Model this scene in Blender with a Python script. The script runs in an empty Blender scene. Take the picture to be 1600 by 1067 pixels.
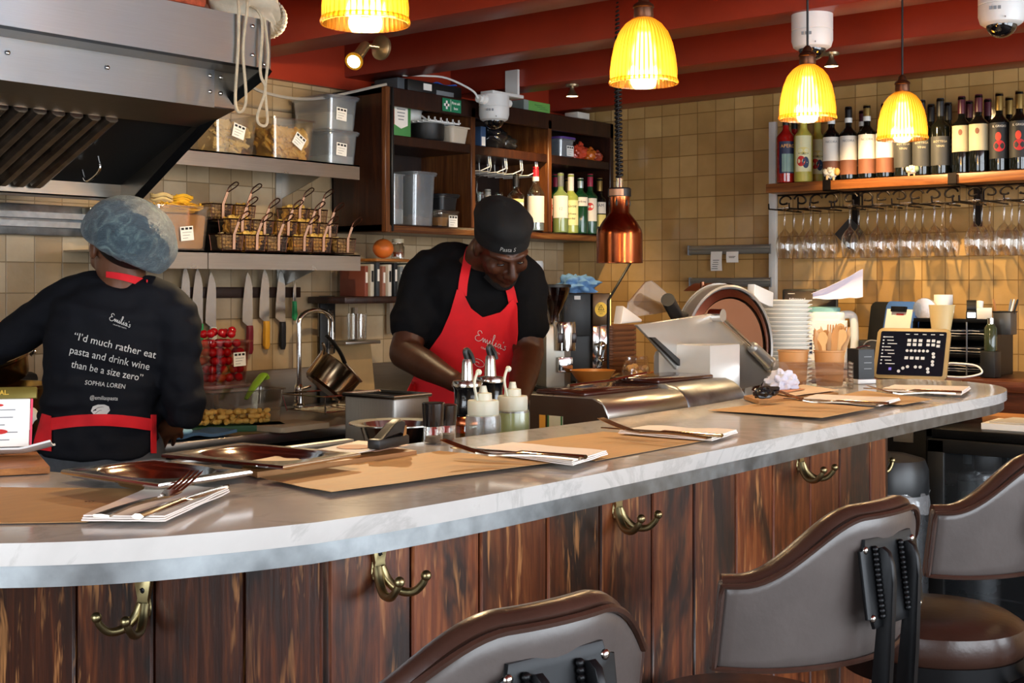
import bpy, bmesh, math, random
from math import sin, cos, pi, radians as R
from mathutils import Vector as V, Matrix, Euler, noise
from mathutils.bvhtree import BVHTree
random.seed(7)
scene = bpy.context.scene
COL = scene.collection

# ---------------------------------------------------------------- camera
H, FPX, CX, HY, HEAD = 1.38, 2040.0, 800.0, 448.0, R(39.47)
cam_d = bpy.data.cameras.new('camera')
cam_d.sensor_width = 36
cam_d.lens = 36 * FPX / 1600
cam_d.shift_y = (HY - 533.5) / 1600
cam_d.clip_start = .05
cam = bpy.data.objects.new('camera', cam_d)
COL.objects.link(cam)
cam.location = (0, 0, H)
cam.rotation_euler = (pi / 2, 0, HEAD - pi / 2)
scene.camera = cam
scene.view_settings.view_transform = 'Standard'
scene.view_settings.look = 'None'
scene.view_settings.gamma = 1
scene.view_settings.use_curve_mapping = False
scene.view_settings.exposure = 0.0

# ---------------------------------------------------------------- world and daylight
w = bpy.data.worlds.new('world'); scene.world = w
w.use_nodes = True
bgn = w.node_tree.nodes['Background']
bgn.inputs[0].default_value = (.80, .90, 1.0, 1)
bgn.inputs[1].default_value = 2.2

def area(name, loc, rot, sx, sy, power, col):
    l = bpy.data.lights.new(name, 'AREA'); l.shape = 'RECTANGLE'
    l.size, l.size_y, l.energy, l.color = sx, sy, power, col
    o = bpy.data.objects.new(name, l); COL.objects.link(o)
    o.location = loc; o.rotation_euler = rot
    return o
DAY = (.86, .93, 1.0)
area('daylight_front', (.35, -2.72, 1.45), (R(90), 0, 0), 2.7, 1.75, 115, DAY)
area('daylight_front', (3.5, -2.72, 1.45), (R(90), 0, 0), 3.1, 1.75, 135, DAY)
area('daylight_side', (-2.22, .6, 1.45), (R(90), 0, R(-90)), 3.0, 1.75, 95, DAY)

def point(name, loc, power, col, rad=.03, parent=None):
    l = bpy.data.lights.new(name, 'POINT'); l.energy, l.color, l.shadow_soft_size = power, col, rad
    o = bpy.data.objects.new(name, l); COL.objects.link(o); o.location = loc; o.parent = parent
    return o
def spot(name, loc, target, power, col, ang=60, blend=.6, rad=.02):
    l = bpy.data.lights.new(name, 'SPOT'); l.energy, l.color, l.shadow_soft_size = power, col, rad
    l.spot_size, l.spot_blend = R(ang), blend
    o = bpy.data.objects.new(name, l); COL.objects.link(o); o.location = loc
    o.rotation_euler = (V(target) - V(loc)).to_track_quat('-Z', 'Y').to_euler()
    return o

# ---------------------------------------------------------------- measuring
CA, SA = cos(HEAD), sin(HEAD)
def at(px, py, X=None, Y=None, Z=None, d=None):
    """point of the room that lies on the plane X=, Y= or Z= (or at depth d) along a sight line"""
    u = (px - CX) / FPX; v = (HY - py) / FPX
    dx = CA + u * SA; dy = SA - u * CA
    if d is None:
        d = X / dx if X is not None else Y / dy if Y is not None else (Z - H) / v
    return V((d * dx, d * dy, H + d * v))

# ---------------------------------------------------------------- mesh helpers
class MB:
    def __init__(s):
        s.bm = bmesh.new(); s.mi = 0
    def _f(s, vs):
        try:
            f = s.bm.faces.new(vs); f.material_index = s.mi; return f
        except ValueError:
            return None
    def raw(s, vs, fs, M=None):
        b = [s.bm.verts.new(M @ V(v) if M else v) for v in vs]
        for f in fs: s._f([b[i] for i in f])
        return b
    def box(s, c, sz, rot=None, bev=0, seg=2, M=None, taper=None):
        t = bmesh.new()
        bmesh.ops.create_cube(t, size=1)
        for v in t.verts:
            k = 1
            if taper is not None and v.co.z < 0: k = taper
            v.co = V((v.co.x * sz[0] * k, v.co.y * sz[1] * k, v.co.z * sz[2]))
        if bev:
            bmesh.ops.bevel(t, geom=t.edges[:], offset=bev, segments=seg, profile=.5, affect='EDGES')
        m = Matrix.Translation(c)
        if rot is not None:
            m = m @ (rot.to_4x4() if isinstance(rot, Matrix) else Euler(rot).to_matrix().to_4x4())
        if M: m = M @ m
        t.verts.index_update()
        s.raw([m @ v.co for v in t.verts], [[v.index for v in f.verts] for f in t.faces])
        t.free(); return s
    def cyl(s, p0, p1, r0, r1=None, n=20, cap=True):
        return s.tube([p0, p1], [r0, r0 if r1 is None else r1], n, cap=cap)
    def tube(s, pts, r, n=8, closed=False, cap=True, flat=None):
        pts = [V(p) for p in pts]; N = len(pts)
        rs = r if isinstance(r, (list, tuple)) else [r] * N
        rings = []; up = None
        for i, p in enumerate(pts):
            a = pts[(i - 1) % N] if (closed or i) else p
            b = pts[(i + 1) % N] if (closed or i < N - 1) else p
            t = (b - a)
            t = t.normalized() if t.length > 1e-9 else V((0, 0, 1))
            if up is None:
                up = V((0, 0, 1)) if abs(t.z) < .9 else V((1, 0, 0))
            x = t.cross(up)
            if x.length < 1e-6: x = t.orthogonal()
            x.normalize(); y = x.cross(t).normalized(); up = y
            fl = flat or 1
            rings.append([s.bm.verts.new(p + x * (cos(2 * pi * k / n) * rs[i]) + y * (sin(2 * pi * k / n) * rs[i] * fl)) for k in range(n)])
        for i in range(N if closed else N - 1):
            A, B = rings[i], rings[(i + 1) % N]
            for k in range(n): s._f([A[k], A[(k + 1) % n], B[(k + 1) % n], B[k]])
        if cap and not closed:
            s._f(rings[0][::-1]); s._f(rings[-1])
        return s
    def lathe(s, prof, n=24, M=None, rmod=None, cap=True):
        rings = []
        for r, z in prof:
            row = []
            for k in range(n):
                a = 2 * pi * k / n
                rr = r * (rmod(a, z) if rmod else 1)
                p = V((rr * cos(a), rr * sin(a), z))
                row.append(s.bm.verts.new(M @ p if M else p))
            rings.append(row)
        for A, B in zip(rings, rings[1:]):
            for k in range(n): s._f([A[k], A[(k + 1) % n], B[(k + 1) % n], B[k]])
        if cap:
            if prof[0][0] > 1e-5: s._f(rings[0][::-1])
            if prof[-1][0] > 1e-5: s._f(rings[-1])
        return s
    def prism(s, poly, z0, z1, M=None, bev=0, seg=2):
        t = bmesh.new()
        a = [t.verts.new((x, y, z0)) for x, y in poly]; b = [t.verts.new((x, y, z1)) for x, y in poly]
        n = len(poly)
        lo = t.faces.new(a[::-1]); hi = t.faces.new(b)
        for i in range(n): t.faces.new([a[i], a[(i + 1) % n], b[(i + 1) % n], b[i]])
        if bev:
            bmesh.ops.bevel(t, geom=list(set(lo.edges) | set(hi.edges)), offset=bev, segments=seg, profile=.5, affect='EDGES')
        t.verts.index_update()
        s.raw([v.co.copy() for v in t.verts], [[v.index for v in f.verts] for f in t.faces], M)
        t.free(); return s
    def sphere(s, c, r, n=16, m=10, M=None):
        r = r if isinstance(r, (tuple, list)) else (r, r, r)
        T = Matrix.Translation(c)
        if M is not None: T = T @ M.to_4x4()
        rows = []
        top = s.bm.verts.new(T @ V((0, 0, r[2]))); bot = s.bm.verts.new(T @ V((0, 0, -r[2])))
        for j in range(1, m):
            ph = pi * j / m
            rows.append([s.bm.verts.new(T @ V((r[0] * sin(ph) * cos(2 * pi * k / n), r[1] * sin(ph) * sin(2 * pi * k / n), r[2] * cos(ph)))) for k in range(n)])
        for k in range(n):
            s._f([top, rows[0][k], rows[0][(k + 1) % n]])
            s._f([rows[-1][(k + 1) % n], rows[-1][k], bot])
        for A, B in zip(rows, rows[1:]):
            for k in range(n): s._f([A[k], B[k], B[(k + 1) % n], A[(k + 1) % n]])
        return s
    def grid(s, fn, nu, nv, closeu=False):
        g = [[s.bm.verts.new(fn(i / (nu if closeu else nu - 1), j / (nv - 1))) for j in range(nv)] for i in range(nu)]
        for i in range(nu if closeu else nu - 1):
            for j in range(nv - 1):
                s._f([g[i][j], g[(i + 1) % nu][j], g[(i + 1) % nu][j + 1], g[i][j + 1]])
        return g
    def sheet(s, fn, nu, nv, t):
        """a thin sheet with real thickness; fn(u,v) is its middle surface"""
        P = [[V(fn(i / (nu - 1), j / (nv - 1))) for j in range(nv)] for i in range(nu)]
        def nrm(i, j):
            a = P[min(i + 1, nu - 1)][j] - P[max(i - 1, 0)][j]; b = P[i][min(j + 1, nv - 1)] - P[i][max(j - 1, 0)]
            c = a.cross(b); return c.normalized() if c.length > 1e-12 else V((0, 0, 1))
        N = [[nrm(i, j) for j in range(nv)] for i in range(nu)]
        A = [[s.bm.verts.new(P[i][j] + N[i][j] * t / 2) for j in range(nv)] for i in range(nu)]
        B = [[s.bm.verts.new(P[i][j] - N[i][j] * t / 2) for j in range(nv)] for i in range(nu)]
        for i in range(nu - 1):
            for j in range(nv - 1):
                s._f([A[i][j], A[i + 1][j], A[i + 1][j + 1], A[i][j + 1]]); s._f([B[i][j], B[i][j + 1], B[i + 1][j + 1], B[i + 1][j]])
        for i in range(nu - 1):
            s._f([A[i][0], B[i][0], B[i + 1][0], A[i + 1][0]]); s._f([A[i][-1], A[i + 1][-1], B[i + 1][-1], B[i][-1]])
        for j in range(nv - 1):
            s._f([A[0][j], A[0][j + 1], B[0][j + 1], B[0][j]]); s._f([A[-1][j], B[-1][j], B[-1][j + 1], A[-1][j + 1]])
        return s
    def mesh(s, name, mats, sharp=38, recalc=True):
        if recalc: bmesh.ops.recalc_face_normals(s.bm, faces=s.bm.faces[:])
        me = bpy.data.meshes.new(name); s.bm.to_mesh(me); s.bm.free()
        for m in (mats if isinstance(mats, (list, tuple)) else [mats]): me.materials.append(m)
        for p in me.polygons: p.use_smooth = True
        me.set_sharp_from_angle(angle=R(sharp))
        return me
    def build(s, name, mats, parent=None, loc=None, rot=None, sharp=38, recalc=True):
        o = bpy.data.objects.new(name, s.mesh(name, mats, sharp, recalc)); COL.objects.link(o)
        if parent: o.parent = parent
        if loc is not None: o.location = loc
        if rot is not None: o.rotation_euler = rot
        return o

def tag(o, label, cat, group=None):
    o['label'] = label; o['category'] = cat
    if group: o['group'] = group
    return o
def thing(name, label, cat, loc=(0, 0, 0), rz=0, group=None, rot=None):
    o = bpy.data.objects.new(name, None); COL.objects.link(o); o.empty_display_size = .02
    o.location = loc; o.rotation_euler = rot if rot is not None else (0, 0, rz)
    return tag(o, label, cat, group)
def struct(o):
    o['kind'] = 'structure'; return o
KIDS = {}
def kids(o): return [c for c in COL.objects if c.parent == o]
def dup(root, loc=None, rz=None, label=None, group=None, rot=None, scale=None):
    def rec(o, p):
        c = o.copy(); COL.objects.link(c)
        if p: c.parent = p
        for ch in list(o.children): rec(ch, c)
        return c
    r = rec(root, None)
    if loc is not None: r.location = loc
    if rz is not None: r.rotation_euler = (0, 0, rz)
    if rot is not None: r.rotation_euler = rot
    if scale is not None: r.scale = scale
    if label: r['label'] = label
    if group: r['group'] = group
    return r
def rrect(w, h, r, n=5, cx=0, cy=0):
    p = []
    for sx, sy, a0 in ((1, 1, 0), (-1, 1, 90), (-1, -1, 180), (1, -1, 270)):
        for k in range(n + 1):
            a = R(a0 + 90 * k / n)
            p.append((cx + sx * (w / 2 - r) + r * cos(a), cy + sy * (h / 2 - r) + r * sin(a)))
    return p
def arc(p0, c, deg0, deg1, r, n):
    return [(c[0] + r * cos(R(deg0 + (deg1 - deg0) * k / n)), c[1] + r * sin(R(deg0 + (deg1 - deg0) * k / n))) for k in range(n + 1)]
def cr(pts, n=6, closed=False):
    """Catmull-Rom through points"""
    pts = [V(p) for p in pts]; N = len(pts); out = []
    for i in range(N if closed else N - 1):
        p1, p2 = pts[i], pts[(i + 1) % N]
        p0 = pts[(i - 1) % N] if (closed or i) else p1 * 2 - p2
        p3 = pts[(i + 2) % N] if (closed or i + 2 < N) else p2 * 2 - p1
        for k in range(n):
            t = k / n
            out.append(.5 * ((2 * p1) + (p2 - p0) * t + (2 * p0 - 5 * p1 + 4 * p2 - p3) * t * t + (3 * p1 - p0 - 3 * p2 + p3) * t ** 3))
    if not closed: out.append(pts[-1])
    return out
def frame(x, y, z, loc=(0, 0, 0)):
    m = Matrix((x, y, z)).transposed().to_4x4(); m.translation = V(loc); return m
FACE_Y = Matrix(((1, 0, 0), (0, 0, -1), (0, 1, 0))).to_4x4()      # picture plane x right, y up, facing -Y
FACE_X = Matrix(((0, 0, -1), (-1, 0, 0), (0, 1, 0))).to_4x4()     # facing -X
def T3(x, y, z): return Matrix.Translation((x, y, z))
def text_mesh(s, size, extrude=.0002, shear=0, align='CENTER', bold=0):
    c = bpy.data.curves.new('lettering', 'FONT')
    c.body = s; c.size = size; c.extrude = extrude; c.shear = shear; c.align_x = align; c.align_y = 'CENTER'; c.resolution_u = 2
    c.offset = bold
    o = bpy.data.objects.new('lettering', c); COL.objects.link(o)
    me = bpy.data.meshes.new_from_object(o.evaluated_get(bpy.context.evaluated_depsgraph_get()))
    bpy.data.objects.remove(o); bpy.data.curves.remove(c)
    return me
def lettering(s, size, mat, parent, M, shear=0, align='CENTER', name='lettering', wrap=None, bold=0, squash=1):
    me = text_mesh(s, size, .0002, shear, align, bold); me.materials.clear(); me.materials.append(mat)
    for v in me.vertices:
        p = v.co.copy(); p.x *= squash
        if wrap:
            a = p.x / wrap; rr = wrap + p.z + .0006
            p = V((rr * sin(a), p.y, rr * cos(a)))
        v.co = M @ p
    o = bpy.data.objects.new(name, me); COL.objects.link(o); o.parent = parent
    return o

# ---------------------------------------------------------------- materials
def C(h):
    h = h.lstrip('#'); r = [int(h[i:i + 2], 16) / 255 for i in (0, 2, 4)]
    return tuple((x / 12.92 if x <= .04045 else ((x + .055) / 1.055) ** 2.4) for x in r) + (1,)
class NT:
    def __init__(s, name):
        s.m = bpy.data.materials.new(name); s.m.use_nodes = True
        s.t = s.m.node_tree; s.n = s.t.nodes; s.p = s.n['Principled BSDF']; s.out = s.n['Material Output']
    def add(s, typ, **kw):
        n = s.n.new('ShaderNode' + typ)
        for k, v in kw.items():
            if k.startswith('i_'):
                key = k[2:]; n.inputs[int(key) if key.isdigit() else key.replace('_', ' ')].default_value = v
            else: setattr(n, k, v)
        return n
    def ln(s, a, b): s.t.links.new(a, b)
    def ramp(s, fac, stops, interp='LINEAR'):
        r = s.n.new('ShaderNodeValToRGB'); r.color_ramp.interpolation = interp
        e = r.color_ramp.elements
        while len(e) > 1: e.remove(e[-1])
        e[0].position, e[0].color = stops[0]
        for p, c in stops[1:]:
            q = e.new(p); q.color = c
        s.ln(fac, r.inputs[0]); return r.outputs[0]
    def coord(s, scale=(1, 1, 1), rot=(0, 0, 0), loc=(0, 0, 0)):
        tc = s.add('TexCoord'); mp = s.add('Mapping')
        mp.inputs['Scale'].default_value = scale; mp.inputs['Rotation'].default_value = rot; mp.inputs['Location'].default_value = loc
        s.ln(tc.outputs['Object'], mp.inputs[0]); return mp.outputs[0]
    def noise(s, vec, scale, detail=4, rough=.55, dist=0):
        n = s.add('TexNoise'); n.inputs['Scale'].default_value = scale; n.inputs['Detail'].default_value = detail
        n.inputs['Roughness'].default_value = rough; n.inputs['Distortion'].default_value = dist
        s.ln(vec, n.inputs['Vector']); return n.outputs[0]
    def bump(s, h, st=.3, d=.002):
        b = s.add('Bump'); b.inputs['Strength'].default_value = st; b.inputs['Distance'].default_value = d
        s.ln(h, b.inputs['Height']); s.ln(b.outputs[0], s.p.inputs['Normal']); return b
def mat(name, col, rough=.5, metal=0, var=.12, scale=8, bump=0, bscale=60, bd=.001, stretch=(1, 1, 1), spec=.5, coat=0, rvar=.1, emit=0, ecol=None, trans=0, ior=1.45, alpha=1, sheen=0, sss=0):
    t = NT(name); p = t.p; c = C(col)
    v = t.coord(stretch)
    n = t.noise(v, scale, 5)
    lo = tuple(max(0, x * (1 - var)) for x in c[:3]) + (1,); hi = tuple(min(1, x * (1 + var)) for x in c[:3]) + (1,)
    t.ln(t.ramp(n, [(.3, lo), (.7, hi)]), p.inputs['Base Color'])
    if rvar:
        mr = t.add('MapRange'); mr.inputs[3].default_value = max(0, rough - rvar / 2); mr.inputs[4].default_value = min(1, rough + rvar / 2)
        t.ln(n, mr.inputs[0]); t.ln(mr.outputs[0], p.inputs['Roughness'])
    else: p.inputs['Roughness'].default_value = rough
    p.inputs['Metallic'].default_value = metal; p.inputs['Specular IOR Level'].default_value = spec
    p.inputs['Coat Weight'].default_value = coat; p.inputs['Transmission Weight'].default_value = trans; p.inputs['IOR'].default_value = ior
    p.inputs['Alpha'].default_value = alpha; p.inputs['Sheen Weight'].default_value = sheen
    p.inputs['Subsurface Weight'].default_value = sss
    if emit:
        p.inputs['Emission Color'].default_value = C(ecol or col); p.inputs['Emission Strength'].default_value = emit
    if bump: t.bump(t.noise(v, bscale, 4), bump, bd)
    return t.m
def thin_glass(name, tint='ffffff', base=.06, edge=.7, rough=.02, white=0, wcol='ffffff', blend=.35):
    """thin clear wall: mostly see-through, glossy towards grazing angles"""
    t = NT(name); t.n.remove(t.p)
    tr = t.add('BsdfTransparent'); tr.inputs[0].default_value = C(tint)
    gl = t.add('BsdfGlossy'); gl.inputs[0].default_value = (1, 1, 1, 1); gl.inputs['Roughness'].default_value = rough
    lw = t.add('LayerWeight'); lw.inputs[0].default_value = blend
    mr = t.add('MapRange'); mr.inputs[3].default_value = base; mr.inputs[4].default_value = edge
    t.ln(lw.outputs['Facing'], mr.inputs[0])
    mx = t.add('MixShader'); t.ln(mr.outputs[0], mx.inputs[0])
    src = tr.outputs[0]
    if white:
        df = t.add('BsdfTranslucent'); df.inputs[0].default_value = C(wcol); d2 = t.add('BsdfDiffuse'); d2.inputs[0].default_value = C(wcol)
        ad = t.add('MixShader'); ad.inputs[0].default_value = .5; t.ln(df.outputs[0], ad.inputs[1]); t.ln(d2.outputs[0], ad.inputs[2])
        m2 = t.add('MixShader'); m2.inputs[0].default_value = white; t.ln(src, m2.inputs[1]); t.ln(ad.outputs[0], m2.inputs[2]); src = m2.outputs[0]
    t.ln(src, mx.inputs[1]); t.ln(gl.outputs[0], mx.inputs[2]); t.ln(mx.outputs[0], t.out.inputs[0])
    return t.m
def brushed(name, col='b9b6b0', rough=.3, stretch=(1, 60, 60), var=.08, aniso=0):
    t = NT(name); p = t.p; v = t.coord(stretch); n = t.noise(v, 6, 6, .7)
    c = C(col); lo = tuple(x * (1 - var) for x in c[:3]) + (1,); hi = tuple(min(1, x * (1 + var)) for x in c[:3]) + (1,)
    t.ln(t.ramp(n, [(.3, lo), (.7, hi)]), p.inputs['Base Color'])
    s2 = t.noise(t.coord((1, 1, 1)), 5, 4)
    mr = t.add('MapRange'); mr.inputs[3].default_value = rough - .1; mr.inputs[4].default_value = rough + .1
    t.ln(s2, mr.inputs[0]); t.ln(mr.outputs[0], p.inputs['Roughness'])
    p.inputs['Metallic'].default_value = 1; p.inputs['Anisotropic'].default_value = aniso
    if aniso:
        tg = t.add('Tangent', direction_type='RADIAL', axis='Z'); t.ln(tg.outputs[0], p.inputs['Tangent']); p.inputs['Anisotropic Rotation'].default_value = .25
    t.bump(n, .05, .001)
    return t.m
def tiles(name, axes, c1, c2, grout, pitch, phase, rough=.22):
    t = NT(name); p = t.p; tc = t.add('TexCoord'); sp = t.add('SeparateXYZ'); cb = t.add('CombineXYZ')
    t.ln(tc.outputs['Object'], sp.inputs[0])
    for i, (a, ph) in enumerate(zip(axes, phase)):
        m = t.add('Math', operation='ADD'); m.inputs[1].default_value = ph
        t.ln(sp.outputs[a], m.inputs[0]); t.ln(m.outputs[0], cb.inputs[i])
    def brick():
        b = t.add('TexBrick'); b.offset = 0; b.squash = 1
        b.inputs['Scale'].default_value = 1; b.inputs['Mortar Size'].default_value = .0022; b.inputs['Mortar Smooth'].default_value = .3
        b.inputs['Brick Width'].default_value = pitch; b.inputs['Row Height'].default_value = pitch
        t.ln(cb.outputs[0], b.inputs['Vector']); return b
    b = brick(); b.inputs['Color1'].default_value = C(c1); b.inputs['Color2'].default_value = C(c2); b.inputs['Mortar'].default_value = C(grout)
    n = t.noise(cb.outputs[0], 9, 5); mx = t.add('MixRGB', blend_type='MULTIPLY'); mx.inputs[0].default_value = .55
    t.ln(b.outputs[0], mx.inputs[1]); t.ln(t.ramp(n, [(.25, (.62, .60, .56, 1)), (.75, (1, 1, 1, 1))]), mx.inputs[2]); t.ln(mx.outputs[0], p.inputs['Base Color'])
    p.inputs['Roughness'].default_value = rough
    b2 = brick()
    b2.inputs['Color1'].default_value = (1, 1, 1, 1); b2.inputs['Color2'].default_value = (.72, .72, .72, 1); b2.inputs['Mortar'].default_value = (0, 0, 0, 1)
    n2 = t.noise(cb.outputs[0], 17, 3); ad = t.add('MixRGB', blend_type='ADD'); ad.inputs[0].default_value = .55
    t.ln(b2.outputs[0], ad.inputs[1]); t.ln(n2, ad.inputs[2]); t.bump(ad.outputs[0], .55, .005)
    return t.m
def wood(name, dark, mid, light, axis=2, rough=.4, scale=1, burnt=0, scratch=0, island=.35, coat=0, gs=2.2, gd=1.2):
    t = NT(name); p = t.p; st = [14 * scale] * 3; st[axis] = .9 * scale
    g = t.add('NewGeometry'); ofs = t.add('Math', operation='MULTIPLY'); ofs.inputs[1].default_value = 37
    t.ln(g.outputs['Random Per Island'], ofs.inputs[0])
    tc = t.add('TexCoord'); add = t.add('VectorMath', operation='ADD'); t.ln(tc.outputs['Object'], add.inputs[0])
    cb = t.add('CombineXYZ')
    for i in range(3): t.ln(ofs.outputs[0], cb.inputs[i])
    t.ln(cb.outputs[0], add.inputs[1])
    mp = t.add('Mapping'); mp.inputs['Scale'].default_value = st; t.ln(add.outputs[0], mp.inputs[0])
    n = t.noise(mp.outputs[0], gs, 8, .66, gd)
    col = t.ramp(n, [(.25, C(dark)), (.5, C(mid)), (.78, C(light))])
    fine = t.noise(mp.outputs[0], 14, 4, .7)
    m1 = t.add('MixRGB', blend_type='MULTIPLY'); m1.inputs[0].default_value = .5
    t.ln(col, m1.inputs[1]); t.ln(t.ramp(fine, [(.3, (.45, .42, .40, 1)), (.7, (1, 1, 1, 1))]), m1.inputs[2]); cur = m1.outputs[0]
    if island:
        m2 = t.add('MixRGB', blend_type='MULTIPLY'); m2.inputs[0].default_value = 1
        k = 1 - island
        t.ln(cur, m2.inputs[1]); t.ln(t.ramp(g.outputs['Random Per Island'], [(0, (k, k, k, 1)), (.5, (.95, .9, .86, 1)), (1, (1.0, 1.0, 1.0, 1))]), m2.inputs[2]); cur = m2.outputs[0]
    if burnt:
        mb = t.add('Mapping'); s3 = [5.5 * scale] * 3; s3[axis] = 1.9 * scale; mb.inputs['Scale'].default_value = s3; t.ln(add.outputs[0], mb.inputs[0])
        bn = t.noise(mb.outputs[0], 1.5, 4, .6, .8)
        m3 = t.add('MixRGB'); t.ln(t.ramp(bn, [(.47, (0, 0, 0, 1)), (.60, (burnt, burnt, burnt, 1))]), m3.inputs[0])
        t.ln(cur, m3.inputs[1]); m3.inputs[2].default_value = C('171311'); cur = m3.outputs[0]
    if scratch:
        ms = t.add('Mapping'); s4 = [70 * scale] * 3; s4[axis] = 9 * scale; ms.inputs['Scale'].default_value = s4; t.ln(add.outputs[0], ms.inputs[0])
        sn = t.noise(ms.outputs[0], 1.0, 3, .7, .4); area_n = t.noise(add.outputs[0], 4.5, 3)
        mm = t.add('Math', operation='MULTIPLY'); t.ln(t.ramp(sn, [(.57, (0, 0, 0, 1)), (.66, (1, 1, 1, 1))]), mm.inputs[0]); t.ln(t.ramp(area_n, [(.44, (0, 0, 0, 1)), (.58, (scratch, scratch, scratch, 1))]), mm.inputs[1])
        m4 = t.add('MixRGB'); t.ln(mm.outputs[0], m4.inputs[0]); t.ln(cur, m4.inputs[1]); m4.inputs[2].default_value = C('c98a52'); cur = m4.outputs[0]
    t.ln(cur, p.inputs['Base Color']); p.inputs['Roughness'].default_value = rough; p.inputs['Coat Weight'].default_value = coat
    t.bump(fine, .3, .0015)
    return t.m

STEEL = brushed('brushed_steel', 'b4b1ab', .30)
STEEL_D = brushed('dark_brushed_steel', '8b857c', .34)
CHROME = mat('chrome', 'd8d6d2', .10, 1, .03, rvar=.06)
POLISH = mat('polished_steel', 'c6c2ba', .16, 1, .05, rvar=.1)
GALV = mat('galvanised_steel', '8d9193', .38, 1, .2, 30, rvar=.2)
BLACK = mat('black_plastic', '151515', .45, 0, .15)
BLACKM = mat('black_metal', '17181a', .38, .6, .2, bump=.1)
GREYP = mat('grey_plastic', '7c7f82', .5)
WHITEP = mat('white_plastic', 'e6e6e2', .38, 0, .04)
WHITEM = mat('white_enamel', 'dcdcd8', .3, 0, .04)
PAPER = mat('white_paper', 'f0ece4', .8, 0, .04, bump=.1)
INK = mat('black_ink', '1a1818', .7)
KRAFT = mat('kraft_paper', 'be9460', .62, 0, .08, 14, bump=.12, bscale=180, bd=.0006, stretch=(1, 5, 1))
KRAFTD = mat('kraft_print', '6e4826', .7)
CARD = mat('kraft_cardboard', 'a8713f', .7, 0, .1)
LINEN = mat('white_napkin', 'f1e7dd', .8, 0, .05, bump=.25, bscale=120, bd=.0006)
GREENP = mat('green_plastic', '2f8f5a', .4)
REDC = mat('red_cloth', 'd4141f', .78, 0, .12, 10, bump=.3, bscale=400, bd=.0004, sheen=.05)
NAVY = mat('navy_cloth', '0c0e15', .8, 0, .15, 10, bump=.3, bscale=300, bd=.0006, spec=.25)
BLACKC = mat('black_cloth', '08080b', .85, 0, .15, 10, bump=.3, bscale=300, bd=.0006, spec=.2)
GREYC = mat('grey_denim', '43464a', .85, 0, .2, 40, bump=.3, bscale=300, bd=.0006)
BLUEC = mat('blue_cloth', '5d86b4', .85, 0, .15, 20, bump=.4, bscale=90, bd=.002)
SKIN = mat('dark_skin', '432517', .44, 0, .18, 14, bump=.12, bscale=200, bd=.0005, sss=.03, spec=.45)
SKIN2 = mat('brown_skin', '67402b', .46, 0, .15, 14, bump=.1, bscale=200, bd=.0005, sss=.03)
GLASS = thin_glass('clear_glass', 'f4f2ee', .05, .75)
CLEARP = thin_glass('clear_plastic', 'f2efe8', .05, .35, .08, .02)
CLEARG = thin_glass('smoky_plastic', 'dde2e6', .07, .4, .12, .28, 'd0d8e0')
MILKY = thin_glass('milky_plastic', 'e6e9e2', .06, .4, .25, .17, 'eef2f2')
COPPER = mat('copper', 'a9613d', .22, 1, .15, 20, rvar=.15)
BRASS = mat('aged_brass', 'a89a70', .34, 1, .25, 25, rvar=.2)
DARKWOOD = wood('dark_wood', '170a06', '2d150c', '47240f', 2, .35, island=.25)
OAK = wood('warm_board', '8e5526', 'b87635', 'd79a55', 0, .5, island=.1)
# ================================================================ SETTING
XW, YW, ZC = 5.36, 4.07, 2.52          # right wall, back wall, ceiling
XL, YF = -2.4, -2.9                    # left wall, front wall (behind the camera)
REDP = mat('oxide_red_paint', '963018', .42, 0, .12, 3, bump=.15, bscale=30)
REDB = mat('oxide_red_paint_beam', '96301a', .36, 0, .12, 3, bump=.12, bscale=30)
TILE_B = tiles('cream_wall_tiles', (0, 2), 'c3ad8c', 'a68b67', '8d7758', .104, (0.0, 0.0), .2)
TILE_R = tiles('ochre_wall_tiles', (1, 2), 'c6a168', 'a57f4a', '8a683a', .100, (0.03, 0.0), .16)
PLASTER = mat('pale_plaster', 'b9b0a2', .8)
FLOORM = wood('floor_boards', '20140d', '38241a', '4e3527', 1, .5, island=0)
b = MB(); b.box((1.48, .585, -.05), (8.2, 7.4, .1)); struct(b.build('floor', FLOORM))
b = MB(); b.box((1.48, .585, ZC + .05), (8.2, 7.4, .1)); struct(b.build('ceiling', REDP))
b = MB(); b.box((1.48, YW + .06, ZC / 2), (8.2, .12, ZC)); o = struct(b.build('wall_back', TILE_B)); o.location.z = .007
b = MB(); b.box((XW + .06, .585, ZC / 2), (.12, 7.1, ZC)); o = struct(b.build('wall_right', TILE_R)); o.location.z = .007
# window walls behind and beside the camera, each with real openings
def wall_open(name, axis, pos, lo, hi, holes):
    b = MB(); cuts = sorted(holes); cur = lo
    def seg(a, c, z0, z1):
        if axis == 'Y': b.box(((a + c) / 2, pos, (z0 + z1) / 2), (c - a, .12, z1 - z0))
        else: b.box((pos, (a + c) / 2, (z0 + z1) / 2), (.12, c - a, z1 - z0))
    for a, c, z0, z1 in cuts:
        seg(cur, a, 0, ZC); seg(a, c, 0, z0); seg(a, c, z1, ZC); cur = c
    seg(cur, hi, 0, ZC)
    struct(b.build(name, PLASTER))
wall_open('wall_front', 'Y', YF - .06, XL - .1, XW + .1, [(-1.05, 1.75, .5, 2.35), (1.95, 5.15, .5, 2.35)])
wall_open('wall_left', 'X', XL - .06, YF - .1, YW, [(-.95, 2.15, .5, 2.35)])
FRAMEM = mat('window_frame_paint', '2a2a2a', .5)
WG = thin_glass('window_glass', 'ffffff', .02, .2)
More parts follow.
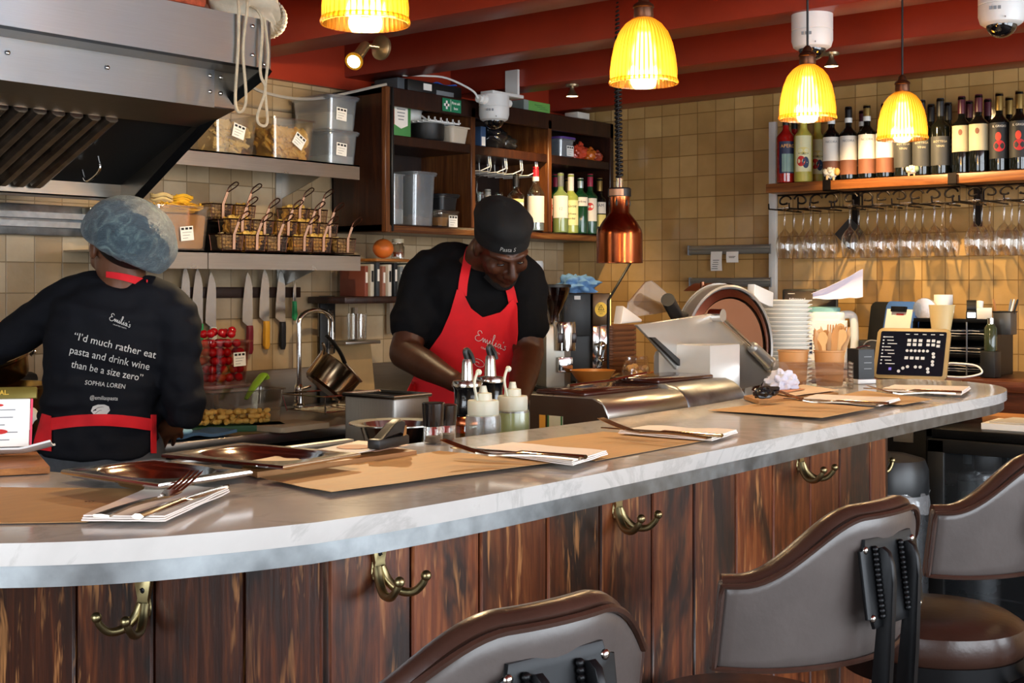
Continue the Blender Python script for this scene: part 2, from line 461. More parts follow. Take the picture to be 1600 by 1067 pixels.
def window(n, axis, pos, a, c):
    b = MB()
    for k in range(5):
        q = a + (c - a) * k / 4
        if axis == 'Y': b.box((q, pos, 1.425), (.05, .07, 1.85))
        else: b.box((pos, q, 1.425), (.07, .05, 1.85))
    for z in (.52, 2.33, 1.85):
        if axis == 'Y': b.box(((a + c) / 2, pos, z), (c - a, .07, .05))
        else: b.box((pos, (a + c) / 2, z), (.07, c - a, .05))
    o = struct(b.build('window_%d' % n, FRAMEM)); g = MB()
    if axis == 'Y': g.box(((a + c) / 2, pos, 1.425), (c - a, .006, 1.85))
    else: g.box((pos, (a + c) / 2, 1.425), (.006, c - a, 1.85))
    g.build('window_pane', WG, o)
window(1, 'Y', YF, -1.05, 1.75); window(2, 'Y', YF, 1.95, 5.15); window(3, 'X', XL, -.95, 2.15)
# beams: they run towards the back wall, soffits at 2.26
ZB = 2.26
for k, xr in enumerate((-.70, -.035, .63, 1.295, 1.96, 2.625, 3.29, 3.955, 4.62, 5.355)):
    b = MB(); b.box((xr - .08, .583, (ZB + ZC) / 2), (.16, 6.96, ZC - ZB), bev=.006)
    struct(b.build('trim_%d' % (k + 1), REDB))
# red bulkhead boxed in along the back wall, above hood and cabinet
b = MB(); b.box((.43, 3.92, 2.365), (5.4, .30, .31), bev=.004); struct(b.build('trim_11', REDB))
b = MB(); b.box((4.245, 4.053, 2.365), (2.22, .03, .31)); struct(b.build('trim_15', REDB))
# white trunking under the bulkhead, and the pale metal channel on the tiles under the hood
b = MB(); b.box((2.85, 3.99, 2.178), (.56, .14, .06), bev=.004); struct(b.build('trim_12', WHITEM))
b = MB(); b.box((1.6, 4.045, 1.605), (3.0, .05, .105), bev=.004); b.box((1.9, 4.01, 1.62), (1.3, .03, .02)); b.box((1.9, 4.01, 1.59), (1.3, .03, .02)); b.box((2.62, 4.0, 1.61), (.16, .06, .09), bev=.006)
struct(b.build('trim_13', GALV))
# narrow white upright where the right wall's shelving begins
b = MB(); b.box((XW - .012, 2.862, 1.58), (.024, .034, 1.1), bev=.002); struct(b.build('trim_14', WHITEM))
# ================================================================ BAR COUNTER
HC = 1.12
front = [(1.066, 1.069), (1.173, 1.062), (1.30, 1.060), (1.53, 1.063), (1.95, 1.073), (2.28, 1.083), (2.70, 1.093), (3.00, 1.094), (3.20, 1.10), (3.36, 1.138), (3.48, 1.21), (3.555, 1.31), (3.575, 1.41), (3.54, 1.49), (3.45, 1.545), (3.30, 1.585)]
back = [(3.05, 1.60), (2.90, 1.56), (2.70, 1.52), (2.48, 1.497), (2.15, 1.484), (1.9, 1.488), (1.6, 1.505), (1.30, 1.505), (1.12, 1.50), (1.05, 1.53), (1.015, 1.60), (.99, 1.75), (.98, 2.35)]
left = [(.46, 2.35), (.48, 1.75), (.53, 1.50), (.60, 1.36), (.69, 1.243), (.782, 1.165), (.888, 1.113), (.975, 1.083)]
outline = front + back + left
outline = [(p.x, p.y) for p in cr([(x, y, 0) for x, y in front], 4)] + back + [(p.x, p.y) for p in cr([(x, y, 0) for x, y in left], 4)]
def marble():
    t = NT('grey_veined_stone'); p = t.p; v = t.coord()
    n = t.noise(v, 3.2, 8, .62, 1.5); n2 = t.noise(v, 22, 5)
    c = t.ramp(n, [(.3, C('c2bfba')), (.49, C('c9c6c1')), (.52, C('b9b6b1')), (.55, C('c8c5c0')), (.8, C('c0bdb7'))])
    m = t.add('MixRGB', blend_type='MULTIPLY'); m.inputs[0].default_value = .15
    t.ln(c, m.inputs[1]); t.ln(n2, m.inputs[2]); t.ln(m.outputs[0], p.inputs['Base Color'])
    p.inputs['Roughness'].default_value = .13; p.inputs['Specular IOR Level'].default_value = .6
    return t.m
MARBLE = marble()
def inset(poly, d):
    n = len(poly); out = []
    for i in range(n):
        a, b_, c = V(poly[i - 1]), V(poly[i]), V(poly[(i + 1) % n])
        t1 = (b_ - a).normalized(); t2 = (c - b_).normalized()
        nn = V((-t1.y - t2.y, t1.x + t2.x))
        nn = nn.normalized() if nn.length > 1e-6 else V((0, 0))
        out.append((b_.x + nn.x * d, b_.y + nn.y * d))
    return out
bar = thing('bar_counter', 'long curved bar with grey stone top and scorched plank front', 'bar counter', (1.9, 1.3, 0))
b = MB(); b.prism(outline, HC - .0235, HC, bev=.004, M=T3(-1.9, -1.3, 0)); b.build('countertop', MARBLE, bar)
b = MB(); b.prism(inset(outline, .007), HC - .047, HC - .0235, M=T3(-1.9, -1.3, 0)); b.build('edge_band', GALV, bar)
PLANK = wood('scorched_planks', '2a120a', '7c3f1f', 'b06a38', 2, .42, .75, burnt=.9, scratch=.6, island=.45, coat=.1, gs=3.2, gd=2.2)
b = MB()
YP, XP0, XP1 = 1.172, 1.075, 2.70
x = XP0; k = 0
wd = [.145, .135, .15, .132, .145, .128, .142, .138, .15, .13, .146, .14]
while x < XP1 - .01:
    wk = min(wd[k % 12], XP1 - x)
    b.box((x + wk / 2 - 1.9, YP + .012 - 1.3, .535), (wk - .004, .024, 1.07), bev=.003, seg=1); x += wk; k += 1
b.build('front_planks', PLANK, bar)
b = MB()
dirv = V((-.24, .97)).normalized(); p = V((XP0, YP)); ang = math.atan2(dirv.y, dirv.x)
for k, wk in enumerate((.118, .142, .132, .15, .14, .15, .14, .15)):
    c = p + dirv * (wk / 2)
    b.box((c.x - 1.9, c.y - 1.3, .535), (wk - .004, .024, 1.07), rot=(0, 0, ang), bev=.003, seg=1); p = p + dirv * wk
b.build('end_planks', wood('shaded_scorched_planks', '160905', '4c2412', '8a4a24', 2, .36, .75, burnt=.93, scratch=.6, island=.4, coat=.15, gs=3.2, gd=2.2), bar)  # darker copy of the front planks; this face's shade is painted in
b = MB(); b.box((XP1 + .012 - 1.9, 1.33 - 1.3, .535), (.024, .30, 1.07)); b.build('side_panel', DARKWOOD, bar)

# coat hooks
def hook(loc, rz, label):
    t = thing('coat_hook', label, 'coat hook', loc, rz, 'coat hooks under the bar edge')
    b = MB()
    plate = [(p.x, p.y) for p in cr([(-.013, .034, 0), (0, .047, 0), (.013, .034, 0), (.012, .018, 0), (.0075, -.004, 0), (.010, -.020, 0), (-.010, -.020, 0), (-.0075, -.004, 0), (-.012, .018, 0)], 4, True)]
    b.prism(plate, 0, .006, M=FACE_Y, bev=.0018); b.build('back_plate', BRASS, t)
    for s in (-1, 1):
        b = MB(); pts = cr([(s * .003, -.004, -.006), (s * .007, -.012, -.022), (s * .014, -.026, -.034), (s * .020, -.044, -.034), (s * .023, -.056, -.024), (s * .0235, -.062, -.014)], 5)
        b.tube(pts, [.0068 - .0025 * i / len(pts) for i in range(len(pts))], 10); b.sphere((s * .0235, -.0625, -.012), .0068, 10, 8); b.build('prong', BRASS, t)
    for z in (.012, .032):
        b = MB(); b.sphere((0, -.005, z), (.0045, .002, .0045), 10, 6); b.box((0, -.0072, z), (.007, .0008, .001), rot=(0, .6, 0)); b.build('screw', BLACKM, t)
    return t
for (px, py, lab) in ((588, 878, 'aged brass coat hook on front planks nearest the bar corner'), (962, 788, 'aged brass coat hook in the middle of the bar front'), (1248, 718, 'aged brass coat hook near the far end of bar front')):
    q = at(px, py, Y=YP); hook((q.x, q.y - .001, q.z), 0, lab)
c = V((XP0, YP)) + dirv * .262
q = at(231, 935, Y=c.y); hook((c.x - .019, c.y, q.z), -math.atan2(.97, .24) + 0 * pi, 'aged brass coat hook on shaded planks at the bar end')
q = at(1391, 692, Y=1.25); hook((XP1 + .0245, 1.22, 1.005), R(90), 'aged brass coat hook on the far side of the bar')

# ================================================================ BAR STOOLS
LEATHER = mat('worn_brown_leather', '3a261e', .30, 0, .22, 9, bump=.35, bscale=70, bd=.0015, rvar=.14, spec=.6)
LEATHB = mat('worn_window_lit_leather', '4f4845', .32, 0, .18, 7, bump=.3, bscale=60, bd=.0012, rvar=.14, spec=.6)  # same leather seen from behind, grey window sheen put into the colour
def make_stool(loc, rz, label, group):
    t = thing('bar_stool', label, 'bar stool', loc, rz, group)
    # local: seat faces +Y (towards the bar), back at -Y
    b = MB(); b.lathe([(.0, .685), (.155, .685), (.170, .697), (.175, .718), (.168, .744), (.146, .758), (.08, .764), (.0, .765)], 40); b.build('seat', LEATHER, t)
    b = MB(); b.lathe([(.158, .65), (.169, .652), (.169, .692), (.158, .692)], 40, cap=False); b.lathe([(.0, .66), (.163, .66), (.163, .67), (0, .67)], 40); b.build('seat_ring', BLACKM, t)
    Rb, hb = .30, .258
    yc = -.205
    def topz(u):   # camel-back upper edge
        a = abs(u)
        return 1.078 if a < .22 else 1.078 - .085 * (.5 - .5 * cos(pi * min(1, (a - .22) / .68)))
    def botz(u): return .875 - .012 * (1 - u * u)
    def pt(u, v, off):
        th = u * hb / Rb * .98
        z = botz(u) + (topz(u) - botz(u)) * v
        lean = -.13 * (z - .9)
        r = Rb + off
        return V((r * sin(th), yc + Rb - r * cos(th) + lean, z))
    # padded cushion: a closed ring of sections, rounded all around
    nu, nv = 41, 15
    def blob(u0, u1, t_in, t_out, mb, pad):
        g = []
        for i in range(nu):
            u = -1 + 2 * i / (nu - 1); row = []
            eu = min(1, (1 - abs(u)) / .05); eu = math.sqrt(max(0, 1 - (1 - eu) ** 2)) if eu < 1 else 1
            for j in range(2 * nv):
                if j < nv: v = j / (nv - 1); side = 1
                else: v = 1 - (j - nv) / (nv - 1); side = -1
                ev = min(1, min(v, 1 - v) / .10); ev = math.sqrt(max(0, 1 - (1 - ev) ** 2)) if ev < 1 else 1
                th = (t_out if side > 0 else -t_in) * (.35 + .65 * ev) * (.4 + .6 * eu)
                row.append(mb.bm.verts.new(pt(u, v, th)))
            g.append(row)
        for i in range(nu - 1):
            for j in range(2 * nv): mb._f([g[i][j], g[i + 1][j], g[i + 1][(j + 1) % (2 * nv)], g[i][(j + 1) % (2 * nv)]])
        mb._f(g[0]); mb._f(g[-1][::-1])
    b = MB(); blob(-1, 1, .030, .014, b, .02); b.build('backrest', LEATHB, t, sharp=60)
    b = MB(); prof = [pt(-.985 + 1.97 * i / 60, 1, -.010) + V((0, 0, -.006)) for i in range(61)]
    b.tube(prof, .0185, 12, flat=.72); bo = b.build('top_roll', LEATHER, t)
    # piping along the outer rim
    loop = [pt(-.985 + 1.97 * i / 50, .965, .0150) for i in range(51)] + [pt(.985, .965 - .93 * i / 10, .0148) for i in range(1, 11)] + [pt(.985 - 1.97 * i / 50, .035, .0146) for i in range(1, 51)] + [pt(-.985, .035 + .93 * i / 10, .0148) for i in range(1, 10)]
    b = MB(); b.tube(loop, .0042, 6, closed=True); b.build('piping', LEATHER, t)
    # steel plate with notched corners and two flat bars
    w_, h_ = .150, .118; n_ = .014
    poly = [(-w_ / 2 + n_, -h_ / 2), (w_ / 2 - n_, -h_ / 2), (w_ / 2 - n_ * .9, -h_ / 2 + n_ * .9), (w_ / 2, -h_ / 2 + n_), (w_ / 2, h_ / 2 - n_), (w_ / 2 - n_ * .9, h_ / 2 - n_ * .9), (w_ / 2 - n_, h_ / 2), (-w_ / 2 + n_, h_ / 2), (-w_ / 2 + n_ * .9, h_ / 2 - n_ * .9), (-w_ / 2, h_ / 2 - n_), (-w_ / 2, -h_ / 2 + n_), (-w_ / 2 + n_ * .9, -h_ / 2 + n_ * .9)]
    mp = pt(0, .5, .019); mz = .982
    PM = Matrix.Translation((0, pt(0, .5, .0).y - .0245, mz)) @ Matrix.Rotation(R(-7.4), 4, 'X') @ FACE_Y
    b = MB(); b.prism(poly, 0, .005, M=PM, bev=.001); pl = b.build('back_plate', BLACKM, t)
    for sx in (-1, 1):
        for sz in (-1, 1):
            b = MB(); b.sphere(PM @ V((sx * .062, sz * .045, .005)), (.0055, .0035, .0055), 10, 6); b.build('bolt', POLISH, pl)
        # weld bead
        b = MB()
        for k in range(14): b.sphere(PM @ V((sx * .034 - .009, -.044 + .0068 * k, .008)), (.0052, .0045, .0046), 8, 6)
        b.build('weld_bead', BLACKM, pl)
        b = MB(); pf = PM @ V((sx * .034, 0, .004))
        fin = [(pf.y + .0055, 1.026), (pf.y - .006, 1.030), (pf.y - .015, 1.024), (pf.y - .021, 1.008), (pf.y - .023, .985), (pf.y - .019, .88), (pf.y - .012, .77), (pf.y - .002, .668), (pf.y + .075, .650), (pf.y + .075, .662), (pf.y + .03, .690), (pf.y + .016, .78), (pf.y + .006, .88), (pf.y + .001, .93)]
        b.prism(fin, -.005, .005, M=Matrix(((0, 0, 1, sx * .034), (1, 0, 0, 0), (0, 1, 0, 0), (0, 0, 0, 1))), bev=.0015); b.build('back_bar', BLACKM, t)
    b = MB(); b.cyl((0, 0, .03), (0, 0, .66), .032, n=24); b.build('post', BLACKM, t)
    b = MB(); b.lathe([(0, 0), (.175, 0), (.18, .006), (.17, .014), (.06, .03), (.034, .05), (0, .05)], 40); b.build('base', BLACKM, t)
    ring = [(.17 * cos(2 * pi * k / 40), .17 * sin(2 * pi * k / 40), .27) for k in range(40)]
    b = MB(); b.tube(ring, .011, 8, closed=True)
    for k in range(4): b.tube([(.03 * cos(k * pi / 2), .03 * sin(k * pi / 2), .27), (.165 * cos(k * pi / 2), .165 * sin(k * pi / 2), .27)], .008, 8)
    b.build('footrest', BLACKM, t)
    return t
G = 'leather stools along the bar'
st = make_stool((0, 0, 0), 0, 'brown leather bar stool in the middle of the row', G)
st.location = (1.735, .975, 0); st.rotation_euler = (0, 0, R(-6))
dup(st, (1.0, .972, 0), R(-9), 'brown leather bar stool nearest the viewer, cut off by the frame', G)
dup(st, (2.45, .972, 0), R(-6), 'brown leather bar stool farthest along the bar, beside the fridge', G)
# ================================================================ BACK WORKTOP, STOVE, HOOD
ZT, YT = .90, 3.36
wt = thing('steel_worktop', 'long stainless steel worktop with dark upstand along the back wall', 'worktop', (3.9, 3.7, 0))
b = MB(); b.box((-.06, .01, ZT - .02), (3.02, .70, .04), bev=.006); b.build('top', STEEL, wt)
b = MB(); b.box((-.06, .352, ZT + .075), (3.02, .016, .15), bev=.003); b.build('upstand', STEEL_D, wt)
b = MB(); b.box((-.05, .03, .44), (2.98, .62, .84)); b.build('cabinet', BLACKM, wt)
for k in range(5):
    b = MB(); b.box((-1.08 + .555 * k, -.285, .45), (.54, .012, .74), bev=.004); d = b.build('door', STEEL_D, wt)
    b = MB(); b.tube([(-1.28 + .555 * k, -.29, .70), (-1.28 + .555 * k, -.325, .70), (-1.28 + .555 * k, -.325, .78), (-1.28 + .555 * k, -.29, .78)], .006, 8); b.build('handle', CHROME, d)
sv = thing('cooking_range', 'black cooking range with steel backguard at the far left', 'stove', (1.7, 3.72, 0))
b = MB(); b.box((-.035, .03, .45), (1.28, .58, .90), bev=.01); b.build('body', BLACKM, sv)
b = MB(); b.box((-.035, .325, 1.02), (1.28, .022, .26), bev=.004); b.build('backguard', STEEL, sv)
b = MB(); b.box((.28, .22, 1.005), (.62, .16, .20), bev=.02); b.build('warming_box', BLACK, sv)
for k in range(3):
    b = MB()
    for j in range(4): b.box((-.45 + .40 * k, -.16 + .12 * j, .9115), (.36, .012, .022))
    for j in (-1, 1): b.box((-.45 + .40 * k + j * .17, .02, .9115), (.012, .40, .022))
    b.build('grate', BLACKM, sv)

# extraction hood
hd = thing('extractor_hood', 'big stainless steel extractor hood over the range', 'extractor hood', (1.0, 3.3, 1.9))
HX0, HX1 = -1.0, 1.39
def hoodpoly(name, pts, m, x0=HX0, x1=HX1, t=.004):
    """sheet folded along X, section given as (y,z) in room coordinates"""
    b = MB()
    for (y0, z0), (y1, z1) in zip(pts, pts[1:]):
        n = V((0, -(z1 - z0), y1 - y0)).normalized() * t
        a = [V((x, y - 3.3, z - 1.9)) for x in (x0, x1) for y, z in ((y0, z0), (y1, z1))]
        vs = a + [v + n for v in a]
        b.raw(vs, [(0, 1, 3, 2), (4, 6, 7, 5), (0, 4, 5, 1), (2, 3, 7, 6), (0, 2, 6, 4), (1, 5, 7, 3)])
    return b.build(name, m, hd)
HOODS = brushed('hood_steel', 'c2cad2', .5, (1, 60, 60), .05, .9)
hoodpoly('canopy_front', [(2.85, 2.125), (2.85, 1.99)], HOODS)
hoodpoly('dark_lip', [(2.852, 1.992), (2.885, 1.989)], BLACKM)  # narrow black strip along the canopy's lower edge
hoodpoly('front_soffit', [(2.885, 1.995), (3.0, 1.993)], STEEL_D)
hoodpoly('lower_fascia', [(3.0, 1.993), (3.0, 1.887)], HOODS, x1=1.318)
b = MB(); b.box((1.355, -.296, .04), (.076, .004, .106)); b.build('corner_panel', STEEL_D, hd)
hoodpoly('inner_soffit', [(3.0, 1.887), (3.15, 1.848)], STEEL_D)
hoodpoly('filter_backing', [(3.15, 1.875), (3.56, 1.70)], BLACK)
hoodpoly('gutter', [(3.56, 1.70), (3.56, 1.655), (3.66, 1.655), (3.66, 1.70)], STEEL_D)
b = MB()
side = [(-.45, .09), (-.25, .0), (.19, -.255), (.30, -.255), (.75, -.2), (.75, .222), (-.45, .222)]
b.prism([(y, z) for y, z in side], -.004, .004, M=Matrix(((0, 0, 1, 1.392), (1, 0, 0, 0), (0, 1, 0, 0), (0, 0, 0, 1)))); b.build('side_panel', STEEL_D, hd)
b = MB(); b.tube([(1.385, -.45, .085), (1.385, -.24, -.005), (1.385, .19, -.26), (1.385, .32, -.26)], .017, 4); b.build('side_edge', BLACKM, hd)
SL = V((0, .41, -.175)); SLn = SL.normalized(); NB = V((0, -.175, -.41)).normalized()
BAF = mat('greasy_baffle_steel', 'b5aa9c', .32, 1, .25, 25, rvar=.2)
for k in range(21):
    x = -.0 + .0545 * k
    b = MB(); rows = []
    for s in range(2):
        p = V((x, -.148, -.048)) + SL * (.02 + .94 * s)
        rows.append([p + V((dx, 0, 0)) + NB * dn for dx, dn in ((-.021, -.004), (-.019, .008), (-.008, .014), (.008, .014), (.019, .008), (.021, -.004))])
    vs = rows[0] + rows[1]; n = 6
    b.raw(vs, [(i, (i + 1) % n, n + (i + 1) % n, n + i) for i in range(n)] + [tuple(range(n)), tuple(range(n, 2 * n))])
    b.build('filter_baffle', BAF, hd, sharp=20)
b = MB(); hpts = [V((1.18, -.148, -.048)) + SL * s + NB * q for s, q in ((.52, .0), (.54, .04), (.70, .04), (.72, .0))]
b.tube(cr(hpts, 4), .004, 8); b.build('filter_handle', CHROME, hd)
for (x, z, y) in ((1.33, .12, -.455), (1.33, .20, -.455), (1.37, .10, -.455), (1.37, .20, -.455), (.69, .055, -.305), (.97, .055, -.305), (1.30, .03, -.305), (1.30, .075, -.305), (1.34, .03, -.302), (1.34, .075, -.302), (.40, .055, -.305)):
    b = MB(); b.sphere((x, y, z), (.006, .003, .006), 10, 6); b.build('rivet', CHROME, hd)
# pale red foil bundle and cotton bag on the hood
b = MB(); b.box((0, 0, 0), (.46, .20, .11), bev=.015)
for v in b.bm.verts: v.co += noise.noise_vector(v.co * 20) * .004
o = b.build('wrapped_parcel', mat('red_foil', 'b0563f', .35, .4, .3, 60, bump=.6, bscale=200), None, (1.975, 2.975, 2.185)); tag(o, 'crinkled red parcel lying on the hood front edge', 'parcel')
hd_top = MB(); hd_top.box((.195, .35, .224), (2.385, .80, .005)); hd_top.build('canopy_top', STEEL_D, hd)
CANV = mat('cream_cotton', 'c9bda6', .85, 0, .12, 12, bump=.5, bscale=60, bd=.004)
CORDM = mat('cotton_cord', 'c2b193', .8, 0, .15, 60, bump=.5, bscale=300)
bg = thing('drawstring_bag', 'cream cotton drawstring bag slumped on the hood corner', 'bag', (2.385, 2.945, 2.129))
b = MB()
def bagf(u, v):
    a = 2 * pi * u; r = (.075 + .02 * sin(a * 3)) * (sin(pi * min(1, v * 1.02)) ** .6 + .05)
    if v > .7: r *= 1 + .12 * sin(a * 11)
    x = -.13 + .24 * v
    return V((x, cos(a) * r * 1.1, max(.003, .05 + sin(a) * r * .8 - .015 * v) - (.045 * ((v - .72) / .28) ** 1.5 if v > .72 else 0)))
b.grid(bagf, 40, 16, True); b.build('sack', CANV, bg, sharp=80)
b = MB()
for k in range(26):
    a = 2 * pi * k / 26; b.tube([(.085, .02 * cos(a), .020 + .02 * sin(a)), (.10, .054 * cos(a + .2), .022 + .046 * sin(a + .2)), (.088, .062 * cos(a + .3), .026 + .052 * sin(a + .3))], [.009, .010, .004], 6)
b.build('gathered_neck', CANV, bg, sharp=80)
def cord(pts):
    b = MB(); b.tube(cr(pts, 8), .0042, 6); b.build('cord', CORDM, bg)
cord([(-0.075, -.045, .06), (-0.105, -.099, .02), (-0.110, -.104, -.10), (-0.120, -.104, -.24), (-0.105, -.104, -.272), (-0.083, -.104, -.235), (-0.093, -.104, -.10), (-0.075, -.100, .03), (-0.045, -.04, .06)])
cord([(-0.045, -.03, .05), (-0.030, -.104, .0), (-0.035, -.106, -.15), (-0.017, -.106, -.20), (-0.045, -.106, -.275), (-0.035, -.106, -.30), (-0.010, -.106, -.29), (-0.017, -.106, -.20), (-0.007, -.106, -.10), (-0.023, -.108, .0)])

# steel wall shelves
def shelf(name, label, x0, x1, z, lip, label_group):
    t = thing(name, label, 'shelf', ((x0 + x1) / 2, 3.91, z), 0, label_group)
    w_ = x1 - x0
    b = MB(); b.box((0, 0, -.003), (w_, .32, .006)); b.build('plate', STEEL, t)
    b = MB(); b.box((0, -.158, -lip / 2), (w_, .004, lip)); b.build('front_lip', STEEL, t)
    b = MB(); b.prism([(0, 0), (.30, 0), (.30, -.02), (0, -.12)], -.002, .002, M=Matrix(((0, 0, 1, w_ / 2 - .13), (-1, 0, 0, .158), (0, 1, 0, -.006), (0, 0, 0, 1)))); b.box((w_ / 2 - .145, .156, -.09), (.032, .006, .18)); b.build('bracket', STEEL, t)
    return t
shelf('wall_shelf', 'upper stainless steel shelf holding the tubs of pasta', 2.60, 3.605, 1.86, .057, 'steel wall shelves')
q = at(325, 395, Y=3.75)
shelf('wall_shelf', 'left length of the lower steel shelf, under the big pasta tub', 2.50, q.x - .002, 1.506, .063, 'steel wall shelves')
shelf('wall_shelf', 'right length of the lower steel shelf, under the wire baskets', q.x + .002, 3.61, 1.506, .063, 'steel wall shelves')

# ---------------------------------------------------------------- pasta
PASTA = mat('dried_pasta', 'd9ad55', .55, 0, .15, 20, sss=.05)
PASTAP = mat('pale_pasta', 'd8bf86', .6, 0, .15, 20)
PASTAY = mat('egg_pasta', 'e8b533', .55, 0, .12, 20)
LBLTXT = INK
def label_card(parent, M, w_=.055, h_=.05):
    b = MB(); b.box((0, 0, .0004), (w_, h_, .0008), M=M); lb = b.build('date_label', PAPER, parent)
    b = MB()
    for k in range(3): b.box((-.017 + .017 * k, h_ * .34, .001), (.012, h_ * .16, .0004), M=M)
    for k in range(3): b.box((-.004 * k, h_ * (.08 - .2 * k), .001), (w_ * .7 - .008 * k, .0012, .0004), M=M)
    b.build('print', INK, lb)
def tub(label, loc, rz, w_, d_, h_, group, plas=None, taper=.88, lid=False, lab=None, name='plastic_tub', cat='tub'):
    t = thing(name, label, cat, loc, rz, group); plas = plas or CLEARP
    b = MB(); th = .003
    o_ = rrect(w_, d_, .02); i_ = rrect(w_ - 2 * th, d_ - 2 * th, .018)
    lo = [(x * taper, y * taper) for x, y in o_]; n = len(o_)
    li = [(x * taper, y * taper) for x, y in i_]
    vs = [(x, y, 0) for x, y in lo] + [(x, y, h_) for x, y in o_] + [(x, y, h_) for x, y in i_] + [(x, y, th) for x, y in li]
    fs = [tuple(range(n - 1, -1, -1))] + [(i + r * n, (i + 1) % n + r * n, (i + 1) % n + (r + 1) * n, i + (r + 1) * n) for r in range(3) for i in range(n)] + [tuple(range(3 * n, 4 * n))]
    b.raw(vs, fs); b.build('wall', plas, t)
    b = MB(); o2 = rrect(w_ + .014, d_ + .014, .024); vs = [(x, y, h_ - .004) for x, y in o2] + [(x, y, h_ + .002) for x, y in o2] + [(x, y, h_ + .002) for x, y in i_] + [(x, y, h_ - .004) for x, y in i_]
    b.raw(vs, [(i + r * n, (i + 1) % n + r * n, (i + 1) % n + ((r + 1) % 4) * n, i + ((r + 1) % 4) * n) for r in range(4) for i in range(n)]); b.build('rim', plas, t)
    if lid:
        b = MB(); b.prism(rrect(w_ + .022, d_ + .022, .028), h_ + .002, h_ + .012, bev=.004); b.prism(rrect(w_ - .03, d_ - .03, .02), h_ + .010, h_ + .014); b.build('lid', plas, t)
    if lab:
        lx, lz, ang = lab
        k = taper + (1 - taper) * lz / h_
        label_card(t, T3(lx, -d_ / 2 * k - .002, lz) @ FACE_Y @ Matrix.Rotation(R(ang), 4, 'Z'))
    return t
def heap(name, label, group, loc, rz, w_, d_, h_, n, kind, m, slope=0, seed=1, cat='pasta'):
    rnd = random.Random(seed); b = MB()
    for k in range(n):
        x = rnd.uniform(-.5, .5) * w_; y = rnd.uniform(-.5, .5) * d_
        if kind == 'penne' or kind == 'shell' or kind == 'bow': top = h_ * (1 + slope * (x / w_)) * (.92 + .1 * noise.noise(V((x * 30, y * 30, seed))))
        else: top = h_
        z = rnd.choice([rnd.uniform(.01, top), top * rnd.uniform(.9, 1.0)])
        if rnd.random() < .5: y = -d_ / 2 * rnd.uniform(.86, .99)
        a, e = rnd.uniform(0, 2 * pi), rnd.uniform(-.6, .6)
        dv = V((cos(a) * cos(e), sin(a) * cos(e) * .5, sin(e)))
        L = dict(penne=.021, shell=.011, bow=.014, ribbon=.04)[kind]
        p = V((max(-w_ / 2 + L * .6, min(w_ / 2 - L * .6, x)), max(-d_ / 2 + L * .35, min(d_ / 2 - L * .35, y)), max(L * .5 + .003, z)))
        if kind == 'penne': b.tube([p - dv * L, p + dv * L], .0052, 6)
        elif kind == 'shell':
            for q in range(1): b.tube([p + V((cos(a + t_) * .012, sin(a + t_) * .006, sin(t_ * 1.3) * .010)) for t_ in (0, 1.2, 2.4, 3.6, 4.6)], [.006, .0085, .0095, .0085, .005], 6)
        elif kind == 'bow': b.tube([p - dv * L, p - dv * L * .3, p + dv * L * .3, p + dv * L], [.011, .004, .004, .011], 6, flat=.35)
        else:
            pts = [p + V((rnd.uniform(-1, 1) * .02 + dv.x * L * (i - 2), dv.y * L * (i - 2) * .5, rnd.uniform(-1, 1) * .008)) for i in range(5)]
            pts = [V((max(-w_ / 2, min(w_ / 2, q.x)), max(-d_ / 2, min(d_ / 2, q.y)), max(.006, q.z))) for q in pts]
            b.tube(cr(pts, 3), .0042, 5, flat=.35)
    # core so that the heap is not hollow
    b.box((0, .004, h_ * .40 + .004), (w_ * .90, d_ * .80, h_ * .80), bev=.01, taper=.92)
    o = b.build(name, m, None, loc, (0, 0, rz), sharp=50); tag(o, label, cat, group); o['kind'] = 'stuff'
    return o
GT = 'plastic tubs on the steel shelves'; ZU = 1.86
# left open tub of penne, middle tub of shells
c = at(372, 232, Y=3.785); tub('open clear tub of pale penne at the left of the upper shelf', (c.x, 3.885, ZU + .001), 0, .20, .19, .150, GT, lab=(.01, .085, -14))
heap('pasta', 'pale tube pasta filling the left tub on the upper shelf', None, (c.x, 3.885, ZU + .005), 0, .152, .138, .115, 230, 'penne', PASTAP, slope=-.35, seed=3)
c = at(462, 243, Y=3.785); tub('open clear tub of curly pasta in the middle of upper shelf', (c.x, 3.885, ZU + .001), 0, .215, .19, .155, GT, lab=(.025, .075, -32))
heap('pasta', 'yellow curly pasta filling the middle tub on the upper shelf', None, (c.x, 3.885, ZU + .005), 0, .158, .138, .115, 230, 'shell', PASTA, seed=4)
c = at(536, 250, Y=3.80)
FLOUR = mat('white_flour', 'e9e4d8', .9)
for k, lab in enumerate(('lower of two stacked lidded boxes on the upper shelf', 'upper of two stacked lidded boxes on the upper shelf')):
    z = ZU + .001 + k * .139
    tub('cloudy plastic box with flour, ' + lab, (c.x + .005, 3.91, z), 0, .155, .225, .124, GT, plas=CLEARG, lid=True, lab=(-.012, .062, -4), taper=.9, name='storage_box', cat='box')
    b = MB(); b.box((0, 0, (.035 + .03 * k) / 2), (.126, .19, .035 + .03 * k), bev=.004); tag(b.build('flour', FLOUR, None, (c.x + .005, 3.91, z + .004)), 'white flour inside the %s stacked box' % ('upper' if k else 'lower'), 'flour')['kind'] = 'stuff'
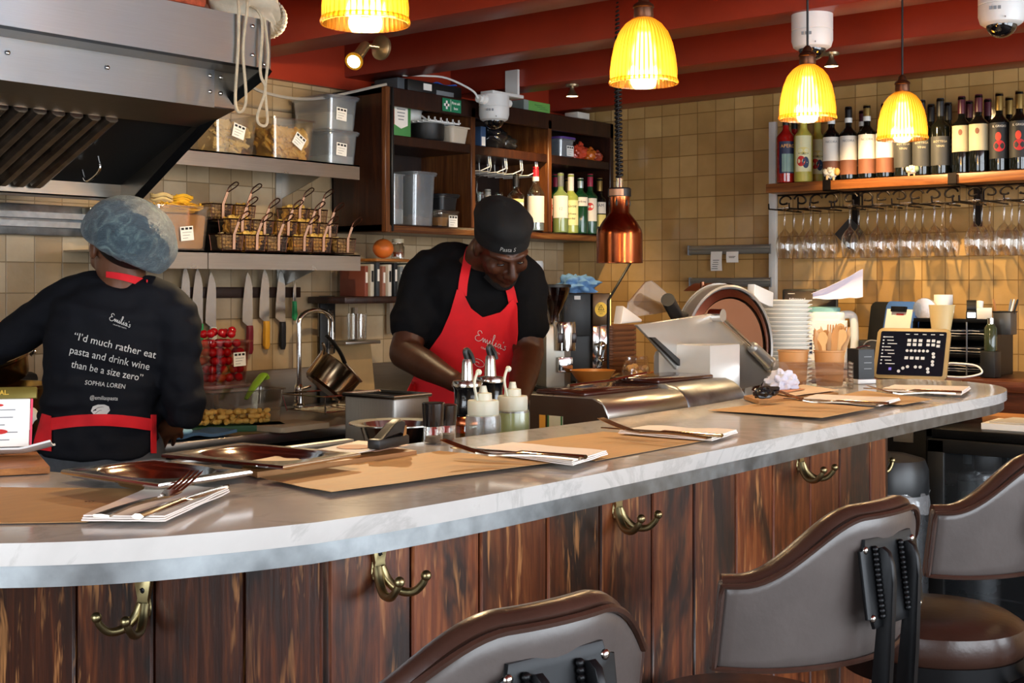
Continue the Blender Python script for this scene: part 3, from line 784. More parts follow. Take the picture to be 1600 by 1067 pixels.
# big tub with kraft lining and ribbons of fresh pasta on the lower shelf
c = at(292, 392, Y=3.77); ZL = 1.506
tub('big clear tub of fresh ribbon pasta lined with brown paper', (c.x, 3.88, ZL + .001), 0, .235, .19, .155, GT, lab=(.015, .06, 6))
b = MB(); b.box((0, 0, .062), (.212, .165, .124), bev=.012, taper=.92); lo = b.build('paper_liner', mat('tan_greaseproof', 'b88650', .75, 0, .12, 9, bump=.6, bscale=12, bd=.01), None, (c.x, 3.88, ZL + .006)); tag(lo, 'brown paper lining folded inside the big pasta tub', 'paper')
heap('pasta', 'ribbons of fresh egg pasta heaped over the big tub', None, (c.x, 3.88, ZL + .130), 0, .20, .15, .035, 46, 'ribbon', PASTAY, seed=8)
for i, (dx, dy, m, lab) in enumerate(((-.055, -.02, PASTAP, 'pale green nest of ribbon pasta on the big tub, left'), (.035, -.01, PASTAY, 'yellow nest of ribbon pasta on the big tub, right'))):
    b = MB(); rnd = random.Random(20 + i)
    for k in range(16):
        r0 = rnd.uniform(.014, .043); z0 = rnd.uniform(0, .028); e = rnd.uniform(.55, .8)
        b.tube([(r0 * cos(2 * pi * q / 20), r0 * e * sin(2 * pi * q / 20), z0 + .004 * sin(q)) for q in range(20)], .0035, 5, closed=True)
    o = b.build('pasta_nest', m, None, (c.x + dx, 3.86 + dy, ZL + .170)); tag(o, lab, 'pasta')
# wire baskets with portions of pasta on a stepped stand
WIRE = mat('dark_copper_wire', '4a2c20', .32, .9, .2)
BMESH = thin_glass('basket_mesh', 'f0e2d2', .05, .2, .4, .03, '54301f')
stand = thing('stepped_stand', 'dark stepped stand carrying the wire baskets of pasta', 'stand', (3.18, 3.93, ZL))
q0 = at(345, 392, Y=3.80).x
b = MB(); b.box(((q0 + 3.59) / 2 - 3.18, .045, .03), (3.59 - q0, .20, .06)); b.build('lower_step', BLACKM, stand)
b = MB(); b.box(((q0 + 3.59) / 2 - 3.18, .10, .09), (3.59 - q0, .075, .06)); b.build('upper_step', BLACKM, stand)
def basket(label, loc, group, copper=False):
    t = thing('wire_basket', label, 'basket', loc, 0, group)
    w_, d_, h_ = .098, .072, .062
    b = MB(); b.box((0, 0, h_ / 2 + .002), (w_, d_, h_), taper=.88)
    top = max(b.bm.faces, key=lambda f: f.calc_center_median().z); b.bm.faces.remove(top)
    b.build('mesh_wall', BMESH, t)
    b = MB(); r2 = [(w_ / 2 * sx, d_ / 2 * sy, h_) for sx, sy in ((-1, -1), (1, -1), (1, 1), (-1, 1))]
    b.tube(r2, .0028, 6, closed=True); b.tube([(x * .88, y * .88, .004) for x, y, z in r2], .0022, 6, closed=True)
    for i in range(4): b.tube([V(r2[i]), V((r2[i][0] * .88, r2[i][1] * .88, .004))], .002, 6)
    for k in range(7): b.tube([(-w_ / 2 + w_ * k / 6, -d_ / 2, h_), ((-w_ / 2 + w_ * k / 6) * .88, -d_ / 2 * .88, .004)], .0008, 4)
    for k in range(4): b.tube([(-w_ / 2 * .95, -d_ / 2 * .955, .012 + .013 * k), (w_ / 2 * .95, -d_ / 2 * .955, .012 + .013 * k)], .0008, 4)
    b.build('wire_frame', WIRE, t)
    b = MB(); y0 = -d_ / 2 - .003
    b.tube([(.0, y0, .008), (.0, y0 - .002, h_), (.012, y0 - .012, h_ + .045)], .0032, 6); b.tube([(.006, y0, .008), (.006, y0 - .002, h_), (.018, y0 - .012, h_ + .045)], .0032, 6)
    lp = cr([(.012, y0 - .012, h_ + .045), (.020, y0 - .016, h_ + .064), (.044, y0 - .022, h_ + .083), (.056, y0 - .024, h_ + .080), (.050, y0 - .022, h_ + .068), (.018, y0 - .012, h_ + .045)], 5)
    b.build('handle', mat('copper_handle', '9a7660', .4, .7), t); b = MB(); b.tube(lp, .0026, 6); b.build('handle_loop', WIRE, t)
    return t
GB = 'wire baskets of pasta on the lower shelf'; GP = 'pasta portions in wire baskets'
rows = [(3.80, ZL + .001, (362, 398, 432, 472, 502, 540)), (3.885, ZL + .062, (375, 410, 447, 482, 512)), (3.985, ZL + .122, (345, 382, 465, 496))]
kinds = ['bow', 'shell', 'bow', 'penne', 'shell', 'bow']
names = ['first', 'second', 'third', 'fourth', 'fifth', 'sixth']
proto = None; pp = {}
for r_, (yy, zz, xs) in enumerate(rows):
    for i, px in enumerate(xs):
        x = at(px, 390, Y=yy - .03).x
        lab = '%s wire pasta basket from the left in the %s row' % (names[i], ('front', 'middle', 'back')[r_])
        if proto is None: proto = basket(lab, (x, yy, zz), GB, True)
        else: dup(proto, (x, yy, zz), label=lab)
        kd = kinds[(i + r_) % 6]
        plab = '%s pasta portion from the left in the %s row of wire baskets' % (names[i], ('front', 'middle', 'back')[r_])
        if kd not in pp:
            pp[kd] = heap('pasta', plab, GP, (x, yy, zz + .005), 0, .070, .046, .060, 46, kd, PASTA if kd != 'bow' else PASTAP, seed=30 + len(pp))
        else: dup(pp[kd], (x, yy, zz + .005), label=plab)

# ---------------------------------------------------------------- knives on the magnetic strip
b = MB(); s0, s1 = at(258, 455, Y=4.06).x, at(468, 455, Y=4.06).x; zs = at(360, 457, Y=4.06).z
b.box((0, 0, 0), (s1 - s0, .016, .042), bev=.002); o = b.build('magnetic_strip', mat('brown_magnet_bar', '2a170f', .4), None, ((s0 + s1) / 2, 4.060, zs)); tag(o, 'dark brown magnetic knife strip on the tiles under the shelf', 'knife rack')
BLADE = brushed('knife_steel', 'b9b7b4', .24, (60, 60, 2))
def knife(px, py, hm, label, kind='chef', sc=1.0, bw=.05):
    """px,py: where blade meets handle (right edge = spine)"""
    p = at(px, py, Y=4.04)
    t = thing('kitchen_knife', label, 'knife', (p.x, 4.0440, p.z), 0, 'knives on the magnetic strip')
    L = .205 if kind == 'chef' else .075
    if kind == 'chef':
        poly = [(0, 0), (0, L * .6)] + [(-bw * .9 * (q / 8) ** 2.2 * .55, L * .6 + L * .4 * q / 8) for q in range(1, 9)]
        poly += [(-bw * (.55 + .45 * (1 - (1 - q / 9) ** 2)), L * (1 - q / 9) + .002) for q in range(1, 9)] + [(-bw, .010), (-.022, -.010), (0, -.010)]
    else: poly = [(0, -.005), (0, L * .7), (-.006, L), (-.014, L * .6), (-.015, -.005)]
    b = MB(); b.prism([(x, z) for x, z in poly], 0, .0028, M=FACE_Y, bev=.0006, seg=1); b.build('blade', BLADE, t)
    b = MB(); k = sc; w_ = .024 if kind == 'chef' else .014; hl = .118 if kind == 'chef' else .085
    hp = [(0, -.006), (.002, -.03 * k), (-.001, -.06 * k), (.002, -hl * .85), (-.004, -hl), (-w_ * .8, -hl), (-w_ - .004, -hl * .86), (-w_ + .003, -.06 * k), (-w_ + .001, -.03 * k), (-w_ - .002, -.006)]
    b.prism([(x, z) for x, z in hp], -.006, .009, M=FACE_Y, bev=.004, seg=2); b.build('handle', hm, t, sharp=60)
HG, HW, HR, HY_, HB = (mat('handle_' + n, c, .45, 0, .08) for n, c in (('green', '2f9a5e'), ('white', 'cfcdc8'), ('maroon', '6e1524'), ('yellow', 'd3982a'), ('black', '15161a')))
knife(297, 500, HG, 'first knife from the left, handle hidden behind the dark sleeve', bw=.045)
knife(317, 503, HG, 'green handled chef knife, second from the left on the strip')
knife(338, 508, HW, 'white handled chef knife above the tomatoes')
knife(395, 506, HR, 'maroon handled chef knife on the magnetic strip')
knife(421, 499, HY_, 'yellow handled chef knife on the magnetic strip', sc=1.0)
knife(446, 500, HB, 'black handled chef knife on the magnetic strip')
knife(463, 468, HG, 'small green handled paring knife at the right of the strip', kind='paring')

# ---------------------------------------------------------------- things on the worktop
RT = mat('cherry_tomato_skin', 'b3121c', .16, 0, .15, 8, coat=.5, sss=.05)
REDTUB = thin_glass('clear_tub', 'f6e2de', .05, .4, .06, .0)
c = at(360, 600, Y=3.80)
base = tub('low clear box of tomatoes under the tomato tub', (c.x, 3.87, ZT + .001), 0, .20, .17, c.z - ZT - .014, None, plas=REDTUB, lid=True, taper=.95, name='storage_box', cat='box')
tb = tub('clear tub heaped with red cherry tomatoes', (c.x, 3.87, c.z + .001), 0, .186, .165, .155, None, plas=REDTUB, taper=.84, lab=(.035, .088, 2))
b = MB(); b.sphere((0, 0, 0), (.0165, .0165, .0155), 16, 10); tm = b.build('cherry_tomato', RT); tag(tm, 'shiny red cherry tomato in the clear tub under the knives', 'tomato', 'cherry tomatoes')
rnd = random.Random(5); cnt = 0; put = []
def place_tom(x, y, z, lab=None):
    global cnt
    q = V((c.x + x, 3.87 + y, z))
    for p in put:
        if (p - q).length < .029: return
    put.append(q)
    o = tm if cnt == 0 else tm.copy()
    if cnt: COL.objects.link(o)
    o.location = q; o.rotation_euler = (rnd.uniform(-.4, .4), rnd.uniform(-.4, .4), 0); cnt += 1
    if lab: o['label'] = lab
for layer in range(5):
    z = c.z + .022 + .031 * layer; k = .84 + .16 * (layer * .031) / .155
    for tries in range(90):
        if layer < 4 and rnd.random() < .75:
            if rnd.random() < .6: x, y = rnd.uniform(-.072, .072) * k, -.060 * k
            else: x, y = -.070 * k, rnd.uniform(-.058, .058) * k
        else: x, y = rnd.uniform(-.070, .070) * k, rnd.uniform(-.058, .058) * k
        place_tom(x, y, z)
for tries in range(60): place_tom(rnd.uniform(-.058, .062), rnd.uniform(-.04, .04), c.z + .185 + rnd.uniform(-.006, .008))
for tries in range(30): place_tom(rnd.uniform(-.07, .07), -.06, ZT + .024, 'red cherry tomato in the low box under the tomato tub')
# boards and gnocchi
GREENB = mat('dark_green_board', '1f5a3a', .5, 0, .1, bump=.1)
WHITEB = mat('off_white_board', 'c7bba2', .6, 0, .08)
def board(label, px_corner, m, w_, d_, rz, z=ZT, th=.018):
    p = at(*px_corner, Z=z + th / 2)
    b = MB(); b.prism(rrect(w_, d_, .012), 0, th, bev=.003)
    M = Matrix.Rotation(rz, 4, 'Z'); off = M @ V((-w_ / 2, d_ / 2, 0))
    o = b.build('chopping_board', m, None, (p.x + off.x, p.y + off.y, z + .0005), (0, 0, rz)); tag(o, label, 'chopping board', 'chopping boards on the worktop'); return o
wbd = board('off white chopping board right of the green board', (517, 664), WHITEB, .22, .175, R(2))
gb = board('dark green chopping board covered in yellow gnocchi', (447, 667), GREENB, .36, .115, R(-28))
c2 = wbd.location
bt = tub('big empty clear tub behind the gnocchi', (2.972, 3.706, ZT + .0006), 0, .32, .130, .112, None, taper=.92)
b = MB(); b.tube([(-.013, 0, 0), (-.005, 0, .001), (.005, 0, .001), (.013, 0, 0)], [.006, .009, .009, .006], 10); b.bm.verts.ensure_lookup_table()
gn = b.build('gnocchi', mat('gnocchi_dough', 'e6bd62', .55, 0, .15, 30, sss=.05)); tag(gn, 'yellow piece of gnocchi in the heap on the green board', 'gnocchi', 'gnocchi on the green board')
n = 0; put2 = []
for tries in range(900):
    gx, gy = rnd.uniform(-.155, .125), rnd.uniform(-.040, .044); lay = rnd.choice((0, 0, 1, 2))
    q = V((gx, gy, .0305 + .015 * lay))
    if lay and abs(gy) > .034 - .01 * (lay - 1): continue
    if any((p - q).length < .0175 for p in put2) or n >= 95: continue
    put2.append(q)
    o = gn if n == 0 else gn.copy()
    if n: COL.objects.link(o)
    w3 = Matrix.Rotation(R(-28), 3, 'Z') @ q
    o.location = (gb.location.x + w3.x, gb.location.y + w3.y, ZT + .0006 + q.z); o.rotation_euler = (0, rnd.uniform(-.3, .3), rnd.uniform(0, pi)); n += 1
# cloth, sponge
def cloth(name, label, cat, loc, rz, w_, d_, m, amp=.006, fold=None, seed=0, th=.004, nx=30, ny=22):
    b = MB()
    def f(u, v):
        x, y = (u - .5) * w_, (v - .5) * d_
        z = amp * (1 + noise.noise(V((x * 16, y * 16, seed)))) + amp * .6 * (1 + sin(x * 55 + seed + 2 * noise.noise(V((x * 8, y * 8, seed)))))
        return V((x + .006 * noise.noise(V((x * 9, y * 9, seed + 4))), y + .008 * noise.noise(V((x * 9, y * 9, seed + 9))), z + th / 2 + .001))
    b.sheet(f, nx, ny, th); o = b.build(name, m, None, loc, (0, 0, rz), sharp=80)
    return tag(o, label, cat)
p = at(300, 684, Z=ZT)
cloth('folded_cloth', 'blue grey cleaning cloth under the hand at the worktop edge', 'cloth', (p.x, p.y, ZT), R(-6), .26, .11, mat('slate_blue_cloth', '52779c', .9, 0, .15, 20, bump=.4, bscale=150), .005, th=.010, seed=2)
p = at(284, 678, Z=ZT + .03); b = MB(); b.sphere((0, 0, 0), (.040, .026, .012), 20, 12); tag(b.build('sponge', mat('pale_blue_sponge', '8fc4e6', .6, 0, .05), None, (p.x, p.y, ZT + .037), (0, 0, .2)), 'pale blue sponge on the folded cloth', 'sponge')
# green tongs handle lying over the tub, metal lid beside
p = at(408, 612, Z=ZT + .14)
b = MB(); M = Matrix.Translation((p.x, p.y, ZT + .140)) @ Euler((0, R(-38), R(15))).to_matrix().to_4x4()
lim = mat('lime_silicone', '8dba2f', .4, 0, .08)
t = thing('silicone_spatula', 'lime green spatula handle sticking up behind the empty tub', 'spatula', (at(408, 600, Y=3.70).x, 3.70, ZT + .028))
b = MB(); pts = cr([(-.07, 0, .05), (-.04, 0, .085), (-.01, 0, .115), (.012, 0, .132), (.022, 0, .120)], 6); b.tube(pts, [.010 + .012 * min(1, i / 10) for i in range(len(pts))], 10, flat=.45); b.build('handle', lim, t, sharp=70)
p2 = at(335, 607, Z=ZT + .13)
# tap
p = at(467, 642, Y=3.93)
t = thing('kitchen_tap', 'chrome swan neck tap beside the saucepan', 'tap', (p.x, 3.93, ZT + .0006))
b = MB(); b.lathe([(.0, .0), (.026, .0), (.026, .012), (.018, .02), (.016, .06), (.019, .064), (.019, .085), (.012, .095), (0, .095)], 20); b.build('base', CHROME, t)
b = MB(); zt = at(467, 505, Y=3.93).z - ZT; zh = at(490, 490, Y=3.93).z - ZT
xr = at(518, 500, Y=3.93).x - p.x
b.tube([(0, 0, .09), (0, 0, zt)] + [(xr / 2 - xr / 2 * cos(pi * k / 14), 0, zt + (zh - zt) * 1.35 * sin(pi * k / 14)) for k in range(1, 15)] + [(xr, 0, zt - .05)], .0105, 12); b.build('spout', CHROME, t, sharp=60)
b = MB(); b.cyl((xr, 0, zt - .075), (xr, 0, zt - .04), .013, n=14); b.build('aerator', CHROME, t)
b = MB(); b.tube([(.015, 0, .075), (.045, -.02, .085)], .006, 8); b.build('lever', CHROME, t)
# rasp grater hanging behind the tap
p = at(511, 520, Y=4.03)
t = thing('rasp_grater', 'long dark rasp grater standing against the tiles', 'grater', (p.x, 4.02, ZT))
b = MB(); zg0, zg1 = at(511, 560, Y=4.03).z - ZT, at(511, 462, Y=4.03).z - ZT
b.box((0, .01, zg1 / 2), (.085, .012, zg1), bev=.004); b.build('frame', BLACK, t)
b = MB(); b.box((.012, .002, (zg0 + zg1) / 2 - .02), (.030, .005, (zg1 - zg0) * .72), bev=.001); pl = b.build('plate', POLISH, t)
b = MB()
for i in range(16):
    for j in range(3): b.sphere((.003 + .009 * j, -.001, zg0 + .045 + (zg1 - zg0) * .04 * i), (.0028, .0012, .0022), 6, 4)
b.build('teeth', BLACKM, pl)
# saucepan tilted on the rack
POT = mat('stained_steel', '9b8468', .2, 1, .25, 14, rvar=.15)
p = at(519, 590, Y=3.72)
t = thing('saucepan', 'tilted steel saucepan with black handle drying beside the tap', 'saucepan', (p.x, 3.72, p.z), rot=(R(12), R(38), R(-8)))
b = MB(); b.lathe([(0, -.055), (.082, -.055), (.092, -.045), (.096, .05), (.099, .055), (.094, .053), (.089, -.04), (.078, -.05), (0, -.05)], 36); b.build('pan', POT, t)
b = MB(); b.tube([(-.104, -.02, .045), (-.12, -.03, .06), (-.145, -.036, .068)], .006, 8); b.build('handle_stem', POLISH, t)
b = MB(); b.tube(cr([(-.055, -.10, .060), (-.10, -.108, .075), (-.15, -.11, .085), (-.19, -.11, .088)], 4), [.012] * 12 + [.011], 10, flat=.6); b.build('handle_grip', BLACK, t)
b = MB(); b.tube([(.06, -.09, .05), (-.01, -.105, .055), (-.06, -.10, .060)], .005, 8); b.build('handle_rod', POLISH, t)
t = thing('dish_rack', 'steel wire dish rack under the saucepan', 'dish rack', (p.x + .02, 3.74, ZT))
b = MB()
for z, k in ((.01, .9), (.07, 1.0)): b.tube([(sx * .15 * k, sy * .12 * k, z) for sx, sy in ((-1, -1), (1, -1), (1, 1), (-1, 1))], .0035, 6, closed=True)
for sx, sy in ((-1, -1), (1, -1), (1, 1), (-1, 1)): b.tube([(sx * .135, sy * .108, .004), (sx * .15, sy * .12, .07)], .003, 6)
for k in range(9): b.tube([(-.13 + .0325 * k, -.108, .01), (-.13 + .0325 * k, .108, .01)], .0022, 6)
b.build('wires', CHROME, t)
# tan board leaning in the corner of the sink, glass beside
p = at(563, 585, Y=4.0); b = MB(); b.box((0, 0, .09), (.24, .012, .24), bev=.002)
tag(b.build('leaning_board', mat('tan_board', 'a78a5f', .7), None, (p.x - .03, 4.010, ZT + .04), (R(-7), 0, 0)), 'tan board leaning on the tiles behind the sink', 'board')
b = MB(); b.lathe([(0, 0), (.035, 0), (.040, .004), (.043, .11), (.040, .11), (.037, .008), (0, .007)], 24); pg = at(546, 520, Y=4.0)
o = b.build('measuring_jar', GLASS, None, (pg.x, 3.955, pg.z - .03)); tag(o, 'clear jar on the little wall ledge left of the man', 'jar')
b = MB(); b.box((0, .03, -.008), (.20, .14, .014), bev=.003); b.box((.075, .09, .06), (.018, .012, .15)); tag(b.build('wall_ledge', STEEL, None, (pg.x + .01, 3.965, pg.z - .031)), 'small steel ledge on the tiles left of the man', 'ledge')
# small dark wood shelf with orange and jars
p = at(600, 463, Y=3.90)
sh = thing('wooden_wall_shelf', 'small dark wood shelf with books and an orange beside the cabinet', 'shelf', (p.x - .02, 3.95, p.z))
b = MB(); b.box((0, 0, -.014), (.52, .22, .028), bev=.003); b.build('board', DARKWOOD, sh)
for sx in (-1, 1):
    b = MB(); b.box((sx * .2, .095, -.09), (.02, .02, .15)); b.build('bracket', STEEL, sh)
zs = p.z
cols = ['8a4a3a', 'c9c2b4', '3a3f45', '9c6a58', 'd7d2c8', '1f2226', '7a8286', 'e0dcd0', '4a5a50']
for i, cc in enumerate(cols):
    x = at(574 + 9.2 * i, 440, Y=3.86).x
    hgt = .125 + .008 * ((i * 7) % 3)
    t = thing('cookbook', '%s spine from the left in the row under the orange' % ['first', 'second', 'third', 'fourth', 'fifth', 'sixth', 'seventh', 'eighth', 'ninth'][i], 'book', (x, 3.94, zs + .0008), 0, 'cookbooks on the small shelf')
    b = MB(); b.box((0, 0, hgt / 2), (.019, .15, hgt), bev=.002); b.build('cover', mat('book_cover_%d' % i, cc, .4), t)
    b = MB(); b.box((0, -.0762, hgt * .62), (.011, .0008, hgt * .35)); b.build('spine_title', INK if cc in ('c9c2b4', 'd7d2c8', 'e0dcd0') else PAPER, t)
hx = at(604, 397, Y=3.88)
bx = MB(); bx.box((0, 0, .006), (.20, .13, .012), bev=.002); o = bx.build('wooden_tray', OAK, None, (at(613, 410, Y=3.88).x, 3.94, zs + .146)); tag(o, 'thin wooden tray on top of the cookbooks', 'tray')
t = thing('orange', 'whole orange on the tray over the cookbooks', 'orange', (hx.x, 3.90, zs + .1585))
b = MB(); b.sphere((0, 0, .042), (.044, .044, .041), 24, 16); b.build('fruit', mat('orange_peel', 'd8702a', .45, 0, .1, bump=.4, bscale=400, bd=.001), t)
b = MB(); b.cyl((0, 0, .081), (0, 0, .085), .004, n=8); b.build('stem', mat('stem_green', '4a5a2a', .7), t)
def jar(label, x, y, z, r, h, cont, lidm, name='glass_jar'):
    t = thing(name, label, 'jar', (x, y, z))
    b = MB(); b.lathe([(0, 0), (r, 0), (r * 1.02, .006), (r * 1.02, h * .72), (r * .8, h * .86), (r * .8, h), (r * .77, h), (r * .77, h * .86), (r * .97, h * .72), (r * .97, .008), (0, .007)], 24); b.build('glass', GLASS, t)
    b = MB(); b.lathe([(0, h), (r * .9, h), (r * .9, h + .016), (0, h + .017)], 24); b.build('lid', lidm, t)
    if cont: b = MB(); b.lathe([(0, .008), (r * .95, .009), (r * .95, h * .42), (0, h * .42)], 24); b.build('contents', cont, t)
    return t
jx = at(627, 420, Y=3.88).x
jar('small jar of brown spice beside the orange', jx, 3.90, zs + .159, .028, .068, mat('brown_spice', '7d3f1f', .8), mat('cream_lid', 'c9bfa0', .5))

# ---------------------------------------------------------------- pots on the range
BR = mat('heat_tinted_steel', 'a58a5c', .22, 1, .25, 8, rvar=.15)
zr = .927
p = at(32, 603, Y=3.52)
def pot(label, loc, r, h, m, rot=None):
    t = thing('cooking_pot', label, 'pot', loc, rot=rot)
    b = MB(); b.lathe([(0, 0), (r * .9, 0), (r * .96, .01), (r, h), (r * 1.04, h + .004), (r * 1.04, h + .012), (r * .985, h + .012), (r * .94, .014), (0, .01)], 40); b.build('bowl', m, t)
    for s in (0,):
        b = MB(); b.tube(cr([(r * .96, -.05, h * .8), (r * 1.12, -.045, h * .92), (r * 1.12, .045, h * .92), (r * .96, .05, h * .8)], 5), .006, 8); b.build('handle', POLISH, t)
    return t
pot('wide shiny steel pot on the range at far left', (p.x - .03, 3.62, zr), .165, .155, BR)
q = at(5, 588, Y=3.66)
pot('brass tinted pan tilted over the wide pot, cut by frame', (q.x - .03, 3.665, zr + .178), .11, .06, BR, rot=(R(6), R(-16), 0))
p = at(52, 640, Y=3.25)
b = MB(); b.sheet(lambda u, v: V(((u - .5) * .05, -.01 + .03 * (v - .5), .03 * v - .02 * (u - .5) ** 2 * 6)), 8, 8, .002); tag(b.build('paper_scrap', PAPER, None, at(52, 648, Y=3.405) + V((0, 0, -.01))), 'white scrap of paper on the range edge', 'paper')
# ================================================================ BOTTLES AND GLASSES (used by cabinet and wine shelf)
def face_cam(x, y): return math.atan2(-y, -x) + pi / 2
GL_D = mat('dark_bottle_glass', '0b0d0b', .06, 0, .1, rvar=0, coat=.4)
GL_G = mat('green_bottle_glass', '123a22', .06, 0, .1, rvar=0, coat=.4)
GL_C = thin_glass('clear_bottle_glass', 'dfe6e2', .08, .8)
GL_LG = mat('pale_green_bottle', '6f7f4c', .08, 0, .1, rvar=0, coat=.4)
GL_RED = mat('red_aperitif_bottle', '8e1712', .07, 0, .12, rvar=0, coat=.5)
GL_LIM = mat('frosted_lemon_bottle', 'b3a645', .42, 0, .08, sss=.1)
PAPL = mat('bottle_label_white', 'd9d2c6', .7, 0, .06)
def band(r, z0, z1, half, n=14):
    b = MB(); t = .0006
    def f(s, v):
        a = -half + 2 * half * s
        return V(((r + t) * sin(a), -(r + t) * cos(a), z0 + (z1 - z0) * v))
    b.sheet(lambda u, v: f(u, v), n, 2, .0006); return b
PROTO = {}
def bottle(key, label, loc, group, jit=0, spec=None, name='bottle', cat='bottle', sc=1):
    rz = face_cam(loc[0], loc[1]) + jit
    if key in PROTO:
        return dup(PROTO[key], loc, rz, label, group, scale=(sc,) * 3)
    s = spec; r, h = s['r'], s['h']
    t = thing(name, label, cat, loc, rz, group); t.scale = (sc,) * 3
    sh, nk = s.get('sh', .62) * h, s.get('nk', .74) * h; nr = s.get('nr', .0135)
    prof = [(0, .004), (r * .7, 0), (r * .97, .003), (r, .010), (r, sh)]
    for k in range(1, 7):
        q = k / 6; prof.append((r + (nr - r) * (.5 - .5 * cos(pi * q)) ** s.get('pw', 1.0), sh + (nk - sh) * q))
    prof += [(nr, h - .012), (nr * 1.15, h - .011), (nr * 1.15, h - .003), (nr, h), (0, h)]
    b = MB(); b.lathe(prof, 24); b.build('glass', s['glass'], t, sharp=50)
    if s.get('liquid'):
        lz = s.get('lz', sh * .9)
        b = MB(); b.lathe([(0, .006), (r * .93, .006), (r * .93, lz), (0, lz)], 20); b.build('liquid', s['liquid'], t)
    c0 = s.get('c0', .78) * h
    b = MB(); b.lathe([(nr + .0012, c0), (nr + .0014, h - .002), (nr + .0003, h + .0025), (0, h + .003)], 18, cap=False); b.build('cap', s['cap'], t)
    if s.get('ring'):
        b = MB(); b.lathe([(nr + .0022, c0 - .004), (nr + .0022, c0 + .016)], 18, cap=False); b.build('neck_band', s['ring'], t)
    for (z0, z1, half, m) in s.get('labels', ()):
        b = band(r, z0 * h, z1 * h, half); b.build('paper_label', m, t)
    for (txt, z, size, m) in s.get('txt', ()):
        lettering(txt, size, m, t, T3(0, 0, z * h) @ FACE_Y, wrap=r + .001)
    for (z, wx, hz, m, dx) in s.get('blob', ()):
        b = MB(); rr = r + .0014
        N = 24; c = [V((rr * sin(dx), -rr * cos(dx), z * h))]
        vs = [V((rr * sin(dx + wx * cos(2 * pi * k / N) / rr), -rr * cos(dx + wx * cos(2 * pi * k / N) / rr), z * h + hz * sin(2 * pi * k / N))) for k in range(N)]
        b.raw(c + vs, [(0, 1 + k, 1 + (k + 1) % N) for k in range(N)]); b.build('print', m, t)
    PROTO[key] = t; return t
def MC(n, c, r=.5, **k): return mat(n, c, r, **k)
CAPB, CAPW, CAPR, CAPG, CAPS = MC('black_foil', '121214', .35), MC('white_cap', 'd8d6d0', .4), MC('burgundy_foil', '4a1824', .35), MC('gold_foil', '8b6f3a', .35, metal=.6), MC('silver_cap', 'a9b6b8', .3, metal=.6)
CAPRED = MC('red_cap', 'b01a2a', .35)
LB_BROWN, LB_CREAM, LB_GREY, LB_BLK = MC('label_copper', '7a4a33', .6), MC('label_cream', 'b4a684', .65), MC('label_grey', '3b3a38', .6), MC('label_black', '1d1b1c', .6)
LB_YEL, LB_GRN, LB_BLUE, LB_RED = MC('label_yellow', 'd8c878', .6), MC('label_green', '2f6a3a', .6), MC('label_blue', '22304f', .6), MC('label_red', 'c02018', .5)
# ================================================================ WALL CABINET
cx0, cx1, cy0, cz0, cz1 = 3.745, 5.352, 3.75, 1.605, 2.192
cb = thing('wall_cabinet', 'open dark wood wall cabinet with three bays of kitchen goods and bottles', 'cabinet', ((cx0 + cx1) / 2, 3.91, cz0))
def cbox(name, x0, x1, y0, y1, z0, z1, m=DARKWOOD, bev=.003):
    b = MB(); b.box(((x0 + x1) / 2 - (cx0 + cx1) / 2, (y0 + y1) / 2 - 3.91, (z0 + z1) / 2 - cz0), (x1 - x0, y1 - y0, z1 - z0), bev=bev, seg=1); return b.build(name, m, cb)
YB = 4.062
cbox('side', cx0, cx0 + .03, cy0, YB, cz0, cz1); cbox('side', cx1 - .03, cx1, cy0, YB, cz0, cz1)
cbox('bottom', cx0, cx1, cy0, YB, cz0, cz0 + .03); cbox('top', cx0, cx1, cy0 + .01, YB, cz1 - .03, cz1)
cbox('back', cx0, cx1, YB - .012, YB, cz0, cz1, wood('dark_back_panel', '110704', '1d0c06', '2b140a', 2, .5, island=0))
cbox('top_rail', cx0, cx1, cy0, cy0 + .02, cz1 - .075, cz1); cbox('bottom_rail', cx0, cx1, cy0 - .004, cy0 + .02, cz0 - .004, cz0 + .024, wood('worn_edge_wood', '2a1208', '5a3015', '9a6a35', 0, .4, island=0))
DV = (4.29, 4.835)
EDGE = wood('worn_upright_wood', '3a1b0c', '5f3416', '8a5a2c', 2, .4, island=0)
for x in DV: cbox('divider', x - .014, x + .014, cy0, YB, cz0 + .03, cz1 - .03, EDGE)
cbox('front_post', cx0 - .004, cx0 + .024, cy0 - .008, cy0 + .016, cz0 - .004, cz1, EDGE)
ZS = 2.0
for i, (a, c) in enumerate(((cx0 + .03, DV[0] - .014), (DV[0] + .014, DV[1] - .014), (DV[1] + .014, cx1 - .03))):
    cbox('shelf_board', a, c, cy0 + .006, YB - .012, ZS - .04, ZS)
cbox('cable_tube', cx0 + .034, cx0 + .048, cy0 - .008, cy0 + .008, cz0, cz1, BLACK)
# first aid sign on the top rail
q = at(705, 153, Y=cy0)
sg = thing('first_aid_sign', 'small green first aid box sign on the cabinet top rail', 'sign', (q.x, cy0 - .003, cz1 - .038))
b = MB(); b.box((0, 0, 0), (.118, .003, .056), bev=.0008, seg=1); b.build('panel', mat('sign_green', '1f7a55', .4, 0, .04), sg)
b = MB(); b.box((-.034, -.002, 0), (.010, .001, .036)); b.box((-.034, -.002, 0), (.034, .001, .011)); b.box((-.008, -.002, 0), (.0016, .001, .05)); b.build('cross', PAPER, sg)
lettering('First aid', .0165, PAPER, sg, T3(.025, -.0017, .011) @ FACE_Y, bold=.0003); lettering('box', .0165, PAPER, sg, T3(.025, -.0017, -.011) @ FACE_Y, bold=.0003)
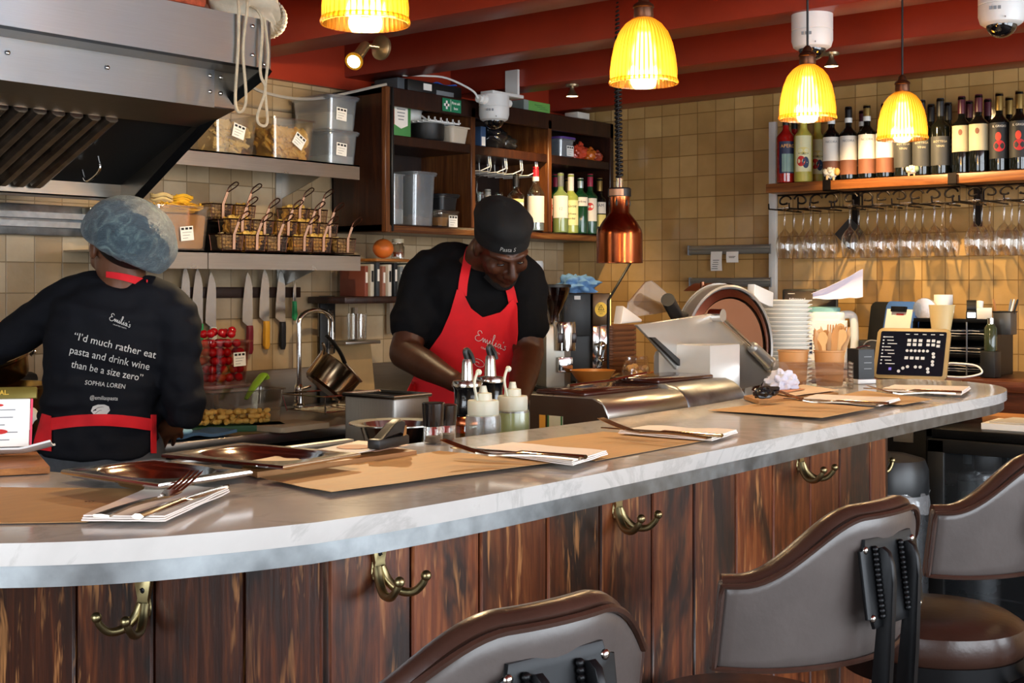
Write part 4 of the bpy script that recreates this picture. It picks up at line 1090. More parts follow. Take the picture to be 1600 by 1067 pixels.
# things on the cabinet
zt = cz1 + .001
q0, q1 = at(640, 140, Y=3.80).x, at(724, 140, Y=3.80).x
dv = thing('video_recorder', 'black video recorder box on top of the cabinet', 'recorder', ((q0 + q1) / 2, 3.92, zt))
b = MB(); b.box((0, 0, .03), (q1 - q0, .22, .058), bev=.003); b.build('case', BLACK, dv)
b = MB(); b.box((-.05, -.1112, .036), (.05, .002, .028)); b.build('sticker', PAPER, dv)
b = MB(); b.box((.06, -.1112, .02), (.11, .002, .02)); b.build('vent_panel', GREYP, dv)
q = at(690, 122, Y=3.9); cloth('blue_cloth', 'bright blue cloth bundled on the video recorder', 'cloth', (q.x, 3.94, zt + .0595), 0, .16, .12, mat('royal_blue_cloth', '2f62c0', .7, 0, .2, 20, bump=.4), .009, seed=11)
q = at(629, 125, Y=3.85); b = MB(); b.box((0, 0, .032), (.10, .14, .062), bev=.006); tag(b.build('adaptor_box', mat('slate_plastic', '454a50', .5), None, (q.x, 3.90, zt)), 'small slate grey box on the cabinet left of the recorder', 'box')
q = at(832, 160, Y=3.85)
gb2 = thing('green_carton', 'green and grey carton lying on the cabinet behind the camera', 'box', (q.x + .01, 3.90, zt))
b = MB(); b.box((0, 0, .031), (.20, .14, .06), bev=.002); b.build('carton', mat('carton_green', '6aa552', .5, 0, .08), gb2)
b = MB(); b.box((-.085, -.0008, .031), (.035, .1424, .061)); b.build('grey_end', mat('carton_grey', '8a9690', .5), gb2)
b = MB()
for k in range(3): b.box((.01 + .02 * k, -.0708, .045 - .008 * k), (.06, .0008, .002))
b.build('print', LB_GRN, gb2)
q = at(895, 180, Y=3.85); b = MB(); b.sheet(lambda u, v: V(((u - .5) * .30, (v - .5) * .2, .006 + .008 * abs(noise.noise(V((u * 5, v * 5, 2)))))), 16, 12, .004); tag(b.build('papers', mat('grubby_paper', 'a79f90', .8, 0, .1), None, (q.x, 3.90, zt), sharp=70), 'flat sheaf of papers on top of the cabinet', 'papers')
q = at(912, 182, Y=3.86); b = MB(); b.box((0, 0, .018), (.10, .08, .03), bev=.002); o = b.build('small_box', [mat('carton_white', 'cfc9bd', .5)], None, (q.x, 3.9, zt + .022)); tag(o, 'small white box on the papers at the cabinet end', 'box')
# upper left bay
zu = ZS + .001
def px(x, y=3.82): return at(x, 200, Y=y).x
t = thing('printed_carton', 'green and red printed carton at the left of the top bay', 'carton', (px(622), 3.84, zu))
b = MB(); b.box((0, 0, .066), (.112, .08, .132), bev=.002); b.build('carton', mat('leaf_green_card', '4a8a4c', .5, 0, .1), t)
b = MB(); b.prism([(-.042, .125), (.036, .125), (.036, .05), (-.003, .035), (-.042, .05)], 0, .001, M=T3(0, -.0402, 0) @ FACE_Y); b.build('white_panel', PAPER, t)
b = MB(); b.prism([(-.055, .10), (-.044, .115), (-.044, .05), (-.055, .045)], 0, .0012, M=T3(0, -.0402, 0) @ FACE_Y); b.build('red_flash', LB_RED, t)
b = MB()
for k in range(4): b.box((-.004, -.0414, .115 - .014 * k), (.05 - .006 * k, .0006, .004))
b.build('print', GREYP, t)
t = thing('white_bucket', 'white plastic bucket behind the printed carton', 'bucket', (px(645, 3.9), 3.93, zu))
b = MB(); b.lathe([(0, 0), (.052, 0), (.06, .135), (.064, .135), (.064, .145), (.056, .145), (.048, .005), (0, .005)], 28); b.build('pail', WHITEP, t)
b = MB(); b.tube(cr([(.062, -.01, .13), (.07, -.06, .09), (.06, -.066, .06), (.045, -.045, .04)], 5), .0045, 6); b.build('handle', WHITEP, t)
t = thing('black_pot', 'round black pot on the top bay shelf', 'pot', (px(674), 3.85, zu))
b = MB(); b.lathe([(0, 0), (.068, 0), (.076, .01), (.078, .075), (.074, .075), (.07, .01), (0, .008)], 28); b.build('pot', BLACK, t)
t = thing('drying_rack_insert', 'white plastic rack lying over the black pot', 'rack', (px(680), 3.83, zu + .0765))
b = MB()
for k in range(5): b.box((0, -.06 + .03 * k, .005), (.20, .006, .008), bev=.002)
for k in range(6): b.box((-.095 + .038 * k, 0, .008), (.005, .14, .006)); b.box((-.095 + .038 * k, -.06, .017), (.004, .006, .012))
b.build('rack', WHITEP, t)
tub('cream rounded plastic tub at the right of the top bay', (px(715, 3.78), 3.81, zu), 0, .118, .10, .068, None, plas=mat('cream_plastic', 'c3b6a2', .45, 0, .05), taper=.8)
# lower left bay
zl = cz0 + .031
tub('tall narrow clear container of white powder', (px(616, 3.80), 3.81, zl), 0, .075, .075, .205, None, plas=CLEARG, taper=.97, name='storage_container', cat='container')
b = MB(); b.box((0, 0, .03), (.062, .062, .06), bev=.004); tag(b.build('powder', FLOUR, None, (px(616, 3.80), 3.81, zl + .004)), 'white powder in the tall narrow container', 'powder')['kind'] = 'stuff'
tub('large cloudy plastic bin with lid in the lower left bay', (px(657, 3.80), 3.87, zl), 0, .135, .20, .215, None, plas=CLEARG, taper=.90, lid=True, name='storage_container', cat='container')
b = MB(); rnd = random.Random(3)
for k in range(70):
    p = V((rnd.uniform(-.038, .038), rnd.uniform(-.066, .05), rnd.uniform(.01, .036))); a = rnd.uniform(0, pi)
    b.tube([p - V((cos(a) * .012, sin(a) * .008, 0)), p + V((cos(a) * .012, sin(a) * .008, .004))], .006, 5)
b.box((0, 0, .016), (.10, .15, .03)); tag(b.build('dry_pasta', mat('pinkish_pasta', 'c79f86', .6, 0, .15), None, (px(657, 3.80), 3.87, zl + .005)), 'pinkish dry pieces at the bottom of the cloudy bin', 'pasta')['kind'] = 'stuff'
tub('clip lid box with brown contents under a dark box', (px(695, 3.79), 3.83, zl), 0, .118, .13, .058, None, plas=CLEARP, lid=True, taper=.88, lab=(.028, .026, 0), name='storage_box', cat='box')
b = MB(); b.box((-.012, 0, .020), (.07, .09, .036), bev=.004); tag(b.build('brown_sauce', mat('caramel', '9a6a30', .5), None, (px(695, 3.79), 3.83, zl + .004)), 'brown food inside the clip lid box', 'food')
tub('dark tinted lidded box stacked on the clip lid box', (px(697, 3.79), 3.83, zl + .074), 0, .112, .13, .056, None, plas=mat('smoke_plastic', '1c1d20', .3, 0, .1), lid=True, taper=.9, name='storage_box', cat='box')
# middle bay
t = thing('blue_box', 'narrow blue box standing in the middle bay', 'box', (px(750, 3.83), 3.86, zu)); b = MB(); b.box((0, 0, .048), (.035, .10, .095), bev=.002); b.build('carton', mat('slate_blue_card', '3a5478', .5), t)
b = MB(); b.box((0, -.0505, .03), (.024, .001, .04)); b.build('label', PAPER, t)
b = MB(); blk = mat('black_bag_film', '17181b', .22, 0, .2, coat=.6)
def crumple(b, c, r, seed, k=.35, n=28, m=18):
    rows = []
    def f(u, v):
        a, ph = 2 * pi * u, pi * (.001 + .998 * v); d = V((sin(ph) * cos(a), sin(ph) * sin(a), cos(ph)))
        s = 1 + k * noise.noise(d * 2.2 + V((seed, 0, 0))) + k * .7 * abs(noise.noise(d * 5 + V((0, seed, 0))))
        p = V((d.x * r[0] * s, d.y * r[1] * s, d.z * r[2] * s)); p.z = max(-r[2] * .8, p.z); return V(c) + p
    b.grid(f, n, m, True)
crumple(b, (-.03, 0, .045), (.075, .06, .055), 3); crumple(b, (.06, .0, .03), (.06, .05, .035), 5)
tag(b.build('bin_bag', blk, None, (px(783, 3.82), 3.85, zu + .006), sharp=50), 'crumpled shiny black bag in the middle bay', 'bag')
t = thing('glass_hanger', 'white wire glass rack under the middle bay shelf', 'glass rack', (4.56, 3.86, ZS - .041))
for k in range(5):
    x = -.235 + .112 * k
    b = MB(); b.tube([(x, -.08, 0), (x, -.085, -.045), (x + .02, -.06, -.062), (x + .02, .14, -.062), (x + .02, .145, 0)], .0028, 6)
    if k: b.tube([(x - .012, -.08, 0), (x - .012, -.085, -.045), (x - .04, -.06, -.062), (x - .04, .14, -.062), (x - .04, .145, 0)], .0028, 6)
    b.build('wire', WHITEM, t)
def wine_glass(name, label, loc, group, h=.215, rb=.037, up=False):
    key = ('g', h, rb)
    if key in PROTO:
        return dup(PROTO[key], loc, random.uniform(0, 6), label, group)
    t = thing(name, label, 'glass', loc, 0, group)   # hangs from its foot at the origin
    b = MB()
    out = [(.034, 0), (.034, -.0015), (.012, -.005), (.0045, -.012), (.0038, -.05), (.0040, -.085), (.007, -.094), (rb * .55, -.108), (rb * .88, -.130), (rb, -.155), (rb * .95, -.185), (rb * .80, -h)]
    b.lathe(out, 24, cap=False); b.lathe([(0, 0), (.034, 0)], 24, cap=False); b.build('foot_stem_and_bowl', GLASS, t, sharp=60)
    PROTO[key] = t; return t
for i, xx in enumerate((4.35, 4.42, 4.49, 4.56)):
    wine_glass('wine_glass', '%s hanging glass from the left inside the middle bay' % ['first', 'second', 'third', 'fourth'][i], (xx, 3.945 + .02 * (i % 2), ZS - .1075), 'glasses in the cabinet', h=.17, rb=.034)
WHT = mat('clear_spirit', 'cfd6d4', .1, trans=.6)
zb0 = zl
def cab(key, pxx, y, label, spec, jit=0): return bottle(key, label, (px(pxx, y), y, zb0), 'bottles in the wall cabinet', jit, spec)
DEC = dict(r=.052, h=.17, sh=.42, nk=.66, nr=.016, glass=GL_C, cap=GL_C, c0=.95)
cab('dec', 752, 3.82, 'round clear decanter at the left of the middle bay', DEC); cab('dec', 780, 3.82, 'round clear decanter second in the middle bay', None)
cab('amber', 762, 4.0, 'clear bottle with orange label behind the decanters', dict(r=.036, h=.20, glass=GL_C, cap=CAPW, labels=((.25, .55, 1.2, MC('label_orange', 'b06a3a', .6)),)))
cab('wcap', 806, 3.80, 'clear bottle with yellow and white label behind the cap', dict(r=.038, h=.26, glass=GL_C, cap=CAPB, labels=((.2, .5, 1.2, PAPL), (.5, .56, 1.2, LB_YEL))))
cab('vodka', 837, 3.78, 'white label spirit bottle with red neck in the middle bay', dict(r=.040, h=.30, sh=.58, nk=.78, glass=GL_C, cap=CAPRED, c0=.80, ring=PAPL, liquid=WHT, labels=((.14, .55, 1.3, PAPL),)))
cab('redsig', 854, 3.80, 'orange red bottle tucked against the right bay divider', dict(r=.026, h=.20, sh=.8, nk=.86, glass=LB_RED, cap=GREYP, txt=()), 0)
cab('pinot', 876, 3.785, 'clear bottle with tall white label at the left of the right bay', dict(r=.038, h=.285, glass=GL_LG, cap=MC('grey_pourer', '5a5d5f', .4), labels=((.25, .62, 1.1, PAPL),), txt=(('12', .4, .02, GREYP),)))
cab('bel', 892, 3.785, 'pale yellow bottle with slanting script label in the right bay', dict(r=.037, h=.285, sh=.6, glass=mat('lemonade_bottle', '8f9a4a', .12, coat=.4), cap=PAPL, c0=.70, labels=((.14, .56, 1.2, MC('label_lemon', 'd5cf95', .6)),), txt=(('Belvoir', .46, .021, INK), ('Elderflower', .33, .012, INK), ('Cordial', .25, .014, INK))))
cab('gin', 907, 3.785, 'dark green bottle with silver cap in the right bay', dict(r=.038, h=.27, sh=.68, nk=.80, glass=GL_G, cap=CAPS, c0=.83, labels=((.50, .66, 1.1, PAPL),), txt=(('Gordons', .58, .016, INK),)))
cab('mart', 922, 3.785, 'dark bottle with pink red cap and white oval label', dict(r=.038, h=.295, glass=GL_G, cap=MC('crimson_cap', 'a02440', .35), c0=.80, labels=((.22, .60, 1.0, PAPL),), blob=((.46, .019, .019, LB_RED, 0),), txt=(('MARTINI', .46, .0085, PAPER),)))
cab('camp', 937, 3.785, 'bottle with gold cap and blue white label beside the heat lamp', dict(r=.033, h=.28, glass=GL_D, cap=CAPG, c0=.78, labels=((.38, .58, 1.1, PAPL), (.15, .36, 1.1, LB_YEL)), txt=(('CAM', .52, .020, LB_BLUE),)))
cab('mart', 868, 3.93, 'second red capped bottle at the back of right bay', None); cab('gin', 850, 3.93, 'second green bottle at the back of the right bay', None); cab('camp', 886, 3.93, 'second gold capped bottle at the back of right bay', None)
# upper right bay
tub('clear tub with purple lid in the upper right bay', (px(881, 3.82), 3.85, zu), 0, .115, .11, .088, None, plas=CLEARG, taper=.88, lab=(.02, .035, 0), name='storage_box', cat='box')
b = MB(); b.prism(rrect(.13, .125, .02), .091, .101, bev=.003); tag(b.build('purple_lid', mat('purple_plastic', '5a3f86', .4), None, (px(881, 3.82), 3.85, zu)), 'purple lid on the clear tub in the upper right bay', 'lid')
def bag(label, x, y, z, r, m, seed):
    b = MB(); crumple(b, (0, 0, r[2] * .8), r, seed, .4); b.box((r[0] * .3, 0, r[2] * 1.75), (r[0] * .7, .012, r[2] * .9), rot=(.2, .35, .2), bev=.002)
    for v in b.bm.verts: v.co.z = max(0, v.co.z)
    o = b.build('crisp_bag', m, None, (x, y, z), sharp=45); tag(o, label, 'bag', 'snack bags in the cabinet')
bag('red orange snack bag folded beside the purple lidded tub', px(909, 3.82), 3.84, zu, (.05, .035, .042), mat('red_film', 'c4442a', .3, 0, .25, 15, coat=.5), 1)
bag('orange snack bag slumped at the shelf edge', px(926, 3.80), 3.82, zu, (.042, .03, .032), mat('orange_film', 'c5641f', .3, 0, .25, 15, coat=.5), 2)
bag('small red snack bag behind the heat lamp cable', 5.275, 3.80, zu, (.028, .03, .026), mat('brick_film', '9a3f28', .3, 0, .25, 15, coat=.5), 3)
# cable along the trunking to the cabinet
p0, p1, p2, p3 = (3.13, 3.735, 2.16), (3.30, 3.735, 2.115), (3.50, 3.735, 2.13), (3.752, 3.728, 2.196)
b = MB(); b.tube(cr([(3.05, 3.82, 2.15), (3.2, 3.84, 2.11), (3.45, 3.84, 2.115), (3.74, 3.735, 2.196)], 8), .006, 6); tag(b.build('cable', mat('grey_cable', 'a39c92', .5)), 'pale cable running from the trunking to the cabinet', 'cable')
# ================================================================ WINE SHELF ON THE RIGHT WALL
SHW = wood('pine_shelf', '5e2f14', '8f5427', 'b87a40', 1, .38, island=0)
IRON = mat('wrought_iron', '1c1512', .45, .7, .2, bump=.2)
WX0, WZ = 5.075, 1.827
ws = thing('wine_shelf', 'long pine wine shelf on iron brackets along the right wall', 'shelf', (5.21, 1.9, WZ))
y_l = at(1195, 297, X=WX0).y
b = MB(); b.box((.007, (y_l + .7) / 2 - 1.9, -.02), (.27, y_l - .7, .04), bev=.004); b.build('board', SHW, ws)
for pxx in (1292, 1488):
    yb = at(pxx, 285, X=WX0).y - 1.9
    b = MB(); b.box((-.137, yb, -.021), (.006, .034, .046)); b.box((0, yb, -.043), (.28, .034, .005)); b.box((.146, yb, -.12), (.006, .034, .16)); b.build('iron_bracket', IRON, ws)
def rack(label, yA, yB, nscroll):
    t = thing('stemware_rack', label, 'glass rack', (5.2, (yA + yB) / 2, WZ - .0455), 0, 'wrought iron glass racks')
    L = abs(yA - yB)
    for k in range(nscroll):
        yc = L / 2 - L * (k + .5) / nscroll; s = 1 if k % 2 else -1; rr = min(.032, L / nscroll * .42)
        pts = [V((-.09, yc + s * rr * (1 - .07 * q / 4) * cos(.3 + .30 * q), -.034 + rr * (1 - .045 * q) * sin(.3 + .30 * q))) for q in range(17)]
        b = MB(); b.tube(pts, .0042, 6); b.sphere(pts[-1], .0055, 8, 6); b.build('scroll', IRON, t)
    b = MB(); b.tube([(-.09, L / 2, -.006), (-.09, -L / 2, -.006), (-.09, -L / 2, -.067), (-.09, L / 2, -.067)], .004, 6, closed=True); b.build('rail', IRON, t)
    for yy in (L / 2, -L / 2): b = MB(); b.tube([(.1, yy, -.002), (.1, yy, -.067)], .004, 6); b.build('hanger', IRON, t)
    n = max(2, round(L / .085))
    for k in range(n + 1):
        yy = L / 2 - L * k / n
        b = MB(); b.tube([(-.17, yy, -.045), (-.168, yy, -.068), (.13, yy, -.068)], .0036, 6); b.build('rod', IRON, t)
    return [((yA + yB) / 2 + L / 2 - L * (k + .5) / n) for k in range(n)]
def yof(pxx): return at(pxx, 320, X=5.11).y
slots = []
slots += rack('left iron scroll rack of hanging wine glasses', yof(1215), yof(1312), 4)
slots += rack('middle iron scroll rack of hanging wine glasses', yof(1317), yof(1500), 7)
slots += rack('right iron scroll rack of hanging glasses, cut by the frame', yof(1510), yof(1690), 7)
gi = 0
rowpx = [1226, 1267, 1328, 1371, 1416, 1460, 1522, 1569, 1612]
nm = ['first', 'second', 'third', 'fourth', 'fifth', 'sixth', 'seventh', 'eighth', 'ninth']
for r_, rp in enumerate(rowpx):
    y = at(rp, 360, X=5.06).y
    for k in range(3):
        wine_glass('wine_glass', '%s glass in the %s hanging row from the left under the wine shelf' % (('front', 'middle', 'back')[k], nm[r_]), (5.06 + .086 * k, y, WZ - .1095), 'wine glasses hanging under the shelf')
# wine bottles
GW = 'bottles on the wine shelf'
FR, BK = 5.13, 5.275
def wb(key, pxx, label, spec=None, back=False, jit=0, sc=1):
    X = BK if back else FR; y = at(pxx, 240, X=X).y
    return bottle(key, label, (X + random.uniform(-.006, .006), y, WZ + .0005), GW, jit, spec, sc=sc)
random.seed(12)
wb('aperol', 1228, 'red aperitif bottle with slanted label at the shelf left end', dict(r=.040, h=.30, sh=.66, nk=.80, glass=GL_RED, cap=CAPB, c0=.84, labels=((.14, .60, 1.1, MC('label_navy', '1f2440', .5)), (.16, .42, .8, MC('label_teal', '7f9a8c', .5))), txt=(('APEROL', .53, .021, MC('print_orange', 'e0a050', .5)),)), jit=.35)
wb('aperol', 1241, 'second red aperitif bottle at the back of the shelf end', back=True, jit=.2)
LIMS = dict(r=.039, h=.315, sh=.60, nk=.74, nr=.015, glass=GL_LIM, cap=CAPW, c0=.90, labels=((.14, .62, .95, MC('label_lemon_pale', 'd9d3a4', .6)),), blob=((.28, .018, .022, LB_RED, -.25), (.26, .014, .024, LB_BLUE, .25), (.42, .026, .014, LB_YEL, 0), (.38, .022, .004, INK, .0)))
wb('lim', 1255, 'frosted lemon liqueur bottle behind the second pendant', LIMS, sc=1.02)
wb('lim', 1278, 'second frosted lemon liqueur bottle beside the first', back=True, sc=1.0)
AC = dict(r=.0365, h=.305, glass=GL_D, cap=CAPB, c0=.80, ring=CAPW, labels=((.27, .60, 1.2, PAPL), (.07, .27, 1.2, LB_BROWN)), txt=(('NCORA', .53, .014, GREYP),))
wb('ac', 1300, 'dark wine with white and copper label behind the sheep figurine', AC)
wb('ac', 1326, 'dark wine with white and copper label, second in its row')
ACG = dict(AC); ACG['cap'] = CAPG
wb('acg', 1355, 'gold capped wine with white and copper label', ACG)
wb('acr', 1347, 'dark red capped wine standing in the back row', dict(AC, cap=CAPR, labels=((.22, .60, 1.2, LB_CREAM),), txt=()), back=True)
wb('ac', 1382, 'dark wine with white and copper label left of the pendant')
BV = dict(r=.038, h=.305, glass=mat('olive_black_glass', '12130d', .10, coat=.4), cap=MC('charcoal_foil', '1f1f22', .45), c0=.77, labels=((.12, .50, 1.2, LB_GREY),), txt=(('BOTTEGA', .43, .0125, LB_CREAM), ('VINAI', .37, .0125, LB_CREAM)))
wb('bv', 1411, 'first grey label wine, partly behind the pendant shade', BV); wb('bv', 1440, 'second grey label wine beside the small sheep'); wb('bv', 1469, 'third grey label wine right of the pendant')
wb('bv', 1424, 'grey label wine in the back row, first', back=True); wb('bv', 1455, 'grey label wine in the back row, second', back=True); wb('bv', 1482, 'grey label wine in the back row, third', back=True)
CRM = dict(r=.038, h=.305, glass=GL_D, cap=CAPR, c0=.78, labels=((.28, .62, 1.2, LB_CREAM),), blob=((.53, .008, .012, LB_BROWN, -.15),))
wb('crm', 1502, 'cream label wine with burgundy foil, left of its pair', CRM); wb('crm', 1530, 'cream label wine with burgundy foil, right of its pair')
wb('crm', 1514, 'burgundy capped wine in the back row, left', back=True); wb('crm', 1544, 'burgundy capped wine in the back row, right', back=True)
IG = dict(r=.038, h=.305, glass=GL_D, cap=CAPG, c0=.78, labels=((.16, .62, 1.2, LB_BLK),), txt=(('IL GRIGIO', .57, .012, PAPL),), blob=((.32, .022, .022, MC('print_crimson', 'a3171c', .6), 0), (.44, .011, .017, MC('print_scarlet', 'c43a26', .6), -.1)))
wb('ig', 1561, 'black label wine with red portrait, left of the two', IG); wb('ig', 1593, 'black label wine with red portrait, at the frame edge')
wb('ig', 1577, 'gold capped wine in the back row between portrait labels', back=True); wb('ig', 1610, 'gold capped wine in the back row at the frame edge', back=True)
def sheep(label, pxx, sc, green=False):
    y = at(pxx, 280, X=5.09).y
    t = thing('sheep_figurine', label, 'figurine', (5.092, y, WZ + .0005), face_cam(5.09, y), 'sheep figurines')
    t.scale = (sc,) * 3
    b = MB(); rnd = random.Random(4)
    for k in range(40):
        d = V((rnd.gauss(0, 1), rnd.gauss(0, 1), rnd.gauss(0, 1))).normalized(); b.sphere((d.x * .020, d.y * .014, .026 + d.z * .013), .007, 8, 6)
    b.sphere((0, 0, .026), (.02, .014, .014)); b.build('fleece', mat('cream_wool', 'd6cdb8', .8), t)
    b = MB(); b.sphere((.022, -.010, .028), (.010, .009, .013), 12, 8); b.build('head', mat('sheep_face_green', '7a8a68', .5) if green else mat('sheep_face', 'd0a050', .5), t)
    for sx in (-1, 1):
        for sy in (-1, 1):
            b = MB(); b.cyl((.011 * sx, .006 * sy, 0), (.011 * sx, .006 * sy, .018), .0035, n=8); b.build('leg', mat('sheep_leg', 'c9a878', .6), t)
sheep('cream sheep figurine with tan face on the shelf front edge', 1297, 1.25); sheep('smaller sheep figurine with greenish face before grey label wines', 1424, .95, True)
# slate diamond hanging from the rack
q = at(1327, 365, X=5.335); s = at(1350, 365, X=5.335)
t = thing('slate_sign', 'small dark slate diamond hung under the wine shelf', 'sign', (5.340, q.y, q.z))
b = MB(); b.box((0, 0, 0), (.007, .10, .10), rot=(R(45), 0, 0), bev=.001, seg=1); b.build('slate', mat('slate', '22211f', .6, bump=.3), t)
b = MB(); b.tube([(0, 0, .07), (0, 0, .13)], .0015, 5); b.build('string', CORDM, t)

# ---------------------------------------------------------------- ticket rails and tickets
def trail(label, pl, pr):
    a, c = at(*pl, X=5.345), at(*pr, X=5.345)
    t = thing('ticket_rail', label, 'ticket rail', (5.345, (a.y + c.y) / 2, (a.z + c.z) / 2), 0, 'aluminium ticket rails'); L = a.y - c.y
    b = MB(); b.box((0, 0, 0), (.022, L, .042), bev=.003); b.box((-.012, 0, .008), (.006, L, .016), bev=.002); b.build('rail', mat('satin_aluminium', '9a9a96', .35, .8, .08), t)
    for e in (-1, 1):
        b = MB(); b.box((-.002, e * (L / 2 + .002), 0), (.03, .004, .046), bev=.001); b.build('end_cap', GREYP, t)
trail('upper aluminium ticket rail with two tickets', (1078, 390), (1205, 390)); trail('lower aluminium ticket rail behind the slicer', (1080, 441), (1206, 441))
for i, (pxx, y0, y1, lab) in enumerate(((1119, 393, 423, 'longer paper ticket hanging from the upper rail'), (1144, 393, 410, 'shorter paper ticket hanging from the upper rail'))):
    a, c = at(pxx, y0, X=5.325), at(pxx, y1, X=5.325)
    t = thing('order_ticket', lab, 'ticket', (5.3285, a.y, a.z), R(2 if i else -3), 'order tickets')
    L = a.z - c.z
    b = MB(); b.sheet(lambda u, v: V((-.004 * sin(v * 3), (u - .5) * .062, -L * v)), 4, 8, .0006); b.build('paper', PAPER, t)
    b = MB()
    for k in range(5 if i == 0 else 2): b.box((-.005, .002 * k, -L * (.45 + .11 * k)), (.0006, .034 - .006 * (k % 2), .0025))
    b.build('print', INK, t)

# ================================================================ BACK COUNTER, FRIDGE, BIN
ZK, XK = 1.04, 4.75
BRW = wood('brown_counter_wood', '3a1b10', '5a2c18', '7a4125', 1, .35, island=0)
bc = thing('back_counter', 'dark brown counter along the tiled right wall', 'counter', (5.05, 1.9, 0))
b = MB(); b.box((0, -.225, ZK - .02), (.605, 2.40, .04), bev=.004); b.box((-.42, .205, ZK - .02), (.24, .67, .04), bev=.004); b.build('top', BRW, bc)
b = MB(); b.box((.02, -.225, .51), (.56, 2.38, 1.0)); b.build('carcass', BRW, bc)
b = MB(); b.box((-.40, .205, .50), (.24, .65, .96), bev=.003); b.build('black_front', BLACKM, bc)
q = at(1412, 682, X=4.53); b = MB(); b.box((-.522, q.y - 1.9, q.z), (.006, .075, .040), bev=.002); b.build('name_plate', GREYP, bc)
fr = thing('glass_door_fridge', 'black undercounter bottle fridge with glass doors at the right', 'fridge', (4.53, 1.145, 0))
b = MB()
b.box((0, 0, .885), (.42, 1.18, .03), bev=.003); b.box((0, 0, .08), (.42, 1.18, .16)); b.box((.20, 0, .5), (.02, 1.18, .80))
for y in (-.58, .58): b.box((0, y, .5), (.42, .02, .80))
b.box((-.19, 0, .5), (.04, .06, .80)); b.build('cabinet', BLACKM, fr)
for s, yy in ((1, .295), (-1, -.295)):
    d = MB()
    for e in (-1, 1): d.box((-.217, yy + e * .255, .515), (.022, .055, .70), bev=.002)
    for z in (.845, .185): d.box((-.217, yy, z), (.022, .565, .045), bev=.002)
    dr = d.build('door', BLACK, fr)
    g = MB(); g.box((-.217, yy, .515), (.006, .46, .62)); g.build('pane', thin_glass('fridge_glass', 'c6ccd0', .10, .7, .03, .06, 'aab2ba'), dr)
    h = MB(); h.tube([(-.24, yy - s * .25, .40), (-.24, yy - s * .25, .66)], .008, 8); h.build('handle', CHROME, dr)
for z in (.35, .60):
    b = MB()
    for k in range(18): b.tube([(-.19, -.56 + .066 * k, z), (.18, -.56 + .066 * k, z)], .003, 5)
    b.tube([(-.19, -.57, z), (-.19, .57, z)], .004, 6); b.build('wire_shelf', CHROME, fr)
for i in range(7):
    t = bottle('frb', '%s stored bottle from the left behind the fridge glass' % nm[i], (4.50 + .03 * (i % 2), 1.66 - .075 * i, .353 if i % 2 else .603), 'bottles inside the fridge', 0, dict(r=.033, h=.21, glass=GL_C, cap=CAPW, labels=((.2, .5, 1.2, PAPL),)))
MAG = mat('printed_page', 'c9c4bb', .5, 0, .1)
for i, (dx, dy, m, lab, rz) in enumerate(((.0, .0, PAPER, 'white stack of papers on the fridge top', 3), (-.01, -.02, MAG, 'pinkish magazine lying on the white papers', -7), (.06, .06, CARD, 'tan card folder behind the papers on the fridge', 2))):
    q = at(1592, 655, X=4.52)
    b = MB(); th = (.022, .006, .03)[i]; b.box((0, 0, th / 2), ((.26, .24, .12)[i], (.30, .26, .30)[i], th), bev=.001, seg=1)
    o = b.build(('paper_stack', 'magazine', 'card_folder')[i], m, None, (4.53 + dx + (.06 if i == 2 else 0), q.y + dy - .06, .9005 + (.0225 if i == 1 else 0)), (0, 0, R(rz))); tag(o, lab, ('papers', 'magazine', 'folder')[i])
    if i == 1:
        b = MB(); b.prism([(.06 * cos(a * .35) * (1 + .2 * sin(a * 3)), .05 * sin(a * .35)) for a in range(18)], th, th + .0005); b.build('cover_print', mat('print_maroon', '8a4a44', .5), o)
bn = thing('waste_bin', 'tall stainless steel bin with black lid and plastic liner', 'bin', (at(1384, 800, X=3.98).x, at(1384, 800, X=3.98).y, .001))
b = MB(); b.lathe([(0, 0), (.128, 0), (.130, .02), (.130, .735), (.124, .735), (.122, .02), (0, .015)], 40); b.build('body', brushed('bin_steel', 'a9adb0', .28, (40, 40, 2)), bn)
b = MB(); b.lathe([(.133, .725), (.134, .735), (.132, .80), (.120, .832), (.07, .846), (0, .85)], 40, cap=False); b.lathe([(0, .73), (.133, .725)], 40, cap=False); b.build('lid', mat('graphite_plastic', '1c1e20', .35), bn)
b = MB(); b.grid(lambda u, v: V(((.134 + .006 * noise.noise(V((u * 14, v * 3, 1)))) * cos(2 * pi * u), (.134 + .006 * noise.noise(V((u * 14, v * 3, 1)))) * sin(2 * pi * u), .735 - (.05 + .02 * sin(2 * pi * u * 3)) * v)), 80, 6, True); b.build('liner', thin_glass('bin_liner', 'f0f0f0', .1, .5, .15, .25), bn, recalc=False)

# ---------------------------------------------------------------- things on the back counter
z = ZK + .001
q = at(1266, 470, X=5.18)
ps = thing('till_screen', 'black till screen standing behind the white jug', 'till', (5.18, q.y, z), face_cam(5.18, q.y))
b = MB(); b.box((0, 0, .235), (.235, .018, .19), rot=(R(-8), 0, 0), bev=.008); b.build('screen_case', BLACK, ps)
b = MB(); b.box((0, .03, .01), (.14, .12, .02), bev=.004); b.box((0, .035, .10), (.05, .02, .18), rot=(R(-8), 0, 0)); b.build('stand', BLACK, ps)
MS = T3(0, -.010, .235) @ Matrix.Rotation(R(-8), 4, 'X') @ FACE_Y
b = MB(); b.box((0, 0, .0005), (.215, .17, .001), M=MS); sc_ = b.build('display', mat('dark_screen', '0e1016', .15, emit=.05), ps)
lettering('lightspeed', .017, mat('screen_text', 'd8dce6', .5, emit=.5), ps, MS @ T3(-.055, .05, .0015))
b = MB(); b.box((.02, .075, .0012), (.03, .003, .0004), M=MS); b.box((-.08, .075, .0012), (.03, .003, .0004), M=MS); b.build('screen_icons', WHITEP, sc_)
